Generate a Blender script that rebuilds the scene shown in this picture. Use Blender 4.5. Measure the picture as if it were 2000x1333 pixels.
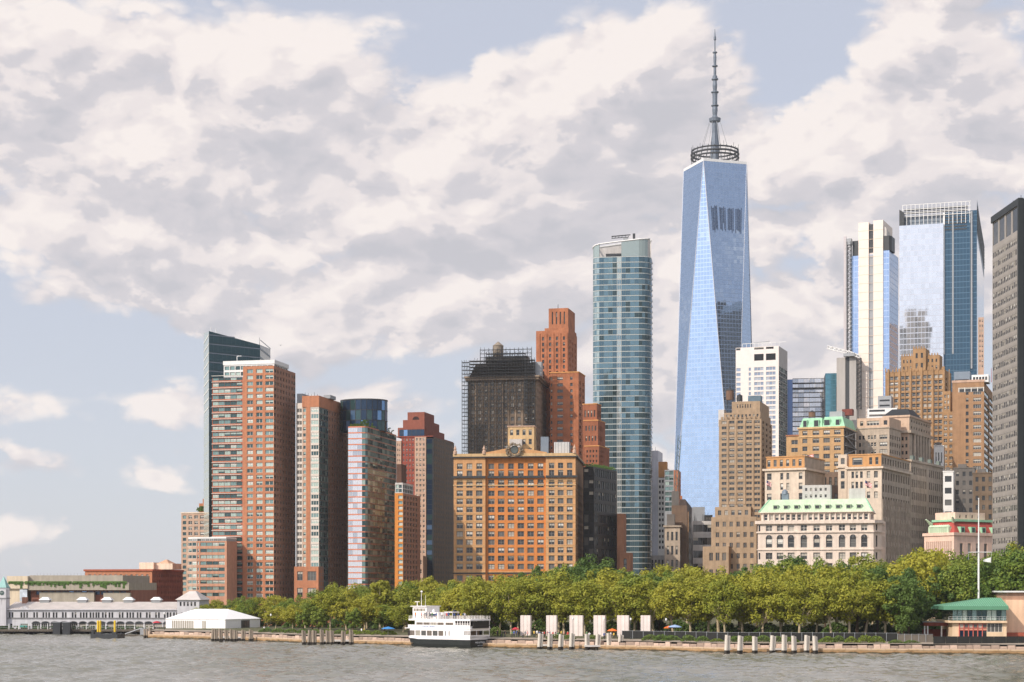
import bpy, math, random
from mathutils import Vector
R = math.radians
for o in list(bpy.data.objects):
    bpy.data.objects.remove(o)
scene = bpy.context.scene
col = scene.collection
# ---------------------------------------------------------------- camera
F, HY, CH = 3390.0, 1150.0, 15.0      # focal length in photo pixels, horizon row, eye height in metres
cam_d = bpy.data.cameras.new('camera')
cam_d.sensor_width = 36.0
cam_d.lens = F / 2000 * 36
cam_d.shift_y = (HY - 666.5) / 2000
cam_d.clip_start = 1.0
cam_d.clip_end = 60000.0
cam = bpy.data.objects.new('camera', cam_d)
cam.location = (0, 0, CH)
cam.rotation_euler = (R(90), 0, 0)
col.objects.link(cam)
scene.camera = cam
scene.view_settings.view_transform = 'Standard'
scene.view_settings.look = 'None'
scene.view_settings.exposure = 0.0
scene.view_settings.gamma = 1.0
scene.cycles.use_denoising = True
scene.cycles.max_bounces = 6
scene.cycles.diffuse_bounces = 3
scene.cycles.glossy_bounces = 4
scene.cycles.transparent_max_bounces = 8
scene.cycles.volume_bounces = 1
HAZE = 0.00004                        # scattering of the air per metre
# ---------------------------------------------------------------- sun
SUN_AZ, SUN_EL = 50.0, 36.0           # degrees left of straight behind the camera, elevation
sd = Vector((-math.sin(R(SUN_AZ)) * math.cos(R(SUN_EL)), -math.cos(R(SUN_AZ)) * math.cos(R(SUN_EL)), math.sin(R(SUN_EL))))
sl = bpy.data.lights.new('sun', 'SUN')
sl.energy = 3.9
sl.angle = R(0.5)
sl.color = (1.0, 0.91, 0.80)
so = bpy.data.objects.new('sun', sl)
so.rotation_euler = sd.to_track_quat('Z', 'Y').to_euler()
so.location = (-300, -300, 600)
col.objects.link(so)
# ---------------------------------------------------------------- world: Nishita sky with procedural cumulus
world = bpy.data.worlds.new('World')
scene.world = world
world.use_nodes = True
world.cycles.sampling_method = 'MANUAL'
world.cycles.sample_map_resolution = 512
nt = world.node_tree
nt.nodes.clear()

def nd(t, ty, **kw):
    n = t.nodes.new(ty)
    for k, v in kw.items():
        if k.startswith('i_'):
            n.inputs[k[2:].replace('_', ' ')].default_value = v
        else:
            setattr(n, k, v)
    return n

def mth(t, op, a, b=None, c=None, clamp=False):
    n = t.nodes.new('ShaderNodeMath'); n.operation = op; n.use_clamp = clamp
    for i, v in enumerate((a, b, c)):
        if v is None: continue
        if isinstance(v, (int, float)): n.inputs[i].default_value = v
        else: t.links.new(v, n.inputs[i])
    return n.outputs[0]

def vmth(t, op, a, b):
    n = t.nodes.new('ShaderNodeVectorMath'); n.operation = op
    for i, v in enumerate((a, b)):
        if isinstance(v, (tuple, list, Vector)): n.inputs[i].default_value = tuple(v)
        else: t.links.new(v, n.inputs[i])
    return n.outputs[0]

def maprange(t, v, a, b, c=0.0, d=1.0, smooth=True):
    n = t.nodes.new('ShaderNodeMapRange')
    n.interpolation_type = 'SMOOTHSTEP' if smooth else 'LINEAR'
    t.links.new(v, n.inputs[0])
    for i, x in enumerate((a, b, c, d)): n.inputs[i + 1].default_value = x
    return n.outputs[0]

def sky_dir(px, py):
    v = Vector(((px - 1000) / F, 1.0, (HY - py) / F)); v.normalize(); return v

# the cloud density field: cumulus heaps (centre, radius across, radius up, strength) plus fractal noise
HEAPS = [
    (1080, 330, 420, 200, .62), (1260, 190, 330, 190, .62), (1130, 130, 190, 110, .35), (760, 420, 260, 130, .45), (940, 250, 170, 130, .30),
    (1800, 190, 270, 230, .75), (1900, 420, 260, 200, .40), (1600, 640, 190, 120, .50), (1530, 440, 110, 60, .30),
    (170, 130, 420, 190, .62), (560, 60, 280, 70, .38), (330, 330, 330, 110, .5), (520, 190, 240, 90, .4), (60, 370, 260, 120, .62), (150, 470, 240, 70, .45), (330, 540, 200, 50, .3), (250, 430, 260, 60, .3), (480, 470, 200, 50, .2),
    (660, 640, 260, 60, .34), (800, 590, 330, 110, .36), (1230, 560, 190, 170, .38), (560, 500, 200, 60, .3), (220, 575, 140, 50, .5), (60, 790, 90, 36, .42), (330, 795, 100, 36, .36), (760, 780, 120, 40, .3),
    (450, 625, 170, 45, .42), (90, 905, 150, 26, .25), (300, 930, 90, 40, .3), (1250, 680, 140, 150, .4), (120, 1040, 300, 50, .4), (700, 880, 120, 40, .35), (1320, 880, 260, 200, .45), (1420, 560, 200, 140, .4), (1880, 560, 200, 120, .3), (1000, 520, 260, 110, .3), (1600, 640, 200, 130, .3),
    (970, 60, 100, 55, -.35), (1570, 100, 110, 95, -.62), (700, 500, 330, 34, -.30), (1520, 20, 130, 60, -.35), (690, 90, 150, 40, -.15),
    (160, 690, 300, 50, -.25), (900, 745, 200, 40, -.2), (150, 855, 300, 22, -.2), (1640, 470, 60, 60, -.15)]
gr = bpy.data.node_groups.new('cloud_noise', 'ShaderNodeTree')
gr.interface.new_socket('dir', in_out='INPUT', socket_type='NodeSocketVector')
gr.interface.new_socket('density', in_out='OUTPUT', socket_type='NodeSocketFloat')
gi = gr.nodes.new('NodeGroupInput'); go = gr.nodes.new('NodeGroupOutput')
# flatten the vertical a little so that the heaps sit in layers towards the horizon
stretched = vmth(gr, 'MULTIPLY', gi.outputs[0], (1, 1, 1.7))
n1 = nd(gr, 'ShaderNodeTexNoise', i_Scale=5.5, i_Detail=8.0, i_Roughness=0.56, i_Lacunarity=2.1, i_Distortion=0.0)
gr.links.new(vmth(gr, 'ADD', stretched, (3.1, 1.7, 0.4)), n1.inputs['Vector'])
# rounded cells, bent by the noise, give the cauliflower heads
wsc = gr.nodes.new('ShaderNodeVectorMath'); wsc.operation = 'SCALE'; wsc.inputs[0].default_value = (.17, -.12, .15)
gr.links.new(mth(gr, 'SUBTRACT', n1.outputs['Fac'], 0.5), wsc.inputs['Scale'])
bent = vmth(gr, 'ADD', stretched, wsc.outputs[0])
n2 = nd(gr, 'ShaderNodeTexVoronoi', i_Scale=11.0, i_Detail=2.0, i_Roughness=0.62, i_Lacunarity=2.3)
gr.links.new(bent, n2.inputs['Vector'])
dens = mth(gr, 'MULTIPLY', mth(gr, 'SUBTRACT', n1.outputs['Fac'], 0.5), 1.7)
dens = mth(gr, 'ADD', dens, mth(gr, 'MULTIPLY', mth(gr, 'SUBTRACT', 0.48, n2.outputs['Distance']), 0.85))
gr.links.new(dens, go.inputs[0])

tc = nt.nodes.new('ShaderNodeTexCoord')
dirv = tc.outputs['Generated']
def dens_at(offset):
    g = nt.nodes.new('ShaderNodeGroup'); g.node_tree = gr
    nt.links.new(vmth(nt, 'ADD', dirv, offset) if offset else dirv, g.inputs[0])
    return g.outputs[0]
d0 = dens_at(None)
d1 = dens_at((-0.008, -0.001, 0.013))
hg = bpy.data.node_groups.new('cloud_heaps', 'ShaderNodeTree')
hg.interface.new_socket('dir', in_out='INPUT', socket_type='NodeSocketVector')
hg.interface.new_socket('heap', in_out='OUTPUT', socket_type='NodeSocketFloat')
hi_ = hg.nodes.new('NodeGroupInput'); ho_ = hg.nodes.new('NodeGroupOutput'); acc = None
for (hx, hy, rx, ry, st) in HEAPS:
    c = sky_dir(hx, hy)
    dv = vmth(hg, 'MULTIPLY', vmth(hg, 'SUBTRACT', hi_.outputs[0], c), (F / rx, F / rx, F / ry))
    ln = hg.nodes.new('ShaderNodeVectorMath'); ln.operation = 'LENGTH'; hg.links.new(dv, ln.inputs[0])
    v_ = maprange(hg, ln.outputs['Value'], 1.5, 0.1, 0.0, st)
    acc = v_ if acc is None else mth(hg, 'ADD', acc, v_)
hg.links.new(acc, ho_.inputs[0])
def heap_at(offset):
    g = nt.nodes.new('ShaderNodeGroup'); g.node_tree = hg
    nt.links.new(vmth(nt, 'ADD', dirv, offset) if offset else dirv, g.inputs[0]); return g.outputs[0]
h0, h1 = heap_at(None), heap_at((-0.014, 0.0, 0.028))
heap = mth(nt, 'ADD', d0, h0)
mask = maprange(nt, heap, -0.36, 0.0)
raw_mask = mask
mask = mth(nt, 'ADD', mth(nt, 'MULTIPLY', mask, 0.16), 0.82)          # a thin high veil covers the blue
lit = mth(nt, 'ADD', mth(nt, 'MULTIPLY', mth(nt, 'SUBTRACT', d0, d1), 1.4), mth(nt, 'MULTIPLY', mth(nt, 'SUBTRACT', h0, h1), 0.40))
thick = maprange(nt, heap, -0.15, 0.95)
lit = mth(nt, 'ADD', mth(nt, 'SUBTRACT', lit, mth(nt, 'MULTIPLY', thick, 0.30)), 0.64, clamp=True)
ramp = nt.nodes.new('ShaderNodeValToRGB')
ramp.color_ramp.interpolation = 'EASE'
els = ramp.color_ramp.elements
els[0].position = 0.0; els[0].color = (.58, .57, .61, 1)
els[1].position = 0.95; els[1].color = (.97, .89, .85, 1)
e = els.new(0.40); e.color = (.67, .64, .67, 1)
e = els.new(0.66); e.color = (.86, .79, .78, 1)
nt.links.new(lit, ramp.inputs[0])
sky = nt.nodes.new('ShaderNodeTexSky')
sky.sky_type = 'NISHITA'
sky.sun_disc = False
sky.sun_elevation = R(SUN_EL)
sky.sun_rotation = math.atan2(sd.x, sd.y)
sky.air_density = 1.0; sky.dust_density = 0.5; sky.ozone_density = 1.0
bg1 = nd(nt, 'ShaderNodeBackground', i_Strength=0.15)
nt.links.new(sky.outputs[0], bg1.inputs[0])
bg2 = nd(nt, 'ShaderNodeBackground', i_Strength=1.0)
veil = nt.nodes.new('ShaderNodeMix'); veil.data_type = 'RGBA'
nt.links.new(raw_mask, veil.inputs['Factor'])
veil.inputs['A'].default_value = (.60, .62, .71, 1)
nt.links.new(ramp.outputs[0], veil.inputs['B'])
nt.links.new(veil.outputs['Result'], bg2.inputs[0])
# clouds and veil are brighter on the sun's side of the sky (forward scattering)
dp = nt.nodes.new('ShaderNodeVectorMath'); dp.operation = 'DOT_PRODUCT'
nt.links.new(dirv, dp.inputs[0]); dp.inputs[1].default_value = tuple(sd)
nt.links.new(maprange(nt, dp.outputs['Value'], 0.35, 1.0, 1.0, 2.5), bg2.inputs['Strength'])
mix = nt.nodes.new('ShaderNodeMixShader')
nt.links.new(mask, mix.inputs[0])
nt.links.new(bg1.outputs[0], mix.inputs[1]); nt.links.new(bg2.outputs[0], mix.inputs[2])
wo = nt.nodes.new('ShaderNodeOutputWorld')
nt.links.new(mix.outputs[0], wo.inputs[0])
# ---------------------------------------------------------------- helpers
GZ = 3.0                                   # street and park level above the water
random.seed(11)

def P(px, d):
    return Vector(((px - 1000) * d / F, d))
def Z(py, d):
    return CH + (HY - py) * d / F
def lin(c):
    return tuple(((v / 255) / 12.92 if v / 255 <= .04045 else ((v / 255 + .055) / 1.055) ** 2.4) for v in c) + (1.0,)

MATS = {}
def mat(name, rgb, rough=.8, var=.16, scale=.25, metal=0., spec=.4, bump=0., streak=False, rand=0.):
    """plain weathered surface: base colour with large and small noise variation"""
    if name in MATS: return MATS[name]
    m = bpy.data.materials.new(name); m.use_nodes = True; t = m.node_tree
    b = t.nodes['Principled BSDF']
    b.inputs['Roughness'].default_value = rough
    b.inputs['Metallic'].default_value = metal
    b.inputs['Specular IOR Level'].default_value = spec
    c = lin(rgb)
    if var > 0:
        tcn = t.nodes.new('ShaderNodeTexCoord')
        vec = tcn.outputs['Object']
        if streak: vec = vmth(t, 'MULTIPLY', vec, (1, 1, .12))
        a = nd(t, 'ShaderNodeTexNoise', i_Scale=scale, i_Detail=4.0, i_Roughness=.6)
        t.links.new(vec, a.inputs['Vector'])
        f = nd(t, 'ShaderNodeTexNoise', i_Scale=scale * 9, i_Detail=2.0)
        t.links.new(vec, f.inputs['Vector'])
        v = mth(t, 'ADD', mth(t, 'MULTIPLY', a.outputs['Fac'], 1.4), mth(t, 'MULTIPLY', f.outputs['Fac'], .6))
        v = maprange(t, v, .7, 1.3, 1 - var, 1 + var, False)
        if not streak and rough > .7:       # rain streaks running down the walls
            st_ = nd(t, 'ShaderNodeTexNoise', i_Scale=.9, i_Detail=3.0); t.links.new(vmth(t, 'MULTIPLY', vec, (1, 1, .07)), st_.inputs['Vector'])
            v = mth(t, 'MULTIPLY', v, maprange(t, st_.outputs['Fac'], .3, .7, .86, 1.08, False))
        if rand:
            oi = t.nodes.new('ShaderNodeObjectInfo')
            v = mth(t, 'MULTIPLY', v, maprange(t, oi.outputs['Random'], 0, 1, 1 - rand, 1 + rand, False))
        mx = t.nodes.new('ShaderNodeVectorMath'); mx.operation = 'SCALE'
        mx.inputs[0].default_value = c[:3]
        t.links.new(v, mx.inputs['Scale'])
        t.links.new(mx.outputs[0], b.inputs['Base Color'])
        if bump:
            bp = nd(t, 'ShaderNodeBump', i_Strength=bump, i_Distance=.1)
            t.links.new(f.outputs['Fac'], bp.inputs['Height']); t.links.new(bp.outputs[0], b.inputs['Normal'])
    else:
        b.inputs['Base Color'].default_value = c
    MATS[name] = m
    return m

def glass(name, rgb, rough=.06, metal=0., spec=.5, wob=.0, grid=None, line=None):
    """window glass seen from afar: dark or tinted, mirror-like; wob bends each sheet a little, grid = (across, up) metres of fine mullion lines"""
    if name in MATS: return MATS[name]
    m = bpy.data.materials.new(name); m.use_nodes = True; t = m.node_tree
    b = t.nodes['Principled BSDF']
    c = lin(rgb)
    b.inputs['Base Color'].default_value = c
    b.inputs['Roughness'].default_value = rough
    b.inputs['Metallic'].default_value = metal
    b.inputs['Specular IOR Level'].default_value = spec
    tcn = t.nodes.new('ShaderNodeTexCoord')
    if grid:
        uv = t.nodes.new('ShaderNodeUVMap')
        sep = t.nodes.new('ShaderNodeSeparateXYZ'); t.links.new(uv.outputs[0], sep.inputs[0])
        lx = mth(t, 'FRACT', mth(t, 'DIVIDE', sep.outputs[0], grid[0]))
        lz = mth(t, 'FRACT', mth(t, 'DIVIDE', sep.outputs[1], grid[1]))
        ln_ = mth(t, 'MAXIMUM', mth(t, 'LESS_THAN', lx, .10), mth(t, 'LESS_THAN', lz, .16))
        cellv = t.nodes.new('ShaderNodeCombineXYZ')
        t.links.new(mth(t, 'FLOOR', mth(t, 'DIVIDE', sep.outputs[0], grid[0])), cellv.inputs[0])
        t.links.new(mth(t, 'FLOOR', mth(t, 'DIVIDE', sep.outputs[1], grid[1])), cellv.inputs[1])
        wn = t.nodes.new('ShaderNodeTexWhiteNoise'); t.links.new(cellv.outputs[0], wn.inputs['Vector'])
        sc_ = maprange(t, wn.outputs['Value'], 0, 1, .93, 1.05, False)
        mx = t.nodes.new('ShaderNodeVectorMath'); mx.operation = 'SCALE'; mx.inputs[0].default_value = c[:3]
        t.links.new(sc_, mx.inputs['Scale'])
        mc = t.nodes.new('ShaderNodeMix'); mc.data_type = 'RGBA'
        t.links.new(mth(t, 'MULTIPLY', ln_, .35), mc.inputs['Factor'])
        t.links.new(mx.outputs[0], mc.inputs['A']); mc.inputs['B'].default_value = lin(line or (150, 160, 170))
        t.links.new(mc.outputs['Result'], b.inputs['Base Color'])
        t.links.new(mth(t, 'ADD', mth(t, 'MULTIPLY', ln_, .3), rough), b.inputs['Roughness'])
        # every sheet is set a hair out of plane
        geo = t.nodes.new('ShaderNodeNewGeometry')
        nn = vmth(t, 'ADD', geo.outputs['Normal'], vmth(t, 'MULTIPLY', vmth(t, 'SUBTRACT', wn.outputs['Color'], (.5, .5, .5)), (.008, .008, .008)))
        nrm = t.nodes.new('ShaderNodeVectorMath'); nrm.operation = 'NORMALIZE'; t.links.new(nn, nrm.inputs[0])
        t.links.new(nrm.outputs[0], b.inputs['Normal'])
    elif wob:
        oi = t.nodes.new('ShaderNodeObjectInfo')
        wn = t.nodes.new('ShaderNodeTexWhiteNoise'); wn.noise_dimensions = '1D'; t.links.new(oi.outputs['Random'], wn.inputs['W'])
        geo = t.nodes.new('ShaderNodeNewGeometry')
        nz = nd(t, 'ShaderNodeTexNoise', i_Scale=.35, i_Detail=1.0); t.links.new(geo.outputs['Position'], nz.inputs['Vector'])
        r1 = vmth(t, 'MULTIPLY', vmth(t, 'SUBTRACT', wn.outputs['Color'], (.5, .5, .5)), (wob, wob, wob))
        r2 = vmth(t, 'MULTIPLY', vmth(t, 'SUBTRACT', nz.outputs['Color'], (.5, .5, .5)), (wob, wob, wob))
        nn = vmth(t, 'ADD', geo.outputs['Normal'], vmth(t, 'ADD', r1, r2))
        nrm = t.nodes.new('ShaderNodeVectorMath'); nrm.operation = 'NORMALIZE'; t.links.new(nn, nrm.inputs[0])
        t.links.new(nrm.outputs[0], b.inputs['Normal'])
    MATS[name] = m
    return m

class MB:
    """collects faces; obj() links them as one mesh object"""
    def __init__(s):
        s.v = []; s.f = []; s.m = []; s.mats = []; s.uv = []
    def mi(s, m):
        if m not in s.mats: s.mats.append(m)
        return s.mats.index(m)
    def poly(s, pts, m, uv=None):
        k = len(s.v); s.v += [tuple(p) for p in pts]
        s.f.append(tuple(range(k, k + len(pts)))); s.m.append(s.mi(m)); s.uv.append(uv)
    def box(s, x0, x1, y0, y1, z0, z1, m, top=None):
        k = len(s.v)
        s.v += [(x0, y0, z0), (x1, y0, z0), (x1, y1, z0), (x0, y1, z0), (x0, y0, z1), (x1, y0, z1), (x1, y1, z1), (x0, y1, z1)]
        for q in ((0, 1, 5, 4), (1, 2, 6, 5), (2, 3, 7, 6), (3, 0, 4, 7), (3, 2, 1, 0)):
            s.f.append(tuple(k + i for i in q)); s.m.append(s.mi(m)); s.uv.append(None)
        s.f.append((k + 4, k + 5, k + 6, k + 7)); s.m.append(s.mi(top or m)); s.uv.append(None)
    def frustum(s, b, zb, t, zt, m, top=None):
        """rectangle b=(x0,x1,y0,y1) at zb tapering to rectangle t at zt"""
        q = lambda r, z: [(r[0], r[2], z), (r[1], r[2], z), (r[1], r[3], z), (r[0], r[3], z)]
        k = len(s.v); s.v += q(b, zb) + q(t, zt)
        for f in ((0, 1, 5, 4), (1, 2, 6, 5), (2, 3, 7, 6), (3, 0, 4, 7), (3, 2, 1, 0)):
            s.f.append(tuple(k + i for i in f)); s.m.append(s.mi(m)); s.uv.append(None)
        s.f.append((k + 4, k + 5, k + 6, k + 7)); s.m.append(s.mi(top or m)); s.uv.append(None)
    def prism(s, plan, z0, z1, m, top=None, bottom=False):
        n = len(plan); k = len(s.v)
        zt = z1 if isinstance(z1, (list, tuple)) else [z1] * n
        s.v += [(p[0], p[1], z0) for p in plan] + [(p[0], p[1], z) for p, z in zip(plan, zt)]
        for i in range(n):
            j = (i + 1) % n
            s.f.append((k + i, k + j, k + n + j, k + n + i)); s.m.append(s.mi(m)); s.uv.append(None)
        s.f.append(tuple(k + n + i for i in range(n))); s.m.append(s.mi(top or m)); s.uv.append(None)
        if bottom:
            s.f.append(tuple(k + n - 1 - i for i in range(n))); s.m.append(s.mi(m)); s.uv.append(None)
    def tube(s, a, b, r0, r1, m, n=6):
        a, b = Vector(a), Vector(b); ax = (b - a)
        if ax.length < 1e-6: return
        ax.normalize(); p = ax.orthogonal().normalized(); q = ax.cross(p); k = len(s.v)
        for c, r in ((a, r0), (b, r1)):
            for i in range(n):
                t_ = 2 * math.pi * i / n
                s.v.append(tuple(c + (p * math.cos(t_) + q * math.sin(t_)) * r))
        for i in range(n):
            j = (i + 1) % n
            s.f.append((k + i, k + j, k + n + j, k + n + i)); s.m.append(s.mi(m)); s.uv.append(None)
        s.f.append(tuple(k + n - 1 - i for i in range(n))); s.m.append(s.mi(m)); s.uv.append(None)
        s.f.append(tuple(k + n + i for i in range(n))); s.m.append(s.mi(m)); s.uv.append(None)
    def lathe(s, cx, cy, prof, m, n=12):
        k = len(s.v); L_ = len(prof)
        for r, z in prof:
            for i in range(n):
                t_ = 2 * math.pi * i / n; s.v.append((cx + r * math.cos(t_), cy + r * math.sin(t_), z))
        for a in range(L_ - 1):
            for i in range(n):
                j = (i + 1) % n
                s.f.append((k + a * n + i, k + a * n + j, k + (a + 1) * n + j, k + (a + 1) * n + i)); s.m.append(s.mi(m)); s.uv.append(None)
        s.f.append(tuple(k + (L_ - 1) * n + i for i in range(n))); s.m.append(s.mi(m)); s.uv.append(None)
        s.f.append(tuple(k + n - 1 - i for i in range(n))); s.m.append(s.mi(m)); s.uv.append(None)
    def mesh(s, name, smooth=False):
        me = bpy.data.meshes.new(name)
        me.from_pydata(s.v, [], s.f)
        for m in s.mats: me.materials.append(m)
        me.polygons.foreach_set('material_index', s.m)
        if smooth: me.polygons.foreach_set('use_smooth', [True] * len(s.f))
        if any(u is not None for u in s.uv):
            ul = me.uv_layers.new(name='UVMap')
            for p, u in zip(me.polygons, s.uv):
                if u:
                    for li, c in zip(p.loop_indices, u): ul.data[li].uv = c
        me.update()
        return me
    def obj(s, name, parent=None, smooth=False):
        o = bpy.data.objects.new(name, s.mesh(name, smooth)); col.objects.link(o)
        if parent is not None: o.parent = parent
        return o

def tag(o, label=None, cat=None, group=None, kind=None):
    if label: o['label'] = label
    if cat: o['category'] = cat
    if group: o['group'] = group
    if kind: o['kind'] = kind
    return o
def empty(name, loc, rz=0.0):
    e_ = bpy.data.objects.new(name, None); e_.location = loc; e_.rotation_euler = (0, 0, rz); e_.empty_display_size = .5
    col.objects.link(e_); return e_
def link(name, me, parent=None, loc=(0, 0, 0), rz=0.0, scale=(1, 1, 1)):
    o = bpy.data.objects.new(name, me); o.location = loc; o.rotation_euler = (0, 0, rz); o.scale = scale
    if parent is not None: o.parent = parent
    col.objects.link(o); return o
def copy_tree(o, parent=None):
    c = o.copy(); col.objects.link(c); c.parent = parent
    for ch in list(o.children): copy_tree(ch, c)
    return c

# ---------------------------------------------------------------- glass and frames
G_DARK = glass('glass_dark', (46, 48, 50), .07, wob=.03)
G_MID = glass('glass_mid', (92, 90, 86), .10, wob=.03)
G_BLIND = glass('glass_over_blind', (176, 168, 154), .14, wob=.02)
G_WHITE = glass('glass_over_white_shade', (214, 210, 200), .16)
G_TEAL = glass('glass_teal', (120, 146, 142), .05, metal=.45, wob=.035)
G_TEALD = glass('glass_teal_dark', (52, 78, 80), .05, metal=.35, wob=.035)
G_PALE = glass('glass_pale_green', (172, 188, 176), .08, metal=.35, wob=.03)
G_BLUE = glass('glass_blue', (110, 146, 186), .05, metal=.65, wob=.03)
G_NAVY = glass('glass_navy', (34, 56, 80), .05, metal=.4, wob=.03)
G_SILV = glass('glass_silver', (198, 198, 202), .06, metal=.75, wob=.03)
G_SILD = glass('glass_silver_grey', (164, 168, 176), .06, metal=.7, wob=.03)
FR_WHITE = mat('frame_white', (206, 200, 190), .6, 0)
FR_GREY = mat('frame_grey', (120, 118, 114), .6, 0)
FR_DARK = mat('frame_dark', (46, 44, 42), .6, 0)
FR_TAN = mat('frame_tan', (160, 134, 104), .6, 0)
FR_GREEN = mat('frame_green_grey', (98, 116, 110), .5, 0)

# kind: (panes across, panes up, frame width share, frame material, [(glass, blind glass or None, share of blind, weight)...])
OFF = [(G_DARK, None, 0, 4), (G_DARK, G_BLIND, .5, 4), (G_MID, None, 0, 3), (G_DARK, G_BLIND, .3, 2), (G_BLIND, None, 0, 2), (G_DARK, G_WHITE, .6, 1)]
DRK = [(G_DARK, None, 0, 6), (G_MID, None, 0, 2), (G_DARK, G_BLIND, .4, 1)]
RES = [(G_TEAL, None, 0, 3), (G_PALE, None, 0, 4), (G_TEALD, None, 0, 3), (G_TEALD, G_PALE, .5, 2), (G_PALE, G_WHITE, .5, 2)]
TEAL = [(G_TEAL, None, 0, 4), (G_TEALD, None, 0, 4), (G_PALE, None, 0, 1), (G_TEALD, G_PALE, .4, 1)]
BLUE = [(G_BLUE, None, 0, 3), (G_SILV, None, 0, 1), (G_NAVY, None, 0, 1)]
SILV = [(G_SILV, None, 0, 6), (G_SILD, None, 0, 2)]
NAVY = [(G_NAVY, None, 0, 4), (G_TEALD, None, 0, 2), (G_BLUE, None, 0, 1)]
KIND = {
    'pair': (2, 2, .07, FR_GREY, OFF), 'pairw': (2, 2, .07, FR_WHITE, OFF), 'sash': (1, 2, .09, FR_GREY, OFF), 'sashw': (1, 2, .10, FR_WHITE, OFF),
    'dark': (1, 2, .08, FR_DARK, DRK), 'pairdk': (2, 1, .07, FR_TAN, DRK), 'triple': (3, 2, .05, FR_GREY, OFF), 'quad': (4, 1, .035, FR_WHITE, OFF),
    'res3': (3, 1, .05, FR_WHITE, RES), 'res2': (2, 1, .06, FR_WHITE, RES), 'res1': (1, 1, .08, FR_WHITE, RES), 'ribbon': (4, 1, .03, FR_GREEN, RES),
    'resdk': (1, 1, .10, FR_GREY, TEAL), 'teal': (2, 1, .04, FR_GREEN, TEAL), 'blue': (2, 1, .03, FR_GREY, BLUE), 'silver': (2, 1, .03, FR_WHITE, SILV),
    'navy': (1, 1, .04, FR_DARK, NAVY), 'panel': (1, 1, .03, FR_GREEN, TEAL), 'silpan': (1, 1, .03, FR_GREY, SILV), 'tint': (1, 1, .0, FR_DARK, DRK)}
WCACHE = {}
def win_mesh(kind, k):
    key = (kind, k)
    if key in WCACHE: return WCACHE[key]
    nx, ny, fw, fm, gl = KIND[kind]
    g, bl, share, _ = gl[k]
    b = MB(); d = -.10
    if fw > 0:
        fh = fw * .8
        for x0, x1, z0, z1 in ((0, 1, 0, fh), (0, 1, 1 - fh, 1), (0, fw, fh, 1 - fh), (1 - fw, 1, fh, 1 - fh)):
            b.poly([(x0, d, z0), (x1, d, z0), (x1, d, z1), (x0, d, z1)], fm)
        for i in range(1, nx):
            x = i / nx; b.poly([(x - fw * .5, d, fh), (x + fw * .5, d, fh), (x + fw * .5, d, 1 - fh), (x - fw * .5, d, 1 - fh)], fm)
        for i in range(1, ny):
            z = i / ny; b.poly([(fw, d + .01, z - fh * .4), (1 - fw, d + .01, z - fh * .4), (1 - fw, d + .01, z + fh * .4), (fw, d + .01, z + fh * .4)], fm)
        b.poly([(0, d, 0), (0, 0, 0), (1, 0, 0), (1, d, 0)], fm)
    zs = 1 - share if bl else 1
    b.poly([(0, 0, 0), (1, 0, 0), (1, 0, zs), (0, 0, zs)], g)
    if bl: b.poly([(0, 0, zs), (1, 0, zs), (1, 0, 1), (0, 0, 1)], bl)
    WCACHE[key] = b.mesh('window_' + kind)
    return WCACHE[key]
def pick(kind):
    gl = KIND[kind][4]
    return random.choices(range(len(gl)), [g[3] for g in gl])[0]

def rows(v0, v1, r, hf, groups, off=.5):
    """r storeys between heights v0 and v1; groups = (u0, u1, columns, width share, kind) -> list of window rows"""
    out = []; st = (v1 - v0) / r
    for i in range(r):
        c0 = v0 + st * i + st * (1 - hf) * off
        ws = []
        for (u0, u1, c, wf, kind) in groups:
            cw = (u1 - u0) / c
            for j in range(c):
                ws.append((u0 + cw * (j + .5 - wf / 2), u0 + cw * (j + .5 + wf / 2), kind))
        ws.sort()
        out.append((c0, c0 + st * hf, ws))
    return out

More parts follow.
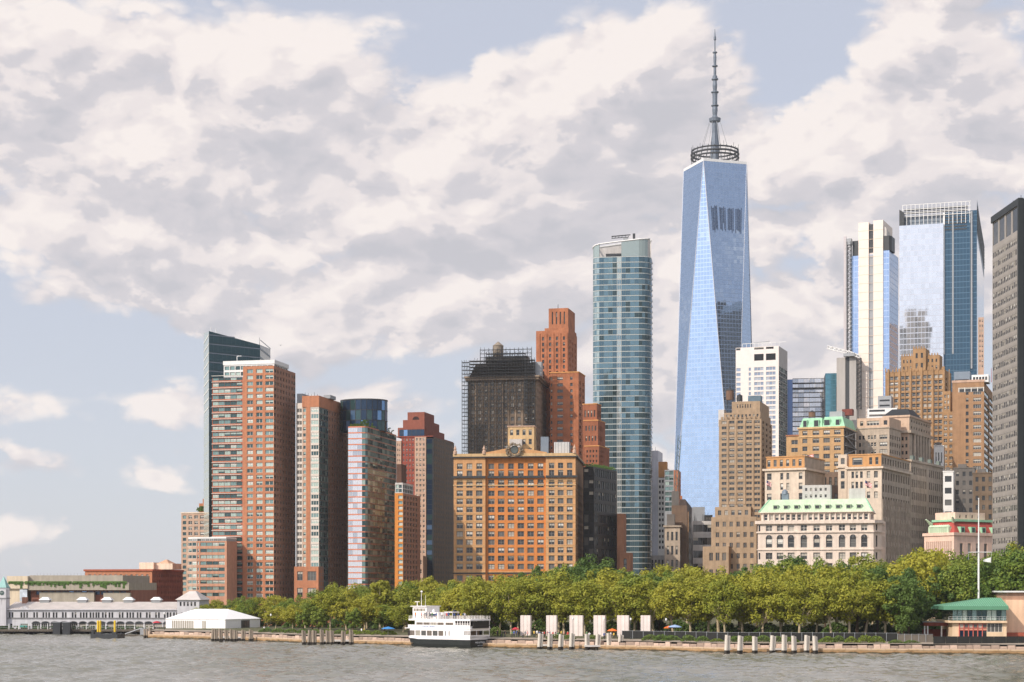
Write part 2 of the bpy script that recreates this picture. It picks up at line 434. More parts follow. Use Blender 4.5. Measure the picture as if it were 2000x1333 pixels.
class Bld:
    """a building: x0..x1 = photo columns of its front, d = distance of its front right corner, th = turn of the front, x2 = column where its right side ends"""
    def __init__(s, name, label, x0, x1, d, th=0., x2=None, L=25., cat='building', group=None):
        t_ = R(th); s.c, s.s = math.cos(t_), math.sin(t_)
        fr = P(x1, d); k0 = (x0 - 1000) / F
        s.W = (fr.x - k0 * fr.y) / (s.c - k0 * s.s)
        if x2 is not None:
            k2 = (x2 - 1000) / F
            L = (k2 * fr.y - fr.x) / (-s.s - k2 * s.c)
        s.L = L
        s.o = Vector((fr.x - s.W * s.c, fr.y - s.W * s.s))
        s.root = tag(empty(name, (s.o.x, s.o.y, GZ), t_), label, cat, group)
        s.parts = {}; s.wins = []
    def x(s, px, y=0.):
        k = (px - 1000) / F
        return (k * (s.o.y + y * s.c) - s.o.x + y * s.s) / (s.c - k * s.s)
    def y(s, px, x=None):
        if x is None: x = s.W
        k = (px - 1000) / F
        return (k * (s.o.y + x * s.s) - s.o.x - x * s.c) / (-s.s - k * s.c)
    def z(s, py, x=None, y=0.):
        if x is None: x = s.W
        return Z(py, s.o.y + x * s.s + y * s.c) - GZ
    def p(s, part):
        if part not in s.parts: s.parts[part] = MB()
        return s.parts[part]
    def wall(s, part, A, B, z0, z1, m, wins=(), rev=.35, name='window', lintel=None):
        b = s.p(part); A = Vector(A); B = Vector(B); u = (B - A); Lw = u.length; u.normalize(); n_in = Vector((-u.y, u.x))
        ang = math.atan2(u.y, u.x)
        q = lambda uu, v, dep=0.: (A.x + u.x * uu + n_in.x * dep, A.y + u.y * uu + n_in.y * dep, v)
        def face(u0, u1, v0, v1):
            if u1 - u0 > 1e-4 and v1 - v0 > 1e-4: b.poly([q(u0, v0), q(u1, v0), q(u1, v1), q(u0, v1)], m)
        v = z0
        for (v0, v1, ws) in sorted(wins, key=lambda w: w[0]):
            v0 = max(v0, v); v1 = min(v1, z1)
            if v1 - v0 < .05: continue
            face(0, Lw, v, v0); uu = 0
            for (u0, u1, kind) in ws:
                u0 = max(u0, uu); u1 = min(u1, Lw)
                if u1 - u0 < .05: continue
                face(uu, u0, v0, v1)
                b.poly([q(u0, v0), q(u1, v0), q(u1, v0, rev), q(u0, v0, rev)], m)
                b.poly([q(u0, v1, rev), q(u1, v1, rev), q(u1, v1), q(u0, v1)], m)
                b.poly([q(u0, v0, rev), q(u0, v1, rev), q(u0, v1), q(u0, v0)], m)
                b.poly([q(u1, v0), q(u1, v1), q(u1, v1, rev), q(u1, v0, rev)], m)
                c0 = q(u0, v0, rev)
                s.wins.append((u1 - u0, v1 - v0, c0, ang, kind, name, part))
                uu = u1
            face(uu, Lw, v0, v1); v = v1
        face(0, Lw, v, z1)
    def block(s, part, x0, x1, y0, y1, z0, z1, m, F_=(), R_=(), L_=(), top=None, rev=.35, mR=None, mL=None, name='window', par=0.):
        """a box-shaped volume with window rows on its front, right and left side"""
        s.wall(part, (x0, y0), (x1, y0), z0, z1, m, F_, rev, name)
        s.wall(part, (x1, y0), (x1, y1), z0, z1, mR or m, R_, rev, name)
        s.wall(part, (x0, y1), (x0, y0), z0, z1, mL or m, L_, rev, name)
        b = s.p(part)
        b.poly([(x1, y1, z0), (x0, y1, z0), (x0, y1, z1), (x1, y1, z1)], m)
        b.poly([(x0, y0, z1 - par), (x1, y0, z1 - par), (x1, y1, z1 - par), (x0, y1, z1 - par)], top or ROOF)
    def box(s, part, x0, x1, y0, y1, z0, z1, m, top=None):
        s.p(part).box(x0, x1, y0, y1, z0, z1, m, top)
    def band(s, part, x0, x1, y0, y1, z0, z1, pr, m):
        """a cornice or string course standing proud of front and right side"""
        s.p(part).box(x0 - pr, x1 + pr, y0 - pr, y1 + pr, z0, z1, m)
    def panels(s, pts, z0, z1, n, kind, gap=0., name='glass_panel', step=None):
        """curtain wall: one panel object for each storey and each stretch of the plan line"""
        st = (z1 - z0) / n
        for a in range(len(pts) - 1):
            A, B = Vector(pts[a]), Vector(pts[a + 1]); u = B - A; ln_ = u.length; u.normalize(); ang = math.atan2(u.y, u.x)
            k = 1 if not step else max(1, round(ln_ / step))
            for j in range(k):
                w = ln_ / k
                for i in range(n):
                    kk = kind(i, a) if callable(kind) else kind
                    if kk is None: continue
                    s.wins.append((w, st - gap, (A.x + u.x * w * j, A.y + u.y * w * j, z0 + st * i), ang, kk, name, None))
    def finish(s, cap=300, split=None):
        made = {}
        for nm, b in s.parts.items():
            if b.f: made[nm] = b.obj(nm, s.root)
        main = ('walls', 'shaft', 'wall', 'front_wall', 'side_wall', 'west_wall', 'brick_bay', 'ribbon_bay', 'left_wing', 'centre', 'right_wing')
        w = sorted(s.wins, key=lambda q: -q[0] * q[1])
        rest = MB()
        for i, (ww, hh, c0, ang, kind, nm, pt) in enumerate(w):
            k = pick(kind); me = win_mesh(kind, k)
            if i < cap:
                link(nm, me, s.root if pt is None or pt in main else made[pt], c0, ang, (ww, 1, hh))
            else:
                ca, sa = math.cos(ang), math.sin(ang)
                vs = [v.co for v in me.vertices]
                base = len(rest.v)
                rest.v += [(c0[0] + v.x * ww * ca - v.y * sa, c0[1] + v.x * ww * sa + v.y * ca, c0[2] + v.z * hh) for v in vs]
                for p_ in me.polygons:
                    rest.f.append(tuple(base + i2 for i2 in p_.vertices)); rest.m.append(rest.mi(me.materials[p_.material_index])); rest.uv.append(None)
        if rest.f: tag(rest.obj('small_windows', s.root), kind='stuff')
        return s.root
ROOF = mat('roof_gravel', (120, 112, 104), .95, .2, .5)
# ---------------------------------------------------------------- wall materials
BR_ORANGE = mat('brick_orange', (180, 120, 88), .9, .12, .6)
BR_RED = mat('brick_red_band', (172, 108, 84), .9, .10, .6)
BR_BROWN = mat('brick_brown', (150, 100, 72), .9, .14, .6)
BR_DAC = mat('brick_deep_orange', (164, 104, 72), .9, .26, .22)
BR_MAROON = mat('brick_maroon', (148, 74, 60), .9, .12, .5)
ST_PINK = mat('stone_pinkish_tan', (190, 158, 136), .9, .12, .4)
ST_CREAM = mat('stone_cream', (226, 202, 178), .85, .10, .35)
ST_TAN = mat('stone_tan', (198, 166, 122), .9, .14, .4)
ST_OCHRE = mat('terracotta_ochre', (196, 140, 84), .85, .14, .4)
ST_DARKTAN = mat('stone_dark_tan', (162, 138, 112), .9, .16, .3)
ST_GREY = mat('limestone_grey', (176, 160, 142), .9, .18, .3)
ST_WHITE = mat('glazed_white_brick', (226, 222, 216), .7, .08, .4)
ST_BROWN = mat('stone_brown', (150, 116, 84), .9, .16, .3)
CONC = mat('concrete_pale', (196, 190, 184), .85, .10, .3)
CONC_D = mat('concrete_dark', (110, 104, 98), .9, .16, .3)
METAL_W = mat('metal_white', (222, 220, 216), .5, .06, .5)
METAL_G = mat('metal_grey', (150, 152, 154), .5, .10, .5)
METAL_D = mat('metal_dark', (52, 54, 56), .5, .12, .5)
STEEL_B = mat('steel_bluegrey', (122, 132, 142), .45, .10, .5, metal=.3)
COPPER = mat('copper_green', (150, 196, 160), .7, .16, .5)
COPPER_L = mat('copper_pale', (190, 208, 176), .7, .12, .4, streak=True)
BLACKG = glass('black_glass', (26, 30, 32), .10, metal=.2, wob=.02)
WOOD_T = mat('tank_wood', (112, 86, 70), .9, .2, 1.5, streak=True)
PLANT = mat('roof_plants', (70, 96, 40), .9, .4, 1.2)

def water_tank(b, px, py0, py1, y, r, name='water_tank', m=None):
    """timber roof tank with conical lid on a short steel stand"""
    t_ = MB(); x = b.x(px, y); z0 = b.z(py1, x, y); z1 = b.z(py0, x, y); h = z1 - z0
    for sx in (-.7, .7):
        for sy in (-.7, .7): t_.box(x + sx * r - .12, x + sx * r + .12, y + sy * r - .12, y + sy * r + .12, z0 - 2.5, z0 + .1 * h, METAL_D)
    t_.lathe(x, y, [(r, z0), (r * .96, z0 + h * .74)], m or WOOD_T, 14)
    t_.lathe(x, y, [(r * 1.05, z0 + h * .74), (r * .1, z1)], METAL_D if m is None else m, 14)
    t_.obj(name, b.root, False)
def mast(b, x, y, z0, z1, r=.12, m=None):
    t_ = MB(); t_.tube((x, y, z0), (x, y, z1), r, r * .6, m or METAL_D, 5); t_.obj('antenna', b.root)

# ================================================================ far left
b = Bld('museum', 'long low grey museum building with stepped planted terraces behind the white pier house', 14, 252, 690, -4, L=40)
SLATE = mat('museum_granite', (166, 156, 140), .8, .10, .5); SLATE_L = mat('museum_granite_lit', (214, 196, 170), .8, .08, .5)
x1 = b.x(55)
zt, zm, zl = b.z(1124), b.z(1138), b.z(1153)
b.box('upper_tier', x1, b.W - 3, 1.5, b.L, zm, zt, SLATE, ROOF)
b.box('middle_tier', x1, b.W, 0, b.L, zl, zm - .02, SLATE, ROOF)
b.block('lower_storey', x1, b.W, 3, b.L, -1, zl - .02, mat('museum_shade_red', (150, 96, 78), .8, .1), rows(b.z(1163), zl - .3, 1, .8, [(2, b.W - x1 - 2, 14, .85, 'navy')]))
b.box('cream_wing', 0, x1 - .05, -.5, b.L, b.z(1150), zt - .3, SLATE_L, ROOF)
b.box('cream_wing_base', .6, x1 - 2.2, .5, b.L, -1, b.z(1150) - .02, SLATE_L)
b.box('lower_panel', b.x(75), b.x(182), 1.2, 3, -1, b.z(1157), SLATE)
b.box('lower_panel', b.x(200), b.x(252), 1.2, 3, -1, b.z(1158), SLATE)
b.box('banner', b.x(40), b.x(55) - .1, -.9, -.7, b.z(1175), b.z(1152), mat('banner_blue_white', (190, 198, 206), .7, .35, .6))
g = MB()
for i in range(420):
    x = random.choice([random.uniform(x1, b.W - 1)] * 6 + [random.uniform(1, x1)]); dz = random.random() ** 2.2 * random.choice([.5, 1, 1, 2.4])
    y = .2 if x > x1 else -.3
    g.poly([(x - .5, y - random.uniform(.1, .7), zm - dz), (x + .5, y - random.uniform(.1, .7), zm - dz), (x + .35, y - .2, zm + .5), (x - .35, y - .2, zm + .5)], PLANT)
tag(g.obj('hanging_plants', b.root), kind='stuff')
for i in range(24): mast(b, x1 + 3 + i * (b.W - x1 - 8) / 24, 2, zt, zt + .9, .06, METAL_G)
b.finish()

b = Bld('brick_apartment_block', 'orange brick apartment block with two pale rooftop bulkheads beside the low grey museum', 166, 297, 790, -13, 357)
zt = b.z(1116)
r0 = rows(-1, zt - .8, 8, .52, [(1, b.W - 1, 12, .42, 'pairw')])
r1 = rows(-1, zt - .8, 8, .52, [(1, b.L - 1, 16, .4, 'dark')])
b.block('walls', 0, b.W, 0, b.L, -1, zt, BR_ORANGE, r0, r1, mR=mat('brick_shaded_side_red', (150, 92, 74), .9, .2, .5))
b.band('cornice', 0, b.W, 0, b.L, zt + .02, zt + .9, .5, mat('cornice_brick', (164, 88, 62), .9, .1))
b.box('bulkhead', b.x(272, 8), b.x(300, 8), 8, 16, zt + .9, b.z(1099, b.W, 8), ST_CREAM)
b.box('bulkhead', b.x(300, 10), b.x(337, 10), 10, 20, zt + .9, b.z(1101, b.W, 8), ST_CREAM)
h = MB(); h.frustum((b.x(305, 10), b.x(328, 10), 11, 19), b.z(1101, b.W, 8) + .02, (b.x(315, 10), b.x(318, 10), 14.5, 15.5), b.z(1093, b.W, 8), mat('roof_tan', (200, 160, 130))); h.obj('hip_roof', b.root)
b.finish()

b = Bld('tan_apartment_house', 'narrow tan apartment house with rooftop garden left of the slanted glass tower', 354, 402, 960, -10, L=25)
zt = b.z(1003)
b.block('walls', 0, b.W, 0, b.L, -1, zt, ST_PINK, rows(10, zt - .5, 14, .6, [(.6, 3.2, 1, .8, 'resdk'), (3.6, b.W - .6, 3, .66, 'pairw')]))
b.band('cornice', 0, b.W, 0, b.L, zt + .02, zt + .6, .3, ST_CREAM)
b.box('penthouse', b.x(385), b.x(403), 3, 12, zt + .6, b.z(983), BR_ORANGE)
b.box('penthouse', b.x(391), b.x(403), 4, 12, b.z(983) + .02, b.z(974), BR_ORANGE)
g = MB()
for i in range(60):
    x, y, z = b.x(390) + random.gauss(0, 1), 1 + random.random() * 2, zt + 1 + random.random() * 2.5
    g.poly([(x - .5, y, z), (x + .5, y + .3, z), (x + .3, y, z + .6), (x - .3, y, z + .7)], PLANT)
tag(g.obj('roof_shrub', b.root), kind='stuff')
b.finish()

# ================================================================ slanted glass tower (left)
b = Bld('glass_tower', 'dark teal glass tower with slanted roof line behind the orange brick tower at left', 408, 508, 905, 8, L=20)
cor = [(398, 925), (408, 893), (508, 912), (528, 945)]
c_ = Vector((b.o.x, b.o.y))
def loc2(b, px, d):
    q = P(px, d) - b.o
    return (q.x * b.c + q.y * b.s, -q.x * b.s + q.y * b.c)
pts = [loc2(b, *c) for c in cor]
tops = [Z(y, c[1]) - GZ for y, c in zip((651, 647, 674, 682), cor)]
GT1 = glass('curtain_teal_shade', (44, 74, 80), .05, metal=.45, grid=(2.6, 4.6), line=(30, 52, 58))
GT2 = glass('curtain_lit_green', (176, 184, 168), .10, metal=.4, grid=(2.2, 4.6), line=(206, 206, 196))  # one curtain wall: sunlit left and shaded front painted as two tones
w = b.p('curtain_wall')
for i, m in ((0, GT2), (1, GT1), (2, GT1)):
    A, B = pts[i], pts[i + 1]; l_ = (Vector(B) - Vector(A)).length
    w.poly([(A[0], A[1], -1), (B[0], B[1], -1), (B[0], B[1], tops[i + 1]), (A[0], A[1], tops[i])], m, [(0, 0), (l_, 0), (l_, tops[i + 1]), (0, tops[i])])
back = [(pts[3][0] - 4, pts[3][1] + 18), (pts[0][0] + 2, pts[0][1] + 14)]
w.poly([(pts[3][0], pts[3][1], -1), (back[0][0], back[0][1], -1), (back[0][0], back[0][1], tops[3] - 3), (pts[3][0], pts[3][1], tops[3])], GT1)
w.poly([(back[1][0], back[1][1], -1), (pts[0][0], pts[0][1], -1), (pts[0][0], pts[0][1], tops[0]), (back[1][0], back[1][1], tops[0] - 2)], GT2)
w.poly([(p[0], p[1], z) for p, z in zip(pts + back, tops + [tops[3] - 3, tops[0] - 2])], METAL_G)
for i in range(9):
    z = b.z(660 + i * 17.5, 0)
    for a in (0, 1, 2):
        A, B = Vector(pts[a]), Vector(pts[a + 1]); ta, tb = tops[a], tops[a + 1]
        f = 1.0 if z < tb else (ta - z) / (ta - tb) if ta > z else 0
        if f <= 0: continue
        E = A + (B - A) * f; n = Vector(((B - A).y, -(B - A).x)).normalized() * .12
        l_ = MB(); l_.poly([(A.x + n.x, A.y + n.y, z), (E.x + n.x, E.y + n.y, z), (E.x + n.x, E.y + n.y, z + .55), (A.x + n.x, A.y + n.y, z + .55)], METAL_W if a == 0 else STEEL_B); l_.obj('floor_line', b.root)
mast(b, *loc2(b, 507, 913), tops[2], tops[2] + 4); mast(b, pts[1][0] + 1, pts[1][1] + 3, tops[1] - 1, tops[1] + 3, .2, METAL_W); mast(b, pts[1][0] + 3.5, pts[1][1] + 3, tops[1] - 1, tops[1] + 2, .2, METAL_W)
b.finish()

# ================================================================ orange brick tower with dark side (left, front)
BR_D = mat('brick_umber_and_shade', (158, 116, 94), .9, .14, .5)  # darker brick colour carries the shade of the towers' right faces
b = Bld('brick_tower', 'tall orange brick apartment tower with white roof storey in front of the slanted glass tower', 412, 535, 780, -13, 577)
xa = b.x(474.5); zt = b.z(718); fl = b.z(718) - b.z(730.2); n = int((zt + 1) / fl); z0 = zt - n * fl
ws = b.x(535) - .02
gF = [(xa + 1.2, b.x(497), 1, .66, 'res2'), (b.x(497), b.x(516), 1, .66, 'res2'), (b.x(517.5), b.W - .15, 1, .96, 'res2')]
b.block('brick_bay', xa, b.W, 0, b.L, -1, zt + .8, BR_ORANGE, rows(z0, zt, n, .62, [(g0 - xa, g1 - xa, c, wf, k) for g0, g1, c, wf, k in gF]),
        rows(z0, zt, n, .55, [(.2, 3.0, 1, .9, 'resdk'), (3.4, b.L - 2.6, 6, .42, 'resdk'), (b.L - 2.4, b.L - .1, 1, .9, 'resdk')]), mR=BR_D, rev=.4)
zl = b.z(735); nl = n - 1
b.block('ribbon_bay', 0, xa - .03, 1.4, b.L, -1, zl, BR_RED, rows(z0, z0 + nl * fl, nl, .60, [(.2, xa - .8, 5, .985, 'ribbon')]), rev=.25)
for i in range(nl + 1):
    s_ = MB(); s_.box(-.15, xa - 1.4, .95, 1.38, z0 + i * fl - .22, z0 + i * fl - .02, FR_WHITE); s_.obj('balcony_edge', b.root)
zp = b.z(703, b.W, 2); xp = b.x(437, 2)
b.block('roof_storey', xp, b.W - .6, 2.0, b.L - 8, zl, zp - 1.8, METAL_W, rows(zl + .4, zp - 1.9, 2, .66, [(.3, b.W - xp - 1.2, 9, .9, 'resdk')]), rows(zt + .9, zp - 1.9, 1, .7, [(.4, b.L - 11, 8, .8, 'resdk')]))
b.band('parapet', xp, b.W - .6, 2.0, b.L - 8, zp - 1.78, zp, .25, METAL_W)
g = MB(); g.tube((b.x(463, 8), 8, zp), (b.x(463, 8), 8, zp + 3), .15, .15, METAL_W); g.tube((b.x(463, 8), 8, zp + 3), (b.x(463, 8) + 2.2, 8, zp + 3), .15, .1, METAL_W); g.obj('davit', b.root)
b.finish()
b = Bld('brick_podium_wing', 'low rounded brick wing with window ribbons in front of the orange brick tower', 384, 443, 770, -13, L=12)
zt = b.z(1057); n = 9; fl = b.z(1057) - b.z(1069.3); z0 = zt - n * fl
b.block('walls', 0, b.W, 0, b.L, -1, zt, mat('brick_salmon', (188, 138, 112), .9, .12, .6), rows(z0, zt, n, .56, [(.3, b.x(388.5), 1, .9, 'res1'), (b.x(391), b.W - 1.0, 4, .98, 'ribbon')]), rev=.3)
arc = [(0 - 6.6 * math.sin(R(a)), 6.5 - 6.5 * math.cos(R(a))) for a in (90, 66, 44, 22, 0)]
for a in range(4):
    l_ = (Vector(arc[a + 1]) - Vector(arc[a])).length
    b.wall('walls', arc[a], arc[a + 1], -1, zt, ST_PINK, rows(z0, zt, n, .56, [(0, l_, 1, .96, 'res1')]), rev=.2)
zp = b.z(1049)
pl = arc + [(b.W, 0), (b.W, b.L), (arc[0][0], b.L)]
b.p('walls').poly([(q[0], q[1], zt) for q in pl], ROOF)
pl2 = [(q[0] * .98, q[1] + .6) for q in arc] + [(b.W - .5, .6), (b.W - .5, b.L), (arc[0][0] + .3, b.L)]
b.p('roof_storey').prism(pl2, zt + .02, zp - .7, METAL_G)
b.panels(pl2[:6], zt + .1, zp - .75, 1, 'res2', name='window', step=1.9)
b.p('parapet').prism([(q[0] * 1.0, q[1] - .05) for q in pl2], zp - .68, zp, METAL_W)
b.finish()

# ================================================================ second brick tower
b = Bld('brick_tower', 'orange brick apartment tower with shaded side, white framed windows left of the banded glass tower', 577, 623, 785, -13, 681.5)
zt = b.z(795); fl = b.z(795) - b.z(807.1); n = int((zt + 1) / fl); z0 = zt - n * fl; zc = b.z(773)
WHT = mat('panel_white', (208, 196, 184), .7, .08)
b.block('window_bay', 0, b.x(590), .8, b.L, -1, zt + 2, WHT, rows(z0, zt, n, .62, [(.2, b.x(590) - .2, 1, .92, 'res2')]), rev=.25)
b.block('balcony_bay', b.x(590) + .01, b.x(598), .4, b.L, -1, zt + 1, ST_PINK, rows(z0, zt, n, .55, [(.2, b.x(598) - b.x(590) - .2, 1, .8, 'res1')]), rev=.3)
b.box('brick_pier', b.x(598) + .01, b.x(606), 0, b.L, -1, zt, BR_ORANGE)
b.wall('bay_front', (b.x(606) + .01, .15), (b.W - .02, .15), -1, zt, WHT, rows(z0, zt, n, .66, [(.2, b.W - b.x(606) - .1, 1, .94, 'res3')]), rev=.2)
yg = b.y(641)
b.panels([(b.W, .1), (b.W, yg)], z0, z0 + n * fl, n, 'resdk', .35, step=2.2)
b.wall('side_wall', (b.W - .1, .1), (b.W - .1, yg), -1, zt, CONC_D)
b.wall('side_wall', (b.W, yg), (b.W, b.L * .93), -1, zc - 1.5, BR_D, rows(z0, zt, n, .58, [(.6, b.L * .93 - yg - .6, 7, .42, 'resdk')]))
b.panels([(b.W, b.L * .93), (b.W, b.L)], z0, z0 + n * fl - 2 * fl, n - 2, 'resdk', .3)
b.box('brick_crown', b.x(590), b.W + .05, 0, b.L * .93, zt + .02, zc, BR_ORANGE, ROOF)
b.box('back_wall', .3, b.W - .4, 1, b.L - .1, -1, zt, CONC_D)
b.box('stair_bulkhead', b.x(580, 6), b.x(591, 6), 6, 16, zt + 2, b.z(768, b.W, 6), METAL_G)
b.block('brick_base', -.3, b.W + .05, -.9, 6, -1, b.z(1107), BR_ORANGE, rows(-1, b.z(1107) - .5, 3, .55, [(.9, b.x(596), 1, .7, 'pair'), (b.x(602), b.W - .5, 1, .9, 'triple')]))
for i in range(5): mast(b, b.x(596 + i * 6, 6), 6, zc, zc + random.uniform(1, 2.5))
b.box('roof_unit', b.x(632, 12), b.x(645, 12), 12, 20, zc, zc + 1.6, METAL_G)
b.finish()

# ================================================================ banded glass tower with blue crown
b = Bld('glass_tower', 'pale glass apartment tower with thin terracotta bands and a round blue glass crown', 680, 712, 787, -13, 772)
zt = b.z(834); fl = b.z(834) - b.z(845.4); n = int((zt + 1) / fl); z0 = zt - n * fl
TERR = mat('terracotta_band', (204, 126, 98), .8, .08)
pl = [(0, 0), (b.W - 1.2, 0), (b.W + .2, .5), (b.W + .9, 1.8), (b.W + .9, b.L - 1.5), (b.W, b.L), (0, b.L)]
b.p('core').prism([(q[0] * .985, q[1] + .25) for q in pl], -1, zt - .1, CONC_D, ROOF)
def kf(i, a): return 'silver' if a == 0 else ('panel' if a in (1, 2) else ('teal' if (i * 7 + a) % 3 else 'blue'))
b.panels(pl[:2], z0, zt, n, 'silver', .0, step=2.0)
b.panels(pl[1:4], z0, zt, n, 'panel', .0)
b.panels(pl[3:6], z0, zt, n, 'teal', .0, step=3.6)
for i in range(n + 1):
    s_ = MB(); s_.prism([(q[0] * 1.004, q[1] - .12) for q in pl[:6]] + [(b.W - 2, b.L - .5), (b.W - 2, 2), (0, 2)], z0 + i * fl - .28, z0 + i * fl + .28, TERR if i % 1 == 0 else METAL_W); s_.obj('terracotta_band', b.root)
zc0 = zt; zc1 = b.z(783, b.W, 22)
cx, cy = b.x(711, 24), 24; rr = (b.x(757, 24) - b.x(668, 24)) / 2
N_ = 26; ring = [(cx + rr * math.cos(2 * math.pi * i / N_), cy + rr * math.sin(2 * math.pi * i / N_) * .8) for i in range(N_)]
b.p('crown_core').prism([((q[0] - cx) * .97 + cx, (q[1] - cy) * .97 + cy) for q in ring], zt - .1, zc1 - .2, mat('crown_blue', (40, 60, 84), .4, .1), ROOF)
NV = 'navy'
seg = ring[N_ // 2 - 1:] + [ring[0], ring[1]]
b.panels(seg, zc0, zc1, 3, 'navy', .0, name='crown_panel')
b.p('crown_rim').prism([((q[0] - cx) * 1.015 + cx, (q[1] - cy) * 1.015 + cy) for q in ring], zc1 - .1, zc1 + .45, METAL_D)
g = MB()
for i in range(260):
    x, y = random.uniform(.5, b.W), random.uniform(.4, 7); z = zt + random.random() * (1.2 if abs(x - b.x(714)) > 3 else 3)
    if random.random() < .4: x, y = b.W - random.uniform(0, 1.6), random.uniform(1, b.L - 2)
    g.poly([(x - .4, y, z), (x + .4, y + .2, z + .1), (x + .3, y, z + .6), (x - .3, y - .2, z + .5)], PLANT)
tag(g.obj('roof_garden', b.root), kind='stuff')
b.finish()

# ================================================================ slim orange building
OR_Y = mat('brick_amber', (200, 128, 58), .85, .08, .5)
b = Bld('brick_building', 'slim amber brick building with dark gridded side below the red stepped tower', 771, 787, 790, -13, 821)
zt = b.z(966); fl = b.z(966) - b.z(976.5); n = int((zt + 1) / fl); z0 = zt - n * fl
b.block('walls', 0, b.W, 0, b.L, -1, zt + .6, OR_Y, rows(z0, zt, n, .6, [(b.x(777.5), b.W - .1, 1, .94, 'res1')]), rows(z0, zt, n, .62, [(1, b.L - 4, 5, .5, 'resdk')]), mR=BR_D, rev=.5)
b.block('glass_storeys', b.x(771), b.W - .3, .6, b.L * .62, zt + .6, b.z(943), CONC, rows(zt + .8, b.z(946), 2, .8, [(.2, b.W - .6, 2, .9, 'resdk')]), rows(zt + .8, b.z(946), 2, .8, [(.3, b.L * .62 - 1, 6, .85, 'resdk')]))
b.box('bulkhead', b.x(774, 6), b.x(784, 6), 6, 14, b.z(943), b.z(905), mat('bulkhead_brown', (96, 66, 52)))
b.finish()

# ================================================================ red stepped tower
b = Bld('stepped_tower', 'apartment tower with stepped dark red brick crown and round opening', 774, 846, 950, -13, 887)
zt = b.z(853); fl = b.z(853) - b.z(863); n = int((zt + 1) / fl); z0 = zt - n * fl
xs = [b.x(p_) for p_ in (774, 783.5, 810, 832, 846)]
b.block('tan_bay', xs[0], xs[1], 0, b.L, -1, zt - 2, ST_PINK, rows(z0, zt - fl, n - 1, .5, [(.3, xs[1] - xs[0] - .3, 2, .5, 'sashw')]))
b.block('red_bay', xs[1] + .01, xs[2], .8, b.L, -1, zt, BR_MAROON, rows(z0, zt, n, .5, [(.3, xs[2] - xs[1] - .4, 4, .42, 'sashw')]))
b.block('tan_bay', xs[2] + .01, xs[3], 0, b.L, -1, zt, ST_PINK, rows(z0, zt, n, .5, [(.3, xs[3] - xs[2] - .3, 3, .5, 'sashw')]))
b.box('glass_bay_core', xs[3] + .01, xs[4] - .05, .6, b.L, -1, zt - 1, METAL_D)
b.panels([(xs[3] + .02, .5), (xs[4] - .6, .5), (xs[4], 1.2)], z0, zt - fl * .4, n, 'navy', .1, name='bay_window')
BRK_S = mat('brick_shade_side', (128, 112, 96), .9, .14, .4)  # side wall toned down in colour for its shade
b.wall('side_wall', (xs[4], 1.2), (xs[4], b.L), -1, zt, BRK_S, rows(z0, zt, n, .5, [(.5, b.L * .5, 6, .42, 'sash'), (b.L * .56, b.L - .4, 5, .4, 'sash')]))
RED = mat('brick_crown_red', (140, 82, 66), .9, .10, .5)
y2 = 1.0; zz = zt
for (pa, pb, pr, py) in ((777, 829, 868, 835), (787, 829, 858, 820), (796, 829, 848, 805)):
    x0_, x1_ = b.x(pa, y2), b.x(pb, y2); yy1 = b.y(pr, x1_) if pr else 20
    yy1 = max(yy1, y2 + 6)
    zn = b.z(py, x1_, y2)
    b.box('red_tier', x0_, x1_, y2, yy1, zz + .01, zn, RED, ROOF); zz = zn; y2 += 1.2
g = MB(); xc_, zc_ = b.x(812, 3), b.z(820, xs[3], 3)
g.lathe(0, 0, [(1.95, 0), (1.95, .06)], mat('hole_dark', (50, 30, 28)), 20)  # dark disc painted for the shade inside the opening
o = g.obj('round_opening', b.root); o.rotation_euler = (R(90), 0, 0); o.location = (xc_, 3.36, zc_)
o.location.y = y2 - 1.3
b.band('cornice', xs[0], xs[4] - .5, .7, b.L - 1, zt + .01, zt + .5, .2, BR_MAROON)
b.panels([(b.x(779), .98), (b.x(828), .98)], zt + .6, b.z(838), 1, 'navy', 0, step=2.4)
b.block('low_wing', b.x(822), b.x(834), -8, 0, -1, b.z(1087), ST_PINK, rows(-1, b.z(1090), 6, .5, [(.3, 3, 2, .5, 'sashw')]))
b.finish()

# ================================================================ ochre office palace (wide, ornate)
b = Bld('office_palace', 'wide ochre terracotta office building with wreath pediment facing the park', 886, 1124, 815, -6, 1140)
RU = mat('terracotta_apricot', (200, 150, 102), .85, .10, .5); OC = mat('brick_bright_orange', (200, 126, 66), .85, .12, .3)
xl, xr = b.x(948), b.x(1066)
Zp = lambda py: b.z(py)
wr = [(Zp(1112 - 16 * k), Zp(1112 - 16 * k - 10.6)) for k in range(11)]        # main storeys
def R3(u0, u1, c, k='pair', wf=.66): return [(u0 + (u1 - u0) / c * (j + .5 - wf / 2), u0 + (u1 - u0) / c * (j + .5 + wf / 2), k) for j in range(c)]
zg, zm2, ztop = Zp(1119), Zp(933), Zp(893)
def tall(u0, u1, c): # ground arcade, main storeys, frieze storey, top double storey
    out = [(Zp(1135), Zp(1124), R3(u0, u1, c, 'pair', .6))] + [(a, bb, R3(u0, u1, c)) for a, bb in wr]
    out += [(Zp(945.5), Zp(936), R3(u0, u1, c, 'pair', .6)), (Zp(929), Zp(918), R3(u0, u1, c, 'pair', .58)), (Zp(915), Zp(904), R3(u0, u1, c, 'pair', .58))]
    return out
b.block('left_wing', 0, xl, 0, b.L, -1, ztop, RU, tall(.6, xl - .6, 3), top=ROOF, rev=.5)
b.block('centre', xl + .01, xr, 1.5, b.L, -1, ztop, OC, tall(.3, xr - xl - .3, 6), rev=.5)
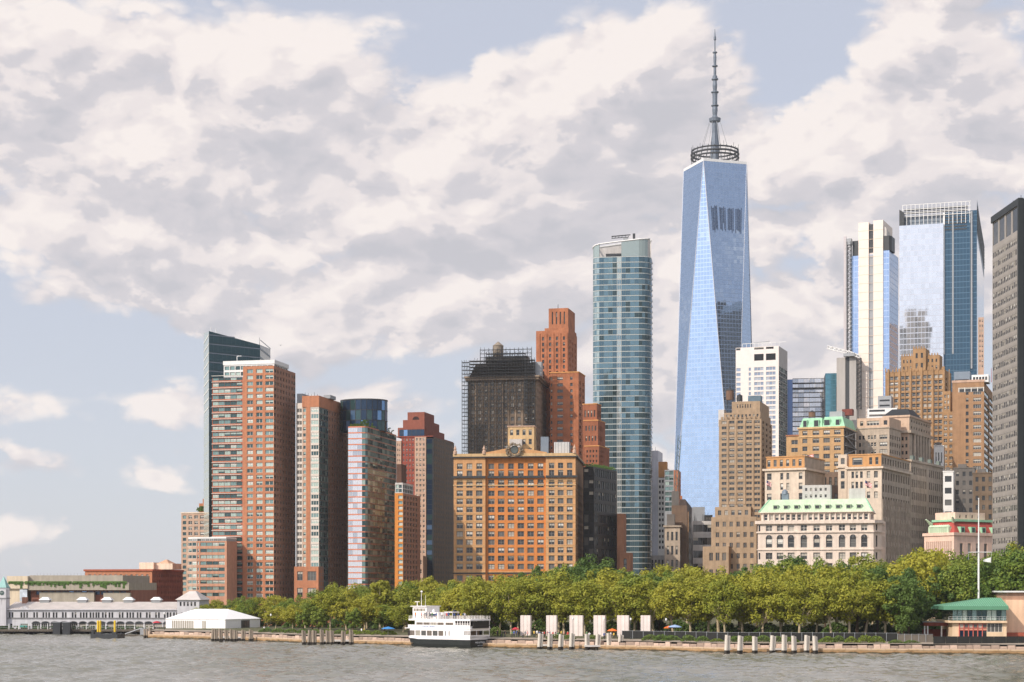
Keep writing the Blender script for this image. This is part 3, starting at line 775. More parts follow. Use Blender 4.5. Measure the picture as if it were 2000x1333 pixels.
b.block('right_wing', xr + .01, b.W, 0, b.L, -1, ztop, RU, tall(.6, b.W - xr - .6, 3), [(a, bb, R3(.5, b.L - .5, 7, 'dark', .5)) for a, bb in wr], mR=ST_BROWN, rev=.5)  # right flank gets a brown stone colour to paint in its shade
for z_, h_, pr_, m_ in ((Zp(948), .5, .25, ST_TAN), (Zp(933), 1.0, .9, METAL_D), (Zp(1121), .5, .4, METAL_D), (Zp(1118), .3, .2, ST_TAN)):
    for (a, c, y_) in ((0, xl, 0), (xl + .9, xr - .9, 1.5), (xr, b.W, 0)):
        q = MB(); q.box(a - (pr_ if a == 0 else 0), c + (pr_ if c == b.W else 0), y_ - pr_, y_ + .2, z_, z_ + h_, m_); q.obj('string_course', b.root)
for i in range(len(wr)):
    for (a, c, y_) in ((0, xl, 0), (xr, b.W, 0)):
        q = MB()
        for dz in (0., 1.9): q.box(a, c, y_ - .12, y_ + .1, wr[i][1] + .25 + dz * .35, wr[i][1] + .45 + dz * .35, ST_TAN)
        q.obj('rustic_course', b.root)
b.band('main_cornice', 0, b.W, 0, b.L, ztop + .02, ztop + .5, 1.0, METAL_D); b.band('parapet', 0, b.W, 0, b.L, ztop + .52, ztop + 1.9, .3, ST_TAN)
PEDM = MB(); xm = b.x(1005); zp0 = ztop + 1.9; zp1 = Zp(873)
for y_ in (-.2, .6):
    pass
xa_, xb_ = b.x(948), b.x(1068)
prof = [(xa_, zp0), (xb_, zp0), (xb_, zp0 + .5), (xm + 4.2, zp1 - .6), (xm + 3, zp1), (xm - 3, zp1), (xm - 4.2, zp1 - .6), (xa_, zp0 + .5)]
PEDM.poly([(x_, -.25, z_) for x_, z_ in prof], RU); PEDM.poly([(x_, 1.2, z_) for x_, z_ in reversed(prof)], RU)
for i in range(len(prof)):
    (ax, az), (bx, bz) = prof[i], prof[(i + 1) % len(prof)]
    PEDM.poly([(ax, 1.2, az), (bx, 1.2, bz), (bx, -.25, bz), (ax, -.25, az)], ST_TAN)
PEDM.obj('pediment', b.root)
wreath = MB(); WR = mat('weathered_carving', (120, 106, 88), .95, .35, 2.); zw = Zp(878)
for i in range(64):
    t_ = 2 * math.pi * i / 64; r_ = 2.6 + random.uniform(-.3, .9); x_, z_ = xm + r_ * math.cos(t_) * 1.15, zw + r_ * math.sin(t_) * .95; s_ = random.uniform(.22, .5)
    wreath.frustum((x_ - s_, x_ + s_, -.9 - s_, -.3), z_ - s_, (x_ - s_ * .5, x_ + s_ * .5, -.9, -.3), z_ + s_, WR)
wreath.obj('wreath', b.root)
wd = MB(); wd.lathe(0, 0, [(2.0, 0), (1.7, .25)], mat('wreath_disc', (86, 92, 90), .8, .2), 18); o = wd.obj('round_window', b.root); o.rotation_euler = (R(90), 0, 0); o.location = (xm, -.3, zw)
for px in (889, 945.5, 1122):
    q = MB(); x_ = b.x(px); q.lathe(x_, 0, [(.9, zp0 - .2), (.9, zp0 + 1.2), (.5, zp0 + 1.6), (.7, zp0 + 2.4), (.25, zp0 + 3.4), (.1, zp0 + 4)], ST_PINK, 8); q.obj('finial', b.root)
yb = 9
b.block('penthouse', b.x(992, yb), b.x(1043, yb), yb, yb + 9, ztop + .5, b.z(834, 30, yb), ST_TAN, rows(ztop + 1.5, b.z(836, 30, yb), 3, .6, [(.3, b.x(1043, yb) - b.x(992, yb) - .3, 4, .5, 'sash')]), rows(ztop + 1.5, b.z(836, 30, yb), 3, .55, [(.3, 8, 3, .4, 'dark')]))
b.band('penthouse_cornice', b.x(992, yb), b.x(1043, yb), yb, yb + 9, b.z(834, 30, yb) + .01, b.z(832, 30, yb), .35, ST_PINK)
g = MB()
for i in range(9): g.tube((b.x(997 + i * 5, yb), yb + .4, b.z(832, 30, yb)), (b.x(997 + i * 5, yb), yb + .4, b.z(828, 30, yb)), .07, .07, METAL_D, 4)
g.tube((b.x(997, yb), yb + .4, b.z(828, 30, yb)), (b.x(1041, yb), yb + .4, b.z(828, 30, yb)), .07, .07, METAL_D, 4); g.obj('railing', b.root)
b.box('stair_bulkhead', b.x(995, 5), b.x(1019, 5), 5, 8.9, ztop + .5, b.z(858, 30, 5), CONC)
b.box('vent_duct', b.x(1056, 6), b.x(1071, 6), 6, 10, ztop + .5, b.z(854, 30, 6), STEEL_B)
b.block('cooling_unit', b.x(1082, 5), b.x(1112, 5), 5, 13, ztop + 1.2, b.z(864, 40, 5), METAL_G)
g = MB()
for i in range(10): g.box(b.x(1083 + i * 2.9, 4.8), b.x(1084.4 + i * 2.9, 4.8), 4.8, 4.95, ztop + 1.5, b.z(865, 40, 5), METAL_W)
g.obj('cooling_fins', b.root)
b.finish()

# ================================================================ scaffolded building
b = Bld('scaffolded_building', 'dark brown high-rise wrapped in black scaffolding with a water tank on top', 914, 1048, 900, -9, 1073)
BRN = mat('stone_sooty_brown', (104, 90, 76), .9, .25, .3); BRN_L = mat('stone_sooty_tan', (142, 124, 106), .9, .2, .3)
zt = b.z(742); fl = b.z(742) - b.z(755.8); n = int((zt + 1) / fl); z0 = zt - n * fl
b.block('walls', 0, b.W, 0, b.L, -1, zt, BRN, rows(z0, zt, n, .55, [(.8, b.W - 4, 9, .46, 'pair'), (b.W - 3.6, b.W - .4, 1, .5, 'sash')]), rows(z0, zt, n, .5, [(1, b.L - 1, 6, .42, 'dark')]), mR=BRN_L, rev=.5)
for i in range(9):
    x_ = .8 + (b.W - 4.8) / 9 * i - .3; q = MB(); q.box(x_, x_ + .55, -.35, .05, 0, zt - 2, BRN_L if i % 3 else BRN); q.obj('pilaster', b.root)
b.band('cornice', 0, b.W, 0, b.L, zt + .02, zt + 1.4, 1.2, BRN); b.band('cornice_crown', 0, b.W, 0, b.L, zt + 1.42, zt + 2.2, 1.7, BRN_L)
q = MB(); zr = b.z(708); MAN = mat('mansard_dark_red', (78, 68, 62), .85, .3, .4)
q.frustum((.5, b.W - .5, .5, b.L - .5), zt + 2.2, (3.5, b.W - 2.5, 4, b.L - 3), zr, MAN, ROOF); q.obj('mansard_roof', b.root)
b.box('penthouse', b.x(948, 7), b.x(1030, 7), 7, 15, zr + .01, b.z(696, 20, 7), CONC_D); b.box('gable', b.x(1040, 3), b.x(1058, 3), 2, 8, zt + 2.2, b.z(708, 30, 3), METAL_G)
water_tank(b, 973, 668, 700, 10, 2.9, m=mat('tank_grey', (132, 120, 106), .9, .15, 1, streak=True))
SC = mat('scaffold_steel', (44, 46, 48), .6, .1)
def scaffold(b, x0, x1, y0, y1, z0, z1, dx, dz, r=.1, deck=True, net=0.):
    """tubes and decks of one scaffold tower, joined"""
    s_ = MB(); nx = max(1, round((x1 - x0) / dx)); nz = max(1, round((z1 - z0) / dz))
    for y_ in (y0, y1):
        for i in range(nx + 1):
            x_ = x0 + (x1 - x0) * i / nx; s_.tube((x_, y_, z0), (x_, y_, z1 + random.uniform(.3, 1.6)), r, r, SC, 4)
        for k in range(nz + 1):
            z_ = z0 + (z1 - z0) * k / nz; s_.tube((x0, y_, z_), (x1, y_, z_), r * .8, r * .8, SC, 4)
        for k in range(nz):
            for i in range(nx):
                if random.random() < .4:
                    a = x0 + (x1 - x0) * i / nx; c = x0 + (x1 - x0) * (i + 1) / nx; z_ = z0 + (z1 - z0) * k / nz; z2 = z0 + (z1 - z0) * (k + 1) / nz
                    s_.tube((a, y_, z_), (c, y_, z2), r * .6, r * .6, SC, 3)
    if deck:
        for k in range(1, nz + 1):
            z_ = z0 + (z1 - z0) * k / nz; s_.box(x0, x1, y0 + .2, y1 - .2, z_ - .12, z_, METAL_D)
    tag(s_.obj('scaffold', b.root), kind='stuff')
NET = None
zb0 = b.z(895)
scaffold(b, b.x(903), b.x(917), -1.6, .8, zb0, b.z(706), 1.2, 2.0)
scaffold(b, .3, b.x(985), -1.8, -.7, b.z(880), b.z(735), 1.5, 1.9, .10, deck=False); scaffold(b, b.x(985), b.x(1030), -1.8, -.7, b.z(800), b.z(735), 1.6, 1.9, .10, deck=False)
scaffold(b, b.x(1026), b.x(1045), -1.8, -.6, b.z(860), b.z(705), 1.3, 2.0, .11)
scaffold(b, b.x(918), b.x(1044), -2.4, 2.0, b.z(740), b.z(704), 1.5, 1.7, .11); scaffold(b, b.x(950, 3), b.x(1026, 3), 2.4, 4, b.z(712, 20, 3), b.z(692, 20, 3), 1.4, 1.7, .1); scaffold(b, b.x(938, 5), b.x(1038, 5), 4.5, 6, b.z(713, 20, 5), b.z(683, 20, 5), 2.2, 2.2, .1)
scaffold(b, b.x(925), b.x(945), -1.5, -.7, b.z(890), b.z(830), 1.6, 2.0, .07)
b.finish()

# ================================================================ deep orange stepped tower
b = Bld('brick_skyscraper', 'deep orange stepped brick skyscraper right of the scaffolded building', 1047, 1110, 935, -13, 1127)
zt = b.z(645); z0 = b.z(890)
b.block('shaft', 0, b.W, 0, b.L, -1, zt, BR_DAC, rows(z0, b.z(655), 21, .62, [(2, b.W - .5, 4, .30, 'dark')]), rows(z0, b.z(660), 20, .55, [(1, b.L - 1, 3, .3, 'dark')]), rev=.5)
for i in range(5):
    x_ = 2 + (b.W - 2.5) / 4 * i - .35; q = MB(); q.box(x_ - .55, x_ + .55, -.4, .02, 0, zt - 1.5, BR_DAC); q.obj('brick_pier', b.root)
xa, xb = b.x(1072, 3), b.x(1110, 3)
b.block('crown', xa, xb, 2.5, b.L - 3, zt - .05, b.z(602, b.W, 3), BR_DAC, rows(b.z(636, b.W, 3), b.z(606, b.W, 3), 1, .8, [(1, xb - xa - 1, 4, .32, 'dark')]), rev=.6)
b.block('crown_step', b.x(1064, 1.5), xb + .5, 1.2, b.L - 1, zt - .04, b.z(640, b.W, 1), BR_DAC)
mast(b, b.x(1090, 5), 5, b.z(602, b.W, 3), b.z(593, b.W, 3), .2)
b.finish()
b = Bld('brick_shoulder', 'lower orange brick shoulder block in front of the deep orange skyscraper', 1074, 1130, 915, -13, 1142.5)
zt = b.z(728); fl = b.z(728) - b.z(739.9)
g3 = [(.2, b.x(1079.5), 1, .7, 'sash'), (b.x(1086), b.x(1101.5), 1, .72, 'triple'), (b.x(1112), b.x(1120), 1, .62, 'sash')]
b.block('walls', 0, b.W, 0, b.L, -1, zt, BR_DAC, rows(zt - 22 * fl, zt - fl * .4, 21, .5, g3), rows(zt - 22 * fl, zt - fl, 20, .5, [(.6, b.L - .6, 2, .4, 'dark')]), rev=.45)
b.band('coping', 0, b.W, 0, b.L, zt + .01, zt + .6, .25, ST_OCHRE)
b.finish()
b = Bld('brick_stepped_block', 'shaded brown brick block stepping down between orange skyscraper and curved glass tower', 1138, 1168, 890, -18, 1190)
for (pa, pb, pr, py, y_) in ((1138, 1166, 1174, 790, 5), (1140, 1168, 1182, 822, 2), (1142, 1170, 1190, 872, 0)):
    x0_, x1_ = b.x(pa, y_), b.x(pb, y_); zt = b.z(py, x1_, y_)
    b.block('tier', x0_, x1_, y_, max(b.y(pr, x1_), y_ + 5), -1, zt, mat('brick_shade_brown', (140, 86, 60), .9, .2, .3), rows(b.z(925), zt - 1.2, 5, .5, [(.5, x1_ - x0_ - .5, 4, .45, 'dark')]), rows(b.z(925), zt - 1.2, 5, .5, [(.5, 9, 3, .45, 'dark')]))  # brick colour darkened because the whole block lies in shade
    b.band('coping', x0_, x1_, y_, max(b.y(pr, x1_), y_ + 5), zt + .01, zt + .5, .2, ST_OCHRE)
b.finish()
b = Bld('black_office_block', 'black glass office block with planted roof right of the ochre palace', 1139, 1161, 830, -22, 1205)
zt = b.z(912); n = 13; fl = (zt + 1) / n
BKW = mat('black_cladding', (30, 32, 34), .5, .12, .5)
b.block('walls', 0, b.W, 0, b.L, -1, zt, BKW, rows(-1, zt, n, .68, [(.3, b.W - .4, 2, .85, 'tint')]), rows(-1, zt, n, .68, [(.5, b.L - .5, 12, .8, 'tint')]), rev=.3)
g = MB()
for i in range(160):
    x, y = random.uniform(.3, b.W), random.uniform(.3, b.L - 1); z = zt + random.random() * 1.3
    g.poly([(x - .5, y, z), (x + .5, y + .2, z), (x + .3, y, z + .6), (x - .3, y, z + .6)], PLANT)
tag(g.obj('roof_plants', b.root), kind='stuff')
b.finish()
b = Bld('brick_annex', 'small brown brick annex at the foot of the curved glass tower', 1205, 1232, 850, -10, L=12)
b.block('walls', 0, b.x(1218), 0, 12, -1, b.z(1003), mat('brick_plain_brown', (158, 110, 82), .9, .15)); b.block('low_wall', b.x(1211), b.W, -2, 10, -1, b.z(1080), mat('brick_plain_brown', (158, 110, 82)), rows(0, b.z(1084), 3, .6, [(1.5, 4, 1, .6, 'dark')]))
b.finish()

# ================================================================ curved glass tower
b = Bld('curved_glass_tower', 'tall teal glass tower with rounded corners and open roof screen', 1157, 1262, 1090, -7, L=26)
pl = []
rl = 4.5; rr_ = 7.5; W_ = b.x(1272.5, 9)
for a in range(0, 91, 22): pl.append((rl - rl * math.cos(R(a)), rl - rl * math.sin(R(a))))
xs_ = [rl + (W_ - rr_ - rl) * i / 9 for i in range(1, 10)]
pl += [(x_, -.35 * math.sin(math.pi * (x_ - rl) / (W_ - rl))) for x_ in xs_]
for a in range(15, 91, 15): pl.append((W_ - rr_ + rr_ * math.sin(R(a)), rr_ - rr_ * math.cos(R(a))))
pl += [(W_, rr_ + 5)]
zt = b.z(500); fl = b.z(500) - b.z(510.9); n = int((zt + 1) / fl); z0 = zt - n * fl
full = pl + [(W_, b.L), (0, b.L)]
mid = Vector((W_ / 2, b.L / 2))
shr = lambda q, f: ((q[0] - mid.x) * f + mid.x, (q[1] - mid.y) * f + mid.y)
b.p('core').prism([shr(q, .975) for q in full], -1, zt - .3, mat('tower_core_dark', (40, 52, 54), .6, .1), ROOF)
G_T1 = glass('glass_sea_pale', (150, 166, 168), .05, metal=.55, wob=.03); G_T2 = glass('glass_sea', (98, 126, 138), .05, metal=.55, wob=.03); G_T3 = glass('glass_sea_deep', (70, 98, 112), .05, metal=.5, wob=.03); G_T4 = glass('glass_sea_dark', (42, 64, 70), .05, metal=.4, wob=.03)
KIND['sea'] = (2, 1, .03, FR_GREEN, [(G_T2, None, 0, 14), (G_T3, None, 0, 2), (G_T4, None, 0, 1)]); KIND['seb'] = (2, 1, .03, FR_GREEN, [(G_T3, None, 0, 14), (G_T4, None, 0, 2), (G_T2, None, 0, 2)]); KIND['sew'] = (2, 1, .05, FR_WHITE, [(G_T1, None, 0, 8), (G_T2, None, 0, 3)]); KIND['seap'] = (2, 1, .03, FR_GREEN, [(G_T1, None, 0, 5), (G_T2, None, 0, 3)]); KIND['sead'] = (1, 1, .03, FR_GREEN, [(G_T3, None, 0, 3), (G_T4, None, 0, 5)])
def k50(i, a): return 'seap' if a < 4 else (('sea', 'seb', 'sew', 'seb', 'seb', 'sea')[a % 6] if a < 14 else ('seb' if i > 34 else 'sead'))  # pale left and dark lower right panels paint in the tower's reflections
b.panels(pl, z0, zt, n, k50, .55)
for i in range(n):
    s_ = MB(); s_.prism([shr(q, 1.002) for q in full], z0 + i * fl + fl - .50, z0 + i * fl + fl - .10, mat('slab_edge', (186, 190, 188), .5, .05)); s_.obj('slab_edge', b.root)
sc_ = MB(); GS = glass('screen_glass', (150, 162, 158), .12, metal=.35, wob=.03)
top_pts = pl[:18]
def ztop_(i): return b.z(481 - 17 * (i / len(top_pts)) ** .7)
for i in range(len(top_pts) - 1):
    if 4 <= i <= 8: continue
    A, B = top_pts[i], top_pts[i + 1]
    sc_.poly([(A[0], A[1], zt), (B[0], B[1], zt), (B[0], B[1], ztop_(i + 1)), (A[0], A[1], ztop_(i))], GS)
    sc_.poly([(A[0] + .3, A[1] + .3, zt), (A[0] + .3, A[1] + .3, ztop_(i)), (B[0] + .3, B[1] + .3, ztop_(i + 1)), (B[0] + .3, B[1] + .3, zt)], CONC)
sc_.obj('roof_screen', b.root)
rim = MB()
for i in range(len(top_pts) - 1):
    A, B = top_pts[i], top_pts[i + 1]; rim.tube((A[0], A[1], ztop_(i)), (B[0], B[1], ztop_(i + 1)), .5, .5, METAL_W, 5)
bk = [(W_ - .3, 10), (W_ - 1, 18), (W_ * .5, 20), (2, 16), (0.3, 6)]
zz = [ztop_(17) + .5] * 3 + [ztop_(8), ztop_(0)]
for i in range(4): rim.tube((*bk[i], zz[i]), (*bk[i + 1], zz[i + 1]), .5, .5, METAL_W, 5)
rim.obj('roof_rim', b.root)
bw = MB(); bw.poly([(*bk[1], zt), (*bk[2], zt), (*bk[2], zz[2]), (*bk[1], zz[1])], CONC); bw.poly([(*bk[2], zt), (*bk[3], zt), (*bk[3], zz[3]), (*bk[2], zz[2])], CONC); bw.poly([(*bk[0], zt), (*bk[1], zt), (*bk[1], zz[1]), (*bk[0], zz[0])], CONC); bw.obj('screen_back', b.root)
b.box('plant_room', 8, 24, 7, 15, zt - .1, b.z(490), METAL_D); 
g = MB(); x_ = b.x(1222, 8); zc = zz[2]; g.box(x_ - 1.5, x_ + 1.5, 8, 11, zt, zc + 1.5, METAL_G); g.tube((x_ - 9, 9, zc + 2.6), (x_ + 3, 9, zc + 3.4), .35, .35, METAL_D, 5); g.tube((x_ - 9, 9, zc + 1.4), (x_ + 2, 9, zc + 2.0), .25, .25, METAL_D, 5)
for i in range(6): g.tube((x_ - 9 + i * 2, 9, zc + 1.5), (x_ - 8 + i * 2, 9, zc + 2.8), .15, .15, METAL_D, 4)
g.box(x_ + 4.5, x_ + 6, 8, 10, zc + .5, zc + 4, METAL_D); g.obj('roof_crane', b.root)
b.finish()
# ================================================================ low buildings at the foot of the tall tower
b = Bld('white_office_slab', 'narrow white office slab right of the curved glass tower', 1270, 1298, 1130, -12, L=25)
zt = b.z(912); xa = b.x(1285)
b.block('walls', xa, b.W, 0, b.L, -1, zt, ST_WHITE, rows(b.z(1075), zt - .5, 15, .5, [(.3, b.W - xa - .2, 2, .6, 'dark')]))
b.block('tall_wall', 0, xa - .02, 1, b.L, -1, b.z(880), mat('white_render', (204, 204, 212), .8, .06)); b.block('base', -.5, b.x(1318), -14, -2, -1, b.z(1086), CONC, rows(0, b.z(1088), 3, .6, [(.5, b.x(1318) - .5, 7, .5, 'dark')]))
mast(b, 3, 3, b.z(880), b.z(872)); b.finish()
b = Bld('striped_office_block', 'small office block with glass strips and orange brick end left of the tallest tower', 1298, 1325, 1100, -10, L=20)
zt = b.z(918); xa = b.x(1316)
b.block('glass_part', 0, xa, 0, 20, -1, zt, METAL_G, rows(b.z(1000), zt - .3, 8, .7, [(.2, xa - .2, 2, .94, 'teal')])); b.box('brick_end', xa + .01, b.W, -.3, 20, -1, zt - .2, BR_DAC); b.box('rear_penthouse', b.x(1286, 8), b.x(1302, 8), 8, 16, zt - 4, b.z(902, 5, 8), ST_OCHRE); b.finish()
b = Bld('stone_corner_building', 'old grey stone corner building with cornice left of the tallest tower', 1298, 1328, 900, -8, 1345)
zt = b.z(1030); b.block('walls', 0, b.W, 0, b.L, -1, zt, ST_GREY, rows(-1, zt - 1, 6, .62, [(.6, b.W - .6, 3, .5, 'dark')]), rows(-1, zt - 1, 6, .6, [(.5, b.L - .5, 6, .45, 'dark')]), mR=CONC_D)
b.band('cornice', 0, b.W, 0, b.L, zt + .01, zt + .9, .7, ST_GREY); b.box('bulkhead', 1, 5, 4, 10, zt + .9, b.z(1004), CONC_D); b.box('rear_block', 3, b.W + 3, 14, 26, -1, b.z(985), mat('stone_umber', (112, 92, 76), .9, .2)); b.finish()
b = Bld('mansard_building', 'brown building with dark mansard roof behind the old stone corner building', 1324, 1345, 960, -8, 1362)
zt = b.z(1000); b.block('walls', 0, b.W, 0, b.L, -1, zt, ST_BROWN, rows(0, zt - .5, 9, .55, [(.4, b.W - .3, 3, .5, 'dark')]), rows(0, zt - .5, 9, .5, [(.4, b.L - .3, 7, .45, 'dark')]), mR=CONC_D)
q = MB(); q.frustum((0, b.W, 0, b.L), zt + .01, (1, b.W - 2, 2, b.L - 2), b.z(975), mat('slate_dark', (74, 62, 56), .9, .2)); q.obj('mansard_roof', b.root)
b.box('chimney', 1, 2.2, 3, 5, b.z(985), b.z(968), BR_DAC); b.finish()
b = Bld('ribbon_window_building', 'pale office building with ribbon windows and roof terrace below the tallest tower', 1353, 1392, 930, -4, L=20)
zt = b.z(1018); b.block('walls', 0, b.W, 0, 20, -1, zt, CONC, rows(-1, zt - .4, 7, .55, [(.2, b.W - .2, 4, .98, 'tint')])); b.block('upper_step', 0, b.x(1377), 3, 18, zt, b.z(990), METAL_G); b.block('glass_step', b.x(1376), b.W, 2, 18, zt + .01, b.z(1006), METAL_D, rows(zt + .4, b.z(1008), 1, .8, [(.3, 3.5, 2, .9, 'tint')]))
for i in range(14): mast(b, random.uniform(.5, b.W - .5), random.uniform(1, 5), zt, zt + random.uniform(2, 5), .12)
b.finish()
# lattice crane boom beside the striped block
cr = MB(); d_ = 1080
def ladder(mb, A, B, w, n, r, m, depth=None):
    """a square lattice boom from A to B"""
    A, B = Vector(A), Vector(B); ax = (B - A).normalized(); p_ = ax.cross(Vector((0, 1, 0))).normalized() * w / 2; q_ = ax.cross(p_).normalized() * w / 2
    for sp, sq in ((1, 1), (1, -1), (-1, 1), (-1, -1)): mb.tube(A + p_ * sp + q_ * sq, B + p_ * sp + q_ * sq, r, r, m, 4)
    for i in range(n):
        a, c = A + (B - A) * (i / n), A + (B - A) * ((i + 1) / n)
        for (s1, t1, s2, t2) in ((1, 1, -1, 1), (1, -1, -1, -1), (1, 1, 1, -1), (-1, 1, -1, -1)):
            k = 1 if i % 2 else -1
            mb.tube(a + (p_ * s1 + q_ * t1), c + (p_ * s2 + q_ * t2), r * .7, r * .7, m, 3) if k > 0 else mb.tube(a + (p_ * s2 + q_ * t2), c + (p_ * s1 + q_ * t1), r * .7, r * .7, m, 3)
CRN = mat('crane_green_grey', (86, 104, 104), .6, .1)
e0 = P(1319, d_); e1 = P(1327.5, d_)
root = tag(empty('crane', (e0.x, e0.y, GZ)), 'dark lattice crane boom leaning up beside the orange brick end wall', 'crane')
ladder(cr, (0, 0, Z(918, d_) - GZ - 20), (e1.x - e0.x, 0, Z(851, d_) - GZ), 1.9, 18, .16, CRN); cr.obj('boom', root)
cr = MB(); cr.box(-2, 2, -2, 4, -1, Z(960, d_) - GZ, CONC_D); cr.obj('crane_base', root)

# ================================================================ tallest tower with spire
A2 = Vector((176.5, 1600.0)); e1_ = Vector((-14.2, 42)).normalized(); e2_ = Vector((e1_.y, -e1_.x))
CEN = A2 + 22 * (e1_ + e2_)
root = tag(empty('supertall_tower', (CEN.x, CEN.y, GZ)), 'tallest tower, faceted blue glass with ring platform and antenna spire', 'skyscraper')
tv = [(A2 - CEN), (A2 + 44 * e2_ - CEN), (A2 + 44 * (e1_ + e2_) - CEN), (A2 + 44 * e1_ - CEN)]        # near, right, far, left
bv = [-43.8 * e1_, 43.8 * e2_, 43.8 * e1_, -43.8 * e2_]                                               # front, right, back, left corners of the base
ZT = Z(309, A2.y) - GZ - 2.5; ZB = 54.0
WTC = glass('tower_glass', (160, 180, 206), .035, metal=.9, grid=(3.0, 4.0), line=(158, 176, 200))
def facet(name, pts3):
    w = MB(); a, c, d_ = [Vector(p) for p in pts3]
    up = Vector((0, 0, 1)); n = (c - a).cross(d_ - a).normalized(); hx = up.cross(n).normalized()
    w.poly([a, c, d_], WTC, [(p.dot(hx), p.z) for p in (a, c, d_)]); w.obj(name, root)
T = lambda i: (tv[i].x, tv[i].y, ZT)
Bo = lambda i: (bv[i].x, bv[i].y, ZB)
for i in range(4):
    # inverted triangle under top edge i -> i+1, standing on base corner; upright triangle on base edge
    facet('glass_facet', (Bo(i), T((i + 1) % 4), T(i)))
    facet('glass_facet', (Bo((i - 1) % 4), Bo(i), T(i)))
ed = MB(); EDG = mat('edge_steel', (206, 206, 210), .3, .05, metal=.6)
for i in range(4):
    ed.tube(Bo(i), T(i), .45, .45, EDG, 5); ed.tube(Bo(i), T((i + 1) % 4), .35, .35, EDG, 5)
ed.obj('edge_trim', root)
w = MB(); w.prism([(v.x, v.y) for v in bv], -1, ZB, glass('podium_glass', (170, 180, 190), .1, metal=.5, grid=(2, 4))); w.obj('podium', root)
w = MB(); w.prism([(v.x * 1.004, v.y * 1.004) for v in tv], ZT + .02, ZT + 2.5, METAL_W); w.obj('parapet', root)
# louvre slits of the plant floors, on the facet towards the right
LV = mat('louvre_dark', (24, 44, 74), .4, 0)
fa, fb, fc = Vector(T(0)), Vector(T(1)), Vector(Bo(0)); nrm = (fb - fa).cross(fc - fa).normalized()
if nrm.y > 0: nrm = -nrm
def on_facet(sx, z):
    k = (ZT - z) / (ZT - ZB); l_ = fa + (fc - fa) * k; r_ = fb + (fc - fb) * k
    return l_ + (r_ - l_) * sx + nrm * .35
za, zb_ = Z(402, 1603) - GZ, Z(456, 1603) - GZ
for gidx in range(4):
    for j in range(6):
        sx = .10 + gidx * .215 + j * .028 + random.uniform(-.003, .003); q = MB()
        z1_, z0_ = za - random.uniform(0, 3), zb_ + random.uniform(0, 4) + (8 if j == 3 and gidx == 1 else 0)
        q.poly([on_facet(sx, z0_), on_facet(sx + .010, z0_), on_facet(sx + .010, z1_), on_facet(sx, z1_)], LV); q.obj('louvre', root)
# ring platform and spire
rg = 22.0
for (py, r_, th_) in ((296, rg * .98, .8), (303, rg, 1.0), (310, rg * 1.0, .9)):
    q = MB(); z_ = Z(py, CEN.y) - GZ
    for i in range(36):
        a, c = 2 * math.pi * i / 36, 2 * math.pi * (i + 1) / 36
        q.tube((r_ * math.cos(a), r_ * math.sin(a), z_), (r_ * math.cos(c), r_ * math.sin(c), z_), th_, th_, METAL_D, 5)
    q.obj('ring_platform', root)
q = MB()
for i in range(24):
    a = 2 * math.pi * i / 24; q.tube((rg * math.cos(a), rg * math.sin(a), ZT + 2), (rg * math.cos(a + .13), rg * math.sin(a + .13), Z(293, CEN.y) - GZ), .35, .35, METAL_D, 4)
    if i % 2: q.tube((rg * math.cos(a), rg * math.sin(a), Z(296, CEN.y) - GZ), (rg * math.cos(a), rg * math.sin(a), Z(288 - 3 * random.random(), CEN.y) - GZ), .2, .2, METAL_D, 4)
q.obj('platform_struts', root)
SPI = mat('spire_steel', (104, 112, 122), .45, .15, .3, metal=.3)
q = MB(); zs = lambda py: Z(py, CEN.y) - GZ
q.lathe(0, 0, [(5.2, ZT + 2), (5.0, zs(280)), (3.6, zs(262)), (3.2, zs(240)), (6.6, zs(238)), (7.2, zs(232)), (3.8, zs(230)), (2.6, zs(226)), (3.4, zs(215)), (3.0, zs(208)), (4.6, zs(207.6)), (4.6, zs(206)), (2.9, zs(205.6)),
    (2.9, zs(190)), (3.2, zs(182)), (4.6, zs(181.6)), (4.6, zs(179.6)), (2.2, zs(179)), (2.8, zs(168)), (2.2, zs(157)), (4.0, zs(156.5)), (4.0, zs(154)), (2.8, zs(153.5)), (2.8, zs(149)), (1.7, zs(148)), (1.6, zs(131)), (3.4, zs(130.5)), (3.4, zs(128.5)),
    (1.5, zs(128)), (1.9, zs(112)), (1.4, zs(104.5)), (2.8, zs(104)), (2.8, zs(102)), (.8, zs(101)), (.7, zs(80)), (1.5, zs(78)), (1.5, zs(73)), (.8, zs(70)), (.25, zs(57))], SPI, 12); q.v = [(x * .78, y * .78, z) for x, y, z in q.v]; q.obj('spire', root)
q = MB()
for i in range(8):
    a = 2 * math.pi * i / 8 + .2; q.tube((18 * math.cos(a), 18 * math.sin(a), ZT + 3), (5.5 * math.cos(a), 5.5 * math.sin(a), zs(240)), .28, .28, METAL_G, 4)
q.obj('guy_cables', root)

# ================================================================ art deco tan tower
b = Bld('tan_setback_tower', 'tan stone setback tower with roof tanks in front of the tallest tower', 1404, 1487, 850, -17, 1508)
zt = b.z(818); fl = b.z(818) - b.z(828.9); n = int((zt + 1) / fl); z0 = zt - n * fl
u = lambda px: b.x(px)
b.block('shaft', 0, b.W, 0, b.L, -1, zt, ST_DARKTAN, rows(z0, zt, n, .52, [(u(1409), u(1419.5), 1, .9, 'pair'), (u(1423), u(1436), 1, .78, 'pair'), (u(1439), u(1453), 1, .78, 'pair'), (u(1456), u(1470), 1, .82, 'pairdk'), (u(1472), u(1486), 1, .82, 'pairdk')]), rows(z0, zt, n, .5, [(.5, b.L - .5, 3, .4, 'dark')]), rev=.4)
for px in (1421.5, 1437.5, 1454.5, 1471):
    q = MB(); q.box(u(px) - .35, u(px) + .35, -.3, .02, b.z(985), zt - .8, ST_DARKTAN); q.obj('pier', b.root)
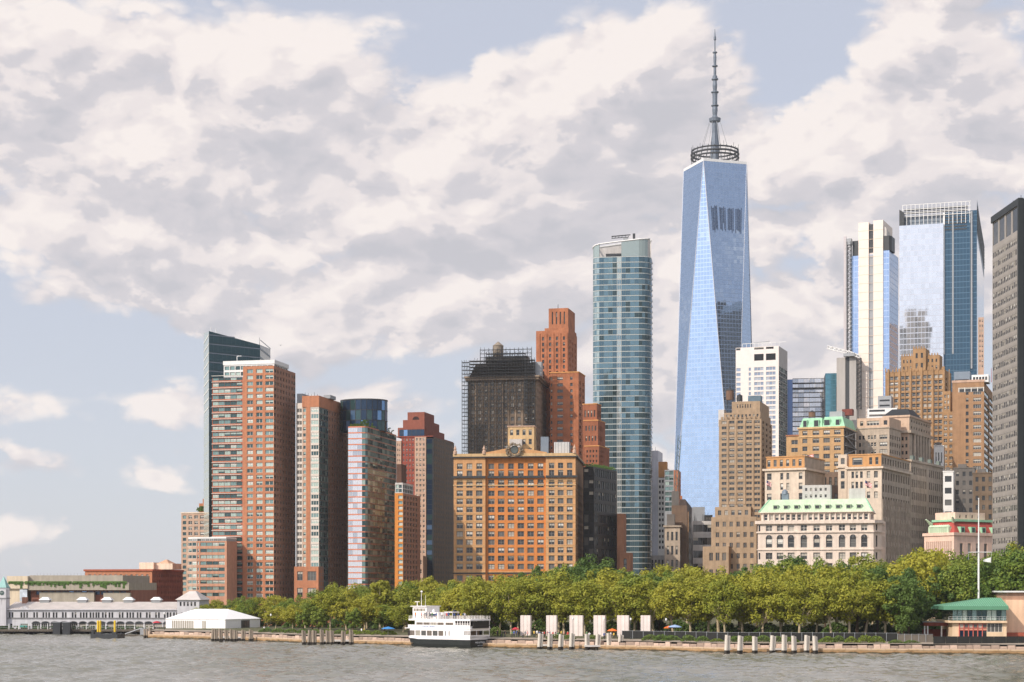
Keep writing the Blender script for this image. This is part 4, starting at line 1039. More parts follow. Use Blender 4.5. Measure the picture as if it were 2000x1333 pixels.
b.block('upper_setback', u(1413), u(1484), 2, b.L, zt + .01, b.z(804), ST_DARKTAN, rows(zt + .3, b.z(805), 1, .5, [(.6, u(1484) - u(1413) - .5, 9, .5, 'sash')]))
b.block('penthouse', u(1427), u(1482), 3.5, b.L - 2, b.z(804), b.z(782), ST_DARKTAN, rows(b.z(797), b.z(785), 1, .6, [(2.2, u(1482) - u(1427) - 4, 6, .4, 'dark')]))
b.box('white_bulkhead', u(1401), u(1412), 3, 10, zt - 3, b.z(797), CONC)
for px in [1408 + i * 9 for i in range(9)]:
    q = MB(); q.box(u(px), u(px + 4), -.05, 1.2, zt, zt + 1.4, ST_DARKTAN); q.obj('battlement', b.root)
b.block('lower_front', u(1398), u(1468), -2.2, 0, -1, b.z(990), ST_DARKTAN, rows(z0, b.z(992), 11, .5, [(.6, u(1468) - u(1398) - .5, 5, .5, 'pair')])); b.block('lower_front', u(1392), u(1480), -4, -2.22, -1, b.z(1010), ST_DARKTAN, rows(z0, b.z(1014), 9, .5, [(1.4, u(1480) - u(1392) - .5, 6, .5, 'pairdk')]))
b.block('street_annex', u(1380), u(1430), -10, -4.02, -1, b.z(1068), ST_DARKTAN, rows(-1, b.z(1072), 4, .5, [(2.5, u(1430) - u(1380) - .6, 3, .6, 'pairdk')]))
for px, a, c, r_ in ((1425.5, 757, 782, 2.0),): water_tank(b, px, a, c, 6, r_)
water_tank(b, 1444.5, 770, 784, 6, 1.5, m=METAL_D); b.box('blue_tank_room', u(1457), u(1482), 6, 11, b.z(782), b.z(770), mat('bluegrey_metal', (92, 112, 124), .6, .2))
b.finish()

# ================================================================ white gridded tower and low glass blocks behind
KIND['pale'] = (1, 1, .04, FR_WHITE, [(glass('glass_mist', (150, 164, 186), .08, metal=.15, wob=.02), None, 0, 4), (glass('glass_mist_light', (186, 194, 206), .08, metal=.15, wob=.02), None, 0, 2)])
b = Bld('white_grid_tower', 'white gridded tower with blue glass side right of the tallest tower', 1437, 1521, 1290, -20, 1538)
zt = b.z(676); fl = b.z(676) - b.z(685.6); n = 28; z0 = zt - n * fl - 4 * fl
WG = mat('white_panel_warm', (228, 216, 208), .6, .06); u = lambda px: b.x(px)
b.block('walls', 0, b.W, 0, b.L, -1, zt, WG, rows(z0, z0 + n * fl, n, .66, [(.3, u(1447), 1, .92, 'pale'), (u(1462), u(1467), 1, .9, 'pale'), (u(1473), u(1491.5), 3, .94, 'pale'), (u(1496), u(1515), 3, .94, 'pale')]) + [(b.z(703), b.z(690), [(u(1473), u(1491.5), 'tint'), (u(1496), u(1515), 'tint')]), (b.z(681), b.z(677), [(.3, u(1446), 'tint'), (u(1473), u(1491.5), 'tint'), (u(1496), u(1511), 'tint')])],
        rows(z0, z0 + n * fl, n, .86, [(.1, b.L - .1, 4, .96, 'teal')]), mR=CONC, rev=.3)
q = MB(); z_ = b.z(668); 
for i in range(10): q.tube((u(1449 + i * 8), 2, zt), (u(1449 + i * 8), 2, z_), .2, .2, METAL_W, 4)
q.tube((u(1449), 2, z_), (u(1535), 2, z_), .25, .25, METAL_W, 4); q.tube((u(1470), 6, z_ + 1), (u(1500), 6, z_ + 1.6), .3, .3, METAL_G, 4); q.obj('roof_rail', b.root)
b.finish()
b = Bld('low_glass_block', 'pale lavender glass office block with dark floor lines between two towers', 1548, 1614, 1330, -8, L=30)
zt = b.z(738); n = 13; z0 = b.z(860); fl = (zt - z0) / n
b.box('core', 0, b.W, .4, 30, -1, zt - .2, METAL_D, ROOF); b.panels([(0, 0), (b.W, 0)], z0, zt, n, 'silver', .6, step=4); 
b.box('blue_end', b.x(1538), -.02, -.3, 30, -1, zt - 1, mat('end_wall_blue', (92, 120, 168), .3, .05, metal=.3)); b.box('dark_slot', 0, b.W, -.15, .1, b.z(750), b.z(747), METAL_D); b.box('dark_slot', 0, b.W, -.15, .1, b.z(761), b.z(758), METAL_D); b.finish()
b = Bld('teal_glass_block', 'teal glass block left of the grey concrete core under construction', 1612, 1645, 1290, -8, L=25)
zt = b.z(729); GTB = glass('curtain_teal_mid', (82, 132, 148), .05, metal=.5, grid=(2.4, 3.8), line=(60, 100, 116)); w = b.p('curtain_wall')
w.poly([(0, 0, -1), (b.W, 0, -1), (b.W, 0, zt), (0, 0, zt)], GTB, [(0, 0), (b.W, 0), (b.W, zt), (0, zt)]); b.box('body', 0, b.W, .05, 25, -1, zt - .05, METAL_D)
b.box('dark_recess', b.x(1633), b.W, -.2, .1, b.z(800), b.z(756), METAL_D); b.finish()
b = Bld('construction_core', 'grey concrete tower core under construction with white roof crane', 1634, 1662, 1240, -22, 1676)
CG = mat('formwork_grey', (168, 162, 156), .8, .12, .3, streak=True)
b.block('core', 0, b.x(1651), 0, b.L, -1, b.z(698), CG); b.box('dark_slot', b.x(1651) + .02, b.x(1659), .5, b.L, -1, b.z(697), METAL_D); b.block('core', b.x(1659), b.W + 4, 0, b.L, -1, b.z(693), CG)
q = MB(); ladder(q, (b.W + 5.5, 1, b.z(800)), (b.W + 5.5, 1, b.z(700)), 3.0, 22, .28, METAL_D); tag(q.obj('hoist_tower', b.root))
q = MB(); xc = b.x(1660); ladder(q, (xc + 2, -2, b.z(692)), (b.x(1617), -2, b.z(677)), 2.0, 12, .35, METAL_W); ladder(q, (xc + 2, -2, b.z(692)), (b.x(1681), -2, b.z(699)), 1.8, 6, .35, METAL_W); q.box(xc - 4, xc + 4, -3.5, 0, b.z(697), b.z(691), METAL_G); q.obj('crane_arm', b.root)
b.box('red_green_plant', b.x(1652), b.x(1672), -14, -8, b.z(815), b.z(803), mat('rust_red', (120, 62, 50), .9, .3)); b.finish()

# ================================================================ cream slab tower with hoist mast
b = Bld('cream_slab_tower', 'slim cream tower with dark vertical slot and construction hoist on its left edge', 1663, 1725, 1240, -24, 1754.5)
CRE = mat('cream_panel', (232, 216, 202), .6, .05, .4); u = lambda px: b.x(px); zt = b.z(432); zg = b.z(492); n = 34; z0 = b.z(810); fl = (zg - z0) / n
b.block('cream_fin', u(1677), u(1697), -.6, b.L * .6, -1, zt, CRE); b.block('cream_fin', u(1706), u(1725), -.6, b.L * .6, -1, b.z(430), CRE)
for i in range(22):
    q = MB(); q.box(u(1677) - .02, u(1725) + .02, -.66, -.55, z0 + (zt - z0) * i / 22, z0 + (zt - z0) * i / 22 + .25, mat('joint_shadow', (206, 180, 156), .7, 0)); q.obj('panel_joint', b.root)
b.box('dark_slot', u(1697) + .02, u(1706) - .02, .4, 4, zg, zt - 1.5, METAL_D)
b.box('slot_core', u(1697) + .02, u(1706) - .02, .6, 6, -1, zg - .02, mat('slot_pale', (220, 206, 198), .6, .05))
for i in range(n): b.wins.append((u(1706) - u(1697) - .1, fl * .58, (u(1697) + .05, .4, z0 + fl * i + fl * .1), 0, 'silpan', 'slot_window', None))
GCB = glass('curtain_sky', (146, 168, 200), .05, metal=.7, grid=(2.0, 4.2), line=(170, 180, 200))
def gface(b, part, A, B, z0_, z1_, m):
    l_ = (Vector(B) - Vector(A)).length; b.p(part).poly([(A[0], A[1], z0_), (B[0], B[1], z0_), (B[0], B[1], z1_), (A[0], A[1], z1_)], m, [(0, z0_), (l_, z0_), (l_, z1_), (0, z1_)])
gface(b, 'glass_wing', (0, 0), (u(1677) - .02, 0), -1, b.z(496), GCB)
xr = u(1725) + .05; ym = b.y(1740, b.W + 3)
gface(b, 'glass_wing', (xr, 0), (u(1737), 0), -1, b.z(490), GCB); yb = b.y(1754.5, u(1737))
gface(b, 'glass_wing', (u(1737), 0), (u(1737), yb), -1, b.z(490), GCB)
b.box('body', .3, u(1737) - .15, .2, yb - .2, -1, b.z(497), METAL_G)
b.box('dark_cap', .5, u(1677), 1, 8, b.z(497), b.z(466), METAL_D); b.p('dark_cap').prism([(xr, .4), (u(1736), .4), (u(1740), 3), (u(1740), 14), (xr, 14)], b.z(490) + .02, b.z(461), METAL_D)
b.p('roof_screen').prism([(xr, 1), (u(1731), 1), (u(1736), 6), (xr, 8)], b.z(461), [b.z(439), b.z(447), b.z(456), b.z(440)], CONC)
q = MB(); q.box(u(1648), u(1652.5), 0, 1.4, -1, b.z(456), mat('fin_pale', (190, 182, 182), .6, .05)); q.obj('edge_fin', b.root)
q = MB(); ladder(q, (u(1659.5), -1, b.z(700)), (u(1659.5), -1, b.z(468)), 2.6, 52, .26, METAL_D); tag(q.obj('hoist_mast', b.root))
q = MB(); q.box(u(1655), u(1664), -2.4, 1.2, b.z(474), b.z(462), METAL_G); q.obj('hoist_cabin', b.root)
for z_ in (480, 560, 640):
    q = MB(); q.box(u(1652), u(1664), -.4, .2, b.z(z_), b.z(z_) + .6, METAL_G); q.obj('hoist_tie', b.root)
b.finish()

# ================================================================ white-lit and teal glass skyscraper at right
b = Bld('stepped_glass_skyscraper', 'broad white-lit glass skyscraper with dark teal right half and louvred top', 1757, 1908, 1440, -17, 1922)
u = lambda px: b.x(px)
GX1 = glass('curtain_white_lit', (208, 210, 214), .05, metal=.8, grid=(3.0, 4.6), line=(176, 180, 196)); GX2 = glass('curtain_teal_dark', (48, 80, 100), .05, metal=.5, grid=(2.6, 4.6), line=(110, 136, 152))  # silver tone paints the brightly lit faces into the glass colour
z1_ = b.z(434)
gface(b, 'lit_curtain_wall', (0, -3), (u(1843), -3), -1, z1_, GX1)
b.wall('silver_side', (u(1843), -3), (u(1843), 2), -1, z1_, METAL_W)
gface(b, 'teal_curtain_wall', (u(1843), 0), (u(1895), 0), -1, b.z(412), GX2); gface(b, 'teal_curtain_wall', (u(1895), 1.2), (b.W, 1.2), -1, b.z(410), GX2)
gface(b, 'lit_side_wall', (b.W, 1.2), (b.W, b.L), -1, b.z(395), GX1)
b.box('body', .3, b.W - .2, 1.6, b.L - .3, -1, b.z(432), METAL_D, ROOF); b.box('top_body', u(1764), u(1895), 4, b.L - 4, b.z(432), b.z(412), STEEL_B)
for px in (1859.5, 1842, 1896):
    q = MB(); q.box(u(px), u(px + 3.2), -.6, .3, b.z(690 if px != 1896 else 720), b.z(412), METAL_G if px > 1850 else METAL_W); q.obj('vertical_fin', b.root)
for i in range(7):
    q = MB(); q.box(u(1845), u(1888), -.35, 0.05, b.z(447 - i * 6), b.z(447 - i * 6) + 1.0, METAL_D); q.obj('louvre_band', b.root)
q = MB(); zr0, zr1 = b.z(416), b.z(393)
for i in range(17): q.tube((u(1763 + i * 8.2), -1, zr0 - 8), (u(1763 + i * 8.2), -1, zr1), .3, .3, METAL_W, 4)
for z_ in (zr0, zr0 + 3, zr1, (zr0 + zr1) / 2 + 1): q.tube((u(1762), -1, z_), (u(1896), -1, z_), .35, .35, METAL_W, 4)
q.obj('roof_frame', b.root)
for py in (404, 410):
    q = MB(); q.box(u(1766), u(1890), 0, 1.5, b.z(py), b.z(py) + 1.6, METAL_D); q.obj('roof_louvre', b.root)
q = MB(); q.prism([(u(1757), -3), (u(1766), -3), (u(1766), 6)], b.z(434), [b.z(402), b.z(410), b.z(404)], METAL_D); q.obj('corner_screen', b.root)
q = MB(); q.poly([(b.W + .1, 1.2, b.z(455)), (b.W + .1, b.L, b.z(470)), (b.W + .1, b.L, b.z(403)), (b.W + .1, 1.2, b.z(388))], STEEL_B); q.obj('side_screen', b.root)
for i in range(8):
    q = MB(); z_ = b.z(450 - i * 6.5); q.box(b.W + .12, b.W + .5, 2, b.L - 1, z_, z_ + 1.4, METAL_D); q.obj('side_louvre', b.root)
b.finish()
b = Bld('pink_stone_tower', 'slender pinkish tower edge right of the broad glass skyscraper', 1911, 1921.5, 1380, -14, L=18)
b.block('walls', 0, b.W, 0, 18, -1, b.z(620), ST_PINK, rows(b.z(720), b.z(622), 10, .5, [(.3, b.W - .2, 2, .5, 'sash')])); b.finish()
# ================================================================ brown gothic tower with battlements
GOTH = mat('stone_honey_brown', (158, 124, 88), .9, .16, .3)
b = Bld('gothic_tower', 'brown gothic stepped tower with battlements in front of the glass skyscraper', 1729, 1845, 930, -24, 1858)
u = lambda px, y=0.: b.x(px, y); zt = b.z(722); fl = b.z(722) - b.z(733.4); n = 24; z0 = zt - n * fl
cols_ = [(u(1738 + 21.6 * i), u(1754 + 21.6 * i), 1, 1, 'pairw') for i in range(5)]
b.block('shaft', 0, b.W, 0, b.L, -1, zt, GOTH, rows(z0, zt - fl * .6, n, .62, cols_), rows(z0, zt - fl, n, .5, [(.5, b.L - .5, 2, .4, 'dark')]), rev=.6)
for i in range(6):
    q = MB(); x_ = u(1736 + 21.6 * i); q.box(x_ - .75, x_ + .35, -.7, .02, 0, zt + 1.6, GOTH); q.obj('buttress', b.root)
    q = MB(); x_ = u(1746 + 21.6 * i); q.box(x_ - .2, x_ + .2, -.3, .02, 0, zt, GOTH); q.obj('mullion_pier', b.root)
for i in range(17):
    q = MB(); x_ = u(1730 + 6.9 * i); h_ = 1.2 + (1.2 if i % 3 == 0 else 0); q.frustum((x_ - .4, x_ + .4, -.3, .5), zt, (x_ - .2, x_ + .2, -.1, .3), zt + h_, GOTH); q.obj('pinnacle', b.root)
for (pa, pb, py, y0_, y1_, c) in ((1760, 1784, 697, 5, 14, 3), (1783, 1808, 682, 4, 15, 2), (1807, 1835, 695, 6, 15, 3)):
    x0_, x1_ = u(pa, y0_), u(pb, y0_); zz = b.z(py, x0_, y0_); b.block('upper_tower', x0_, x1_, y0_, y1_, zt, zz, GOTH, rows(zt + .5, zz - 1, 2, .5, [(.6, x1_ - x0_ - .6, c, .4, 'dark')]))
    for i in range(5):
        q = MB(); x_ = x0_ + (x1_ - x0_) * (i + .1) / 5; q.frustum((x_, x_ + .7, y0_ - .1, y0_ + .6), zz, (x_ + .15, x_ + .5, y0_, y0_ + .4), zz + 1.3, GOTH); q.obj('pinnacle', b.root)
for (pa, pb, py, y_) in ((1842, 1856, 765, -2.5), (1840, 1864, 805, -5)):
    x0_, x1_ = u(pa, y_), u(pb, y_); b.block('corner_wing', x0_, x1_, y_, 4, -1, b.z(py, x0_, y_), GOTH, rows(b.z(960), b.z(py + 4, x0_, y_), int((960 - py) / 11.4), .55, [(.3, x1_ - x0_ - .3, 2, .6, 'pairw')]))
b.finish()
b = Bld('brown_office_building', 'brown brick office building with corner windows and white roof plant beside the dark tower', 1860, 1922, 880, -20, 1942)
u = lambda px, y=0.: b.x(px, y); zt = b.z(746); fl = b.z(746) - b.z(760); n = 23; z0 = zt - n * fl
OB = mat('brick_tobacco', (158, 122, 90), .9, .14, .3)
b.block('walls', 0, b.W, 0, b.L, -1, zt, OB, rows(z0, zt - fl, n, .55, [(u(1884), u(1894), 1, .55, 'dark'), (u(1896), u(1921), 1, .62, 'quad')]), rows(z0, zt - fl, n, .62, [(.3, b.L - .2, 2, .9, 'teal')]), rev=.35)
b.wins.append((u(1921) - u(1871), 2.3, (u(1872), -.05, zt - fl * 1.35), 0, 'quad', 'window', None))
b.box('parapet', -.2, b.W + .2, -.2, 1, zt + .01, zt + 1.2, ST_PINK)
b.block('plant_room', u(1862), u(1893), 3, 9, zt, b.z(723), STEEL_B, [(zt + .6, zt + 2, [(.5, u(1893) - u(1862) - .5, 'tint')])]); b.block('roof_storey', u(1897), u(1930), 2, 12, zt, b.z(731), METAL_W, rows(zt + .4, b.z(733), 1, .6, [(.5, u(1930) - u(1897) - .4, 5, .7, 'dark')])); mast(b, u(1935), 4, zt, b.z(718), .15, mat('mast_red', (170, 60, 50))); b.finish()
for (nm, lab, xa, xb, d_, py, m, k, r_) in (('white_ribbon_building', 'narrow white building with dark ribbon windows between two stone buildings at right', 1842, 1862, 800, 922, ST_WHITE, 'tint', 12), ('white_setback_building', 'small white building with two window bays left of the gothic tower', 1824, 1843, 880, 872, ST_WHITE, 'dark', 8),
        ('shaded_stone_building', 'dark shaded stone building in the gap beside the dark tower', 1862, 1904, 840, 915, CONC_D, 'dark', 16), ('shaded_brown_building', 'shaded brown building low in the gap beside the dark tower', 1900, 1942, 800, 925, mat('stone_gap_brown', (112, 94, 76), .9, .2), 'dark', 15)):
    b = Bld(nm, lab, xa, xb, d_, -16, L=18); zt = b.z(py); fl = zt / r_
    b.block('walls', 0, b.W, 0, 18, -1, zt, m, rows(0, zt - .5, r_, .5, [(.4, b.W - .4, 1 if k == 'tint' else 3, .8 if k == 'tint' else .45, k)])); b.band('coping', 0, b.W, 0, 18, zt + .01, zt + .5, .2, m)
    b.box('bulkhead', b.W * .2, b.W * .6, 5, 10, zt + .5, zt + 2.5, CONC_D); b.finish()

# ================================================================ tan house with green mansard
b = Bld('mansard_hotel', 'tan stone building with green copper mansard roof behind the cream palace', 1560, 1648, 810, -22, 1671)
u = lambda px, y=0.: b.x(px, y); zt = b.z(836); fl = b.z(836) - b.z(851.5); n = 14; z0 = zt - n * fl
TN = mat('stone_golden', (182, 146, 104), .9, .14, .4)
b.block('walls', 0, b.W, 0, b.L, -1, zt, TN, rows(z0, zt, n, .58, [(u(1566), u(1578), 1, .8, 'pair'), (u(1585), u(1602), 1, .76, 'pair'), (u(1607), u(1622), 1, .84, 'triple'), (u(1627), u(1644), 1, .76, 'triple')]), rows(z0, zt, n, .5, [(1, b.L - 1, 4, .4, 'dark')]), rev=.5, mR=CONC_D)  # right wall in a dark colour that stands for its shade
b.band('cornice', 0, b.W, 0, b.L, zt + .01, zt + .8, .6, ST_TAN)
q = MB(); q.box(-.3, b.W + .3, -.35, .02, zt - fl * 1.05, zt - fl * .95, ST_TAN); q.obj('string_course', b.root)
zr = b.z(814); q = MB(); q.frustum((.2, u(1606), .2, b.L - .5), zt + .8, (1.6, u(1604), 2, b.L - 2), zr, COPPER, COPPER_L); q.frustum((u(1607), b.W + .5, -.2, b.L - .5), zt + .8, (u(1609), b.W - 1.0, 1.6, b.L - 2), b.z(813), COPPER, COPPER_L); q.obj('mansard_roof', b.root)
for px, w_ in ((1572, 2.2), (1594, 2.6), (1615, 3.2), (1636, 2.4)):
    q = MB(); x_ = u(px); q.box(x_ - w_ / 2, x_ + w_ / 2, .1, 2.2, zt + .9, zr - 1.0, COPPER); q.poly([(x_ - w_ / 2 + .3, .05, zt + 1.1), (x_ + w_ / 2 - .3, .05, zt + 1.1), (x_ + w_ / 2 - .3, .05, zr - 1.3), (x_ - w_ / 2 + .3, .05, zr - 1.3)], G_DARK); q.obj('dormer', b.root)
b.block('left_wing', u(1535), -.02, 1, b.L, -1, b.z(849), TN, rows(z0, b.z(853), n - 1, .55, [(u(1543) - u(1535), u(1559) - u(1535), 1, .8, 'pair')])); b.band('wing_cornice', u(1535), -.1, 1, b.L, b.z(849) + .01, b.z(846), .3, BR_BROWN)
b.box('round_plant', u(1620, 8), u(1645, 8), 8, 14, zr, b.z(805, 10, 8), METAL_G); water_tank(b, 1586, 802, 815, 9, 1.7)
q = MB()   # zig-zag fire escape on the side wall
for i in range(7):
    za_ = zt - i * fl * 1.1; q.box(b.W + .1, b.W + 1.2, 1, b.L - 1, za_ - .15, za_, METAL_G); q.tube((b.W + .7, 1.2 if i % 2 else b.L - 1.2, za_), (b.W + .7, b.L - 1.2 if i % 2 else 1.2, za_ - fl * 1.1), .25, .25, METAL_G, 4)
q.obj('fire_escape', b.root)
b.finish()

# ================================================================ big grey stone office block with colonnade
b = Bld('grey_stone_office', 'large grey limestone office block with black hip roof and side colonnade', 1672, 1737, 830, -28, 1760)
u = lambda px, y=0.: b.x(px, y); zt = b.z(834); fl = b.z(834) - b.z(849); n = 14; z0 = zt - n * fl
PEACH = mat('stone_peach', (196, 168, 144), .9, .10, .4)
b.block('walls', 0, b.W, 0, b.L, -1, zt, ST_GREY, rows(z0, zt - fl * .8, n, .56, [(u(1676), u(1690), 2, .6, 'sash'), (u(1694), u(1712), 3, .7, 'sashw'), (u(1716), u(1735), 1, .8, 'triple')]), rows(z0, zt - fl * .8, n, .56, [(.6, b.L - .6, 5, .5, 'dark')]))
b.block('peach_storey', .4, b.W - .1, .3, b.L, zt + .01, b.z(815), PEACH, rows(zt + .4, b.z(818), 1, .6, [(1, u(1686), 1, .6, 'dark'), (u(1690), u(1716), 1, .95, 'quad'), (u(1723), u(1732), 1, .8, 'dark')])); b.band('cornice', 0, b.W, 0, b.L, zt - .5, zt - .02, .35, ST_GREY)
b.finish()
b = Bld('colonnade_block', 'tall limestone block with black hip roof and tall side columns behind the grey office', 1726, 1776, 850, -28, 1818)
u = lambda px, y=0.: b.x(px, y); zt = b.z(812); n = 15; zc = b.z(846)
b.block('walls', 0, b.W, 0, b.L, -1, zt, PEACH, rows(b.z(960), zc - 1, 8, .5, [(u(1759), u(1774), 2, .55, 'dark')]), rows(0, b.z(905), 11, .56, [(.8, b.L - .6, 10, .45, 'dark')]) + rows(b.z(840), b.z(815), 2, .4, [(2, b.L - 1, 8, .42, 'dark')]), mR=ST_GREY)  # grey on the right side paints the shade of the peach stone
b.band('cornice', 0, b.W, 0, b.L, zc, zc + 1.3, 1.2, ST_GREY); b.band('attic_course', 0, b.W, 0, b.L, zt - .6, zt + .3, .5, PEACH)
q = MB(); q.frustum((-.5, b.W + .5, 0, b.L * .5), zt + .3, (3, b.W - 2, 4, b.L * .4), b.z(797), mat('slate_black', (40, 42, 44), .7, .15)); q.obj('hip_roof', b.root)
q = MB(); q.box(b.W - .02, b.W + .15, 6, b.L - 6, b.z(903), zc - .02, METAL_D); q.obj('colonnade_shade_sheet', b.root)  # dark sheet imitates the shade behind the columns
for i in range(6):
    q = MB(); y_ = 7 + (b.L - 14) / 5 * i; q.lathe(b.W + .7, y_, [(1.0, b.z(903)), (.85, b.z(901)), (.75, zc - 1), (1.0, zc - .1)], ST_GREY, 10); q.obj('column', b.root)
b.finish()
b = Bld('penthouse_terraces', 'pale terraced penthouse block between cream tower and gothic tower', 1694, 1752, 905, -18, L=18)
zt = b.z(806)
b.block('walls', 0, b.W, 0, 18, -1, b.z(797), METAL_W, rows(b.z(815), b.z(797), 2, .45, [(.5, b.x(1730), 1, .9, 'tint')])); b.block('upper', b.x(1714), b.x(1740), 2, 14, b.z(797), b.z(772), METAL_G, rows(b.z(796), b.z(776), 2, .35, [(.5, b.x(1740) - b.x(1714) - .5, 1, .9, 'tint')])); b.finish()

# ================================================================ white and tan twin-winged building
WTN = mat('tan_top_brick', (196, 146, 96), .9, .12, .4); WHS = mat('white_wall_lavender', (216, 208, 206), .8, .07, .4); STN = mat('stone_light_tan', (206, 188, 168), .85, .12, .4)
def wing(lab, xa, xb, d_, x2, py0, pyc, white, tops, lows, side_cols, th=-27):
    b = Bld('stone_wing', lab, xa, xb, d_, th, x2) if x2 else Bld('stone_wing', lab, xa, xb, d_, th, L=30)
    u = lambda px, y=0.: b.x(px, y); zt, zc = b.z(py0), b.z(pyc); n = 10; z0 = -1; fl = 15.2 * d_ / F
    wl, wr_ = u(white[0]), u(white[1])
    sd_ = rows(-1, zc - 1.2, 12, .62, [(.8, b.L - .5, side_cols, .5, 'dark')]) if x2 else ()
    b.block('walls', 0, b.W, 0, b.L, -1, zc, STN, [(b.z(y1_), b.z(y0_), [(u(p_), u(p_ + w_), 'sash') for p_, w_ in lows]) for (y0_, y1_) in ((pyc + 9, pyc + 22), (pyc + 29, pyc + 42), (pyc + 49, pyc + 62))], sd_, mR=ST_GREY, rev=.5)  # side walls take greyer stone to show them in shade
    q = MB(); q.box(wl, wr_, -.06, .02, b.z(pyc + 75), zc - .5, WHS)
    ps = [(u(p_), u(p_ + w_)) for p_, w_ in lows]
    b.block('top_storey', .5, b.W - .3, .5, b.L, zc + .01, zt, WTN, [(zc + .9, zt - 1.0, [(u(p_) - .5, u(p_ + w_) - .5, 'sash') for p_, w_ in tops])], rows(zc + .6, zt - .5, 1, .7, [(.6, b.L - 1, side_cols, .45, 'dark')]) if x2 else (), mR=ST_GREY)
    b.band('cornice', 0, b.W, 0, b.L, zc - .9, zc, .9, STN); b.band('coping', .5, b.W - .3, .5, b.L, zt + .01, zt + .5, .25, WTN)
    return b
b = wing('left stone wing with tan top storey and flag behind the cream palace', 1494, 1572, 752, None, 892, 914, (1512, 1555), [(1498 + 12.2 * i, 6) for i in range(6)], [(1498, 9), (1524, 5.5), (1536, 5.5), (1560, 7)], 8)
b.finish()
b = wing('right stone wing with tan top storey and long shaded side behind the cream palace', 1655, 1722, 750, 1778, 888, 911, (1660, 1702), [(1664, 20), (1697, 6), (1709, 6)], [(1663, 5), (1671, 5), (1680, 5), (1693, 6.5), (1707, 7.5)], 11)
u = b.x
for i in range(11):
    q = MB(); y_ = .8 + (b.L - 1.3) / 11 * i; q.box(b.W - .02, b.W + .45, y_ - .35, y_ + .35, -1, b.z(975), ST_GREY); q.obj('pilaster', b.root)
b.finish()
b = Bld('stone_pavilion', 'narrow stone pavilion wing between the two white wings', 1637, 1654, 765, -27, L=20)
zt = b.z(888); b.block('walls', 0, b.W, 0, 20, -1, zt, STN, [(b.z(p1), b.z(p0), [(b.W * .3, b.W * .75, 'sash')]) for p0, p1 in ((895, 907), (920, 935), (940, 955))]); b.band('cornice', 0, b.W, 0, 20, b.z(914), b.z(911), .7, STN); b.finish()
b = Bld('court_block', 'dark recessed light court block between the white wings', 1572, 1640, 790, -20, L=15)
b.block('walls', 0, b.W, 0, 15, -1, b.z(922), mat('court_brown', (120, 100, 84), .9, .2), rows(5, b.z(925), 8, .55, [(.5, b.W - .5, 6, .5, 'dark')])); b.finish()
b = Bld('stone_rear_range', 'long shaded grey stone range running back behind the right wing', 1762, 1779, 800, -30, 1842)
zt = b.z(902); b.block('walls', 0, b.W, 0, b.L, -1, zt, ST_GREY, rows(-1, zt - 1, 12, .6, [(.4, b.W - .4, 2, .5, 'dark')]), rows(-1, zt - 1, 12, .6, [(.8, b.L * .48, 8, .5, 'dark'), (b.L * .54, b.L - .5, 7, .5, 'dark')]), mR=ST_GREY)
b.band('cornice', 0, b.W, 0, b.L, zt + .01, zt + 1, .7, ST_GREY)
for i in range(4): b.box('roof_ornament', b.W - 2, b.W - .5, 5 + i * 14, 8 + i * 14, zt + 1, zt + 3.2, mat('patina_grey', (110, 120, 112), .8, .2))
b.finish()

# ================================================================ cream palace with green roof
b = Bld('cream_palace', 'cream stone palace with arched windows and pale green copper roof facing the park', 1480, 1706, 700, -15, L=24)
CR = mat('stone_cream_pink', (218, 200, 184), .85, .08, .4); u = lambda px, y=0.: b.x(px, y)
zc, ze, zr = b.z(1018), b.z(1000), b.z(973)
cx_ = [1502, 1523.5, 1545, 1570, 1595, 1619.5, 1644.5, 1666, 1688]
pr_ = lambda w_, k: [(u(c_ - w_ / 2), u(c_ + w_ / 2), k) for c_ in cx_]
end = lambda a, k='dark': [(u(1481.5), u(1485), k)] + a
b.wall('front_wall', (0, 0), (b.W, 0), -1, zc, CR, [(b.z(1112), b.z(1100), pr_(13, 'pair')), (b.z(1092), b.z(1079), end(pr_(13, 'pair'))), (b.z(1069), b.z(1050), pr_(12.6, 'sash')), (b.z(1036.5), b.z(1024), end(pr_(12.6, 'pairw')))], rev=.6)
for c_ in cx_:     # arched heads of the tall windows with a proud archivolt
    x_, r_ = u(c_), (u(c_ + 6.3) - u(c_ - 6.3)) / 2; q = MB(); zb = b.z(1050)
    q.poly([(x_ + r_ * math.cos(R(a)), -.04, zb + r_ * 1.05 * math.sin(R(a))) for a in range(0, 181, 18)], G_DARK)
    for a in range(0, 180, 18):
        p0, p1 = R(a), R(a + 18)
        for f0, f1, yy in ((1.0, 1.22, -.22),):
            q.poly([(x_ + r_ * f0 * math.cos(p0), yy, zb + r_ * f0 * math.sin(p0)), (x_ + r_ * f1 * math.cos(p0), yy, zb + r_ * f1 * math.sin(p0)), (x_ + r_ * f1 * math.cos(p1), yy, zb + r_ * f1 * math.sin(p1)), (x_ + r_ * f0 * math.cos(p1), yy, zb + r_ * f0 * math.sin(p1))], CR)
    q.box(x_ - .12, x_ + .12, -.12, -.02, zb, zb + r_, FR_GREY); q.obj('arch_head', b.root)
ch = [(b.W, 0), (u(1720), 4.5), (u(1724), 24)]
for i in (0, 1):
    l_ = (Vector(ch[i + 1]) - Vector(ch[i])).length
    b.wall('side_wall', ch[i], ch[i + 1], -1, zc, CR, [(b.z(p1), b.z(p0), [(l_ * .3, l_ * .3 + 1.2, 'dark')] if i == 0 else [(l_ * k - .6, l_ * k + .6, 'dark') for k in (.2, .4, .6, .8)]) for p0, p1 in ((1024, 1036), (1046, 1068), (1079, 1092))])
plan = [(0, 0), (b.W, 0), ch[1], ch[2], (0, 24)]
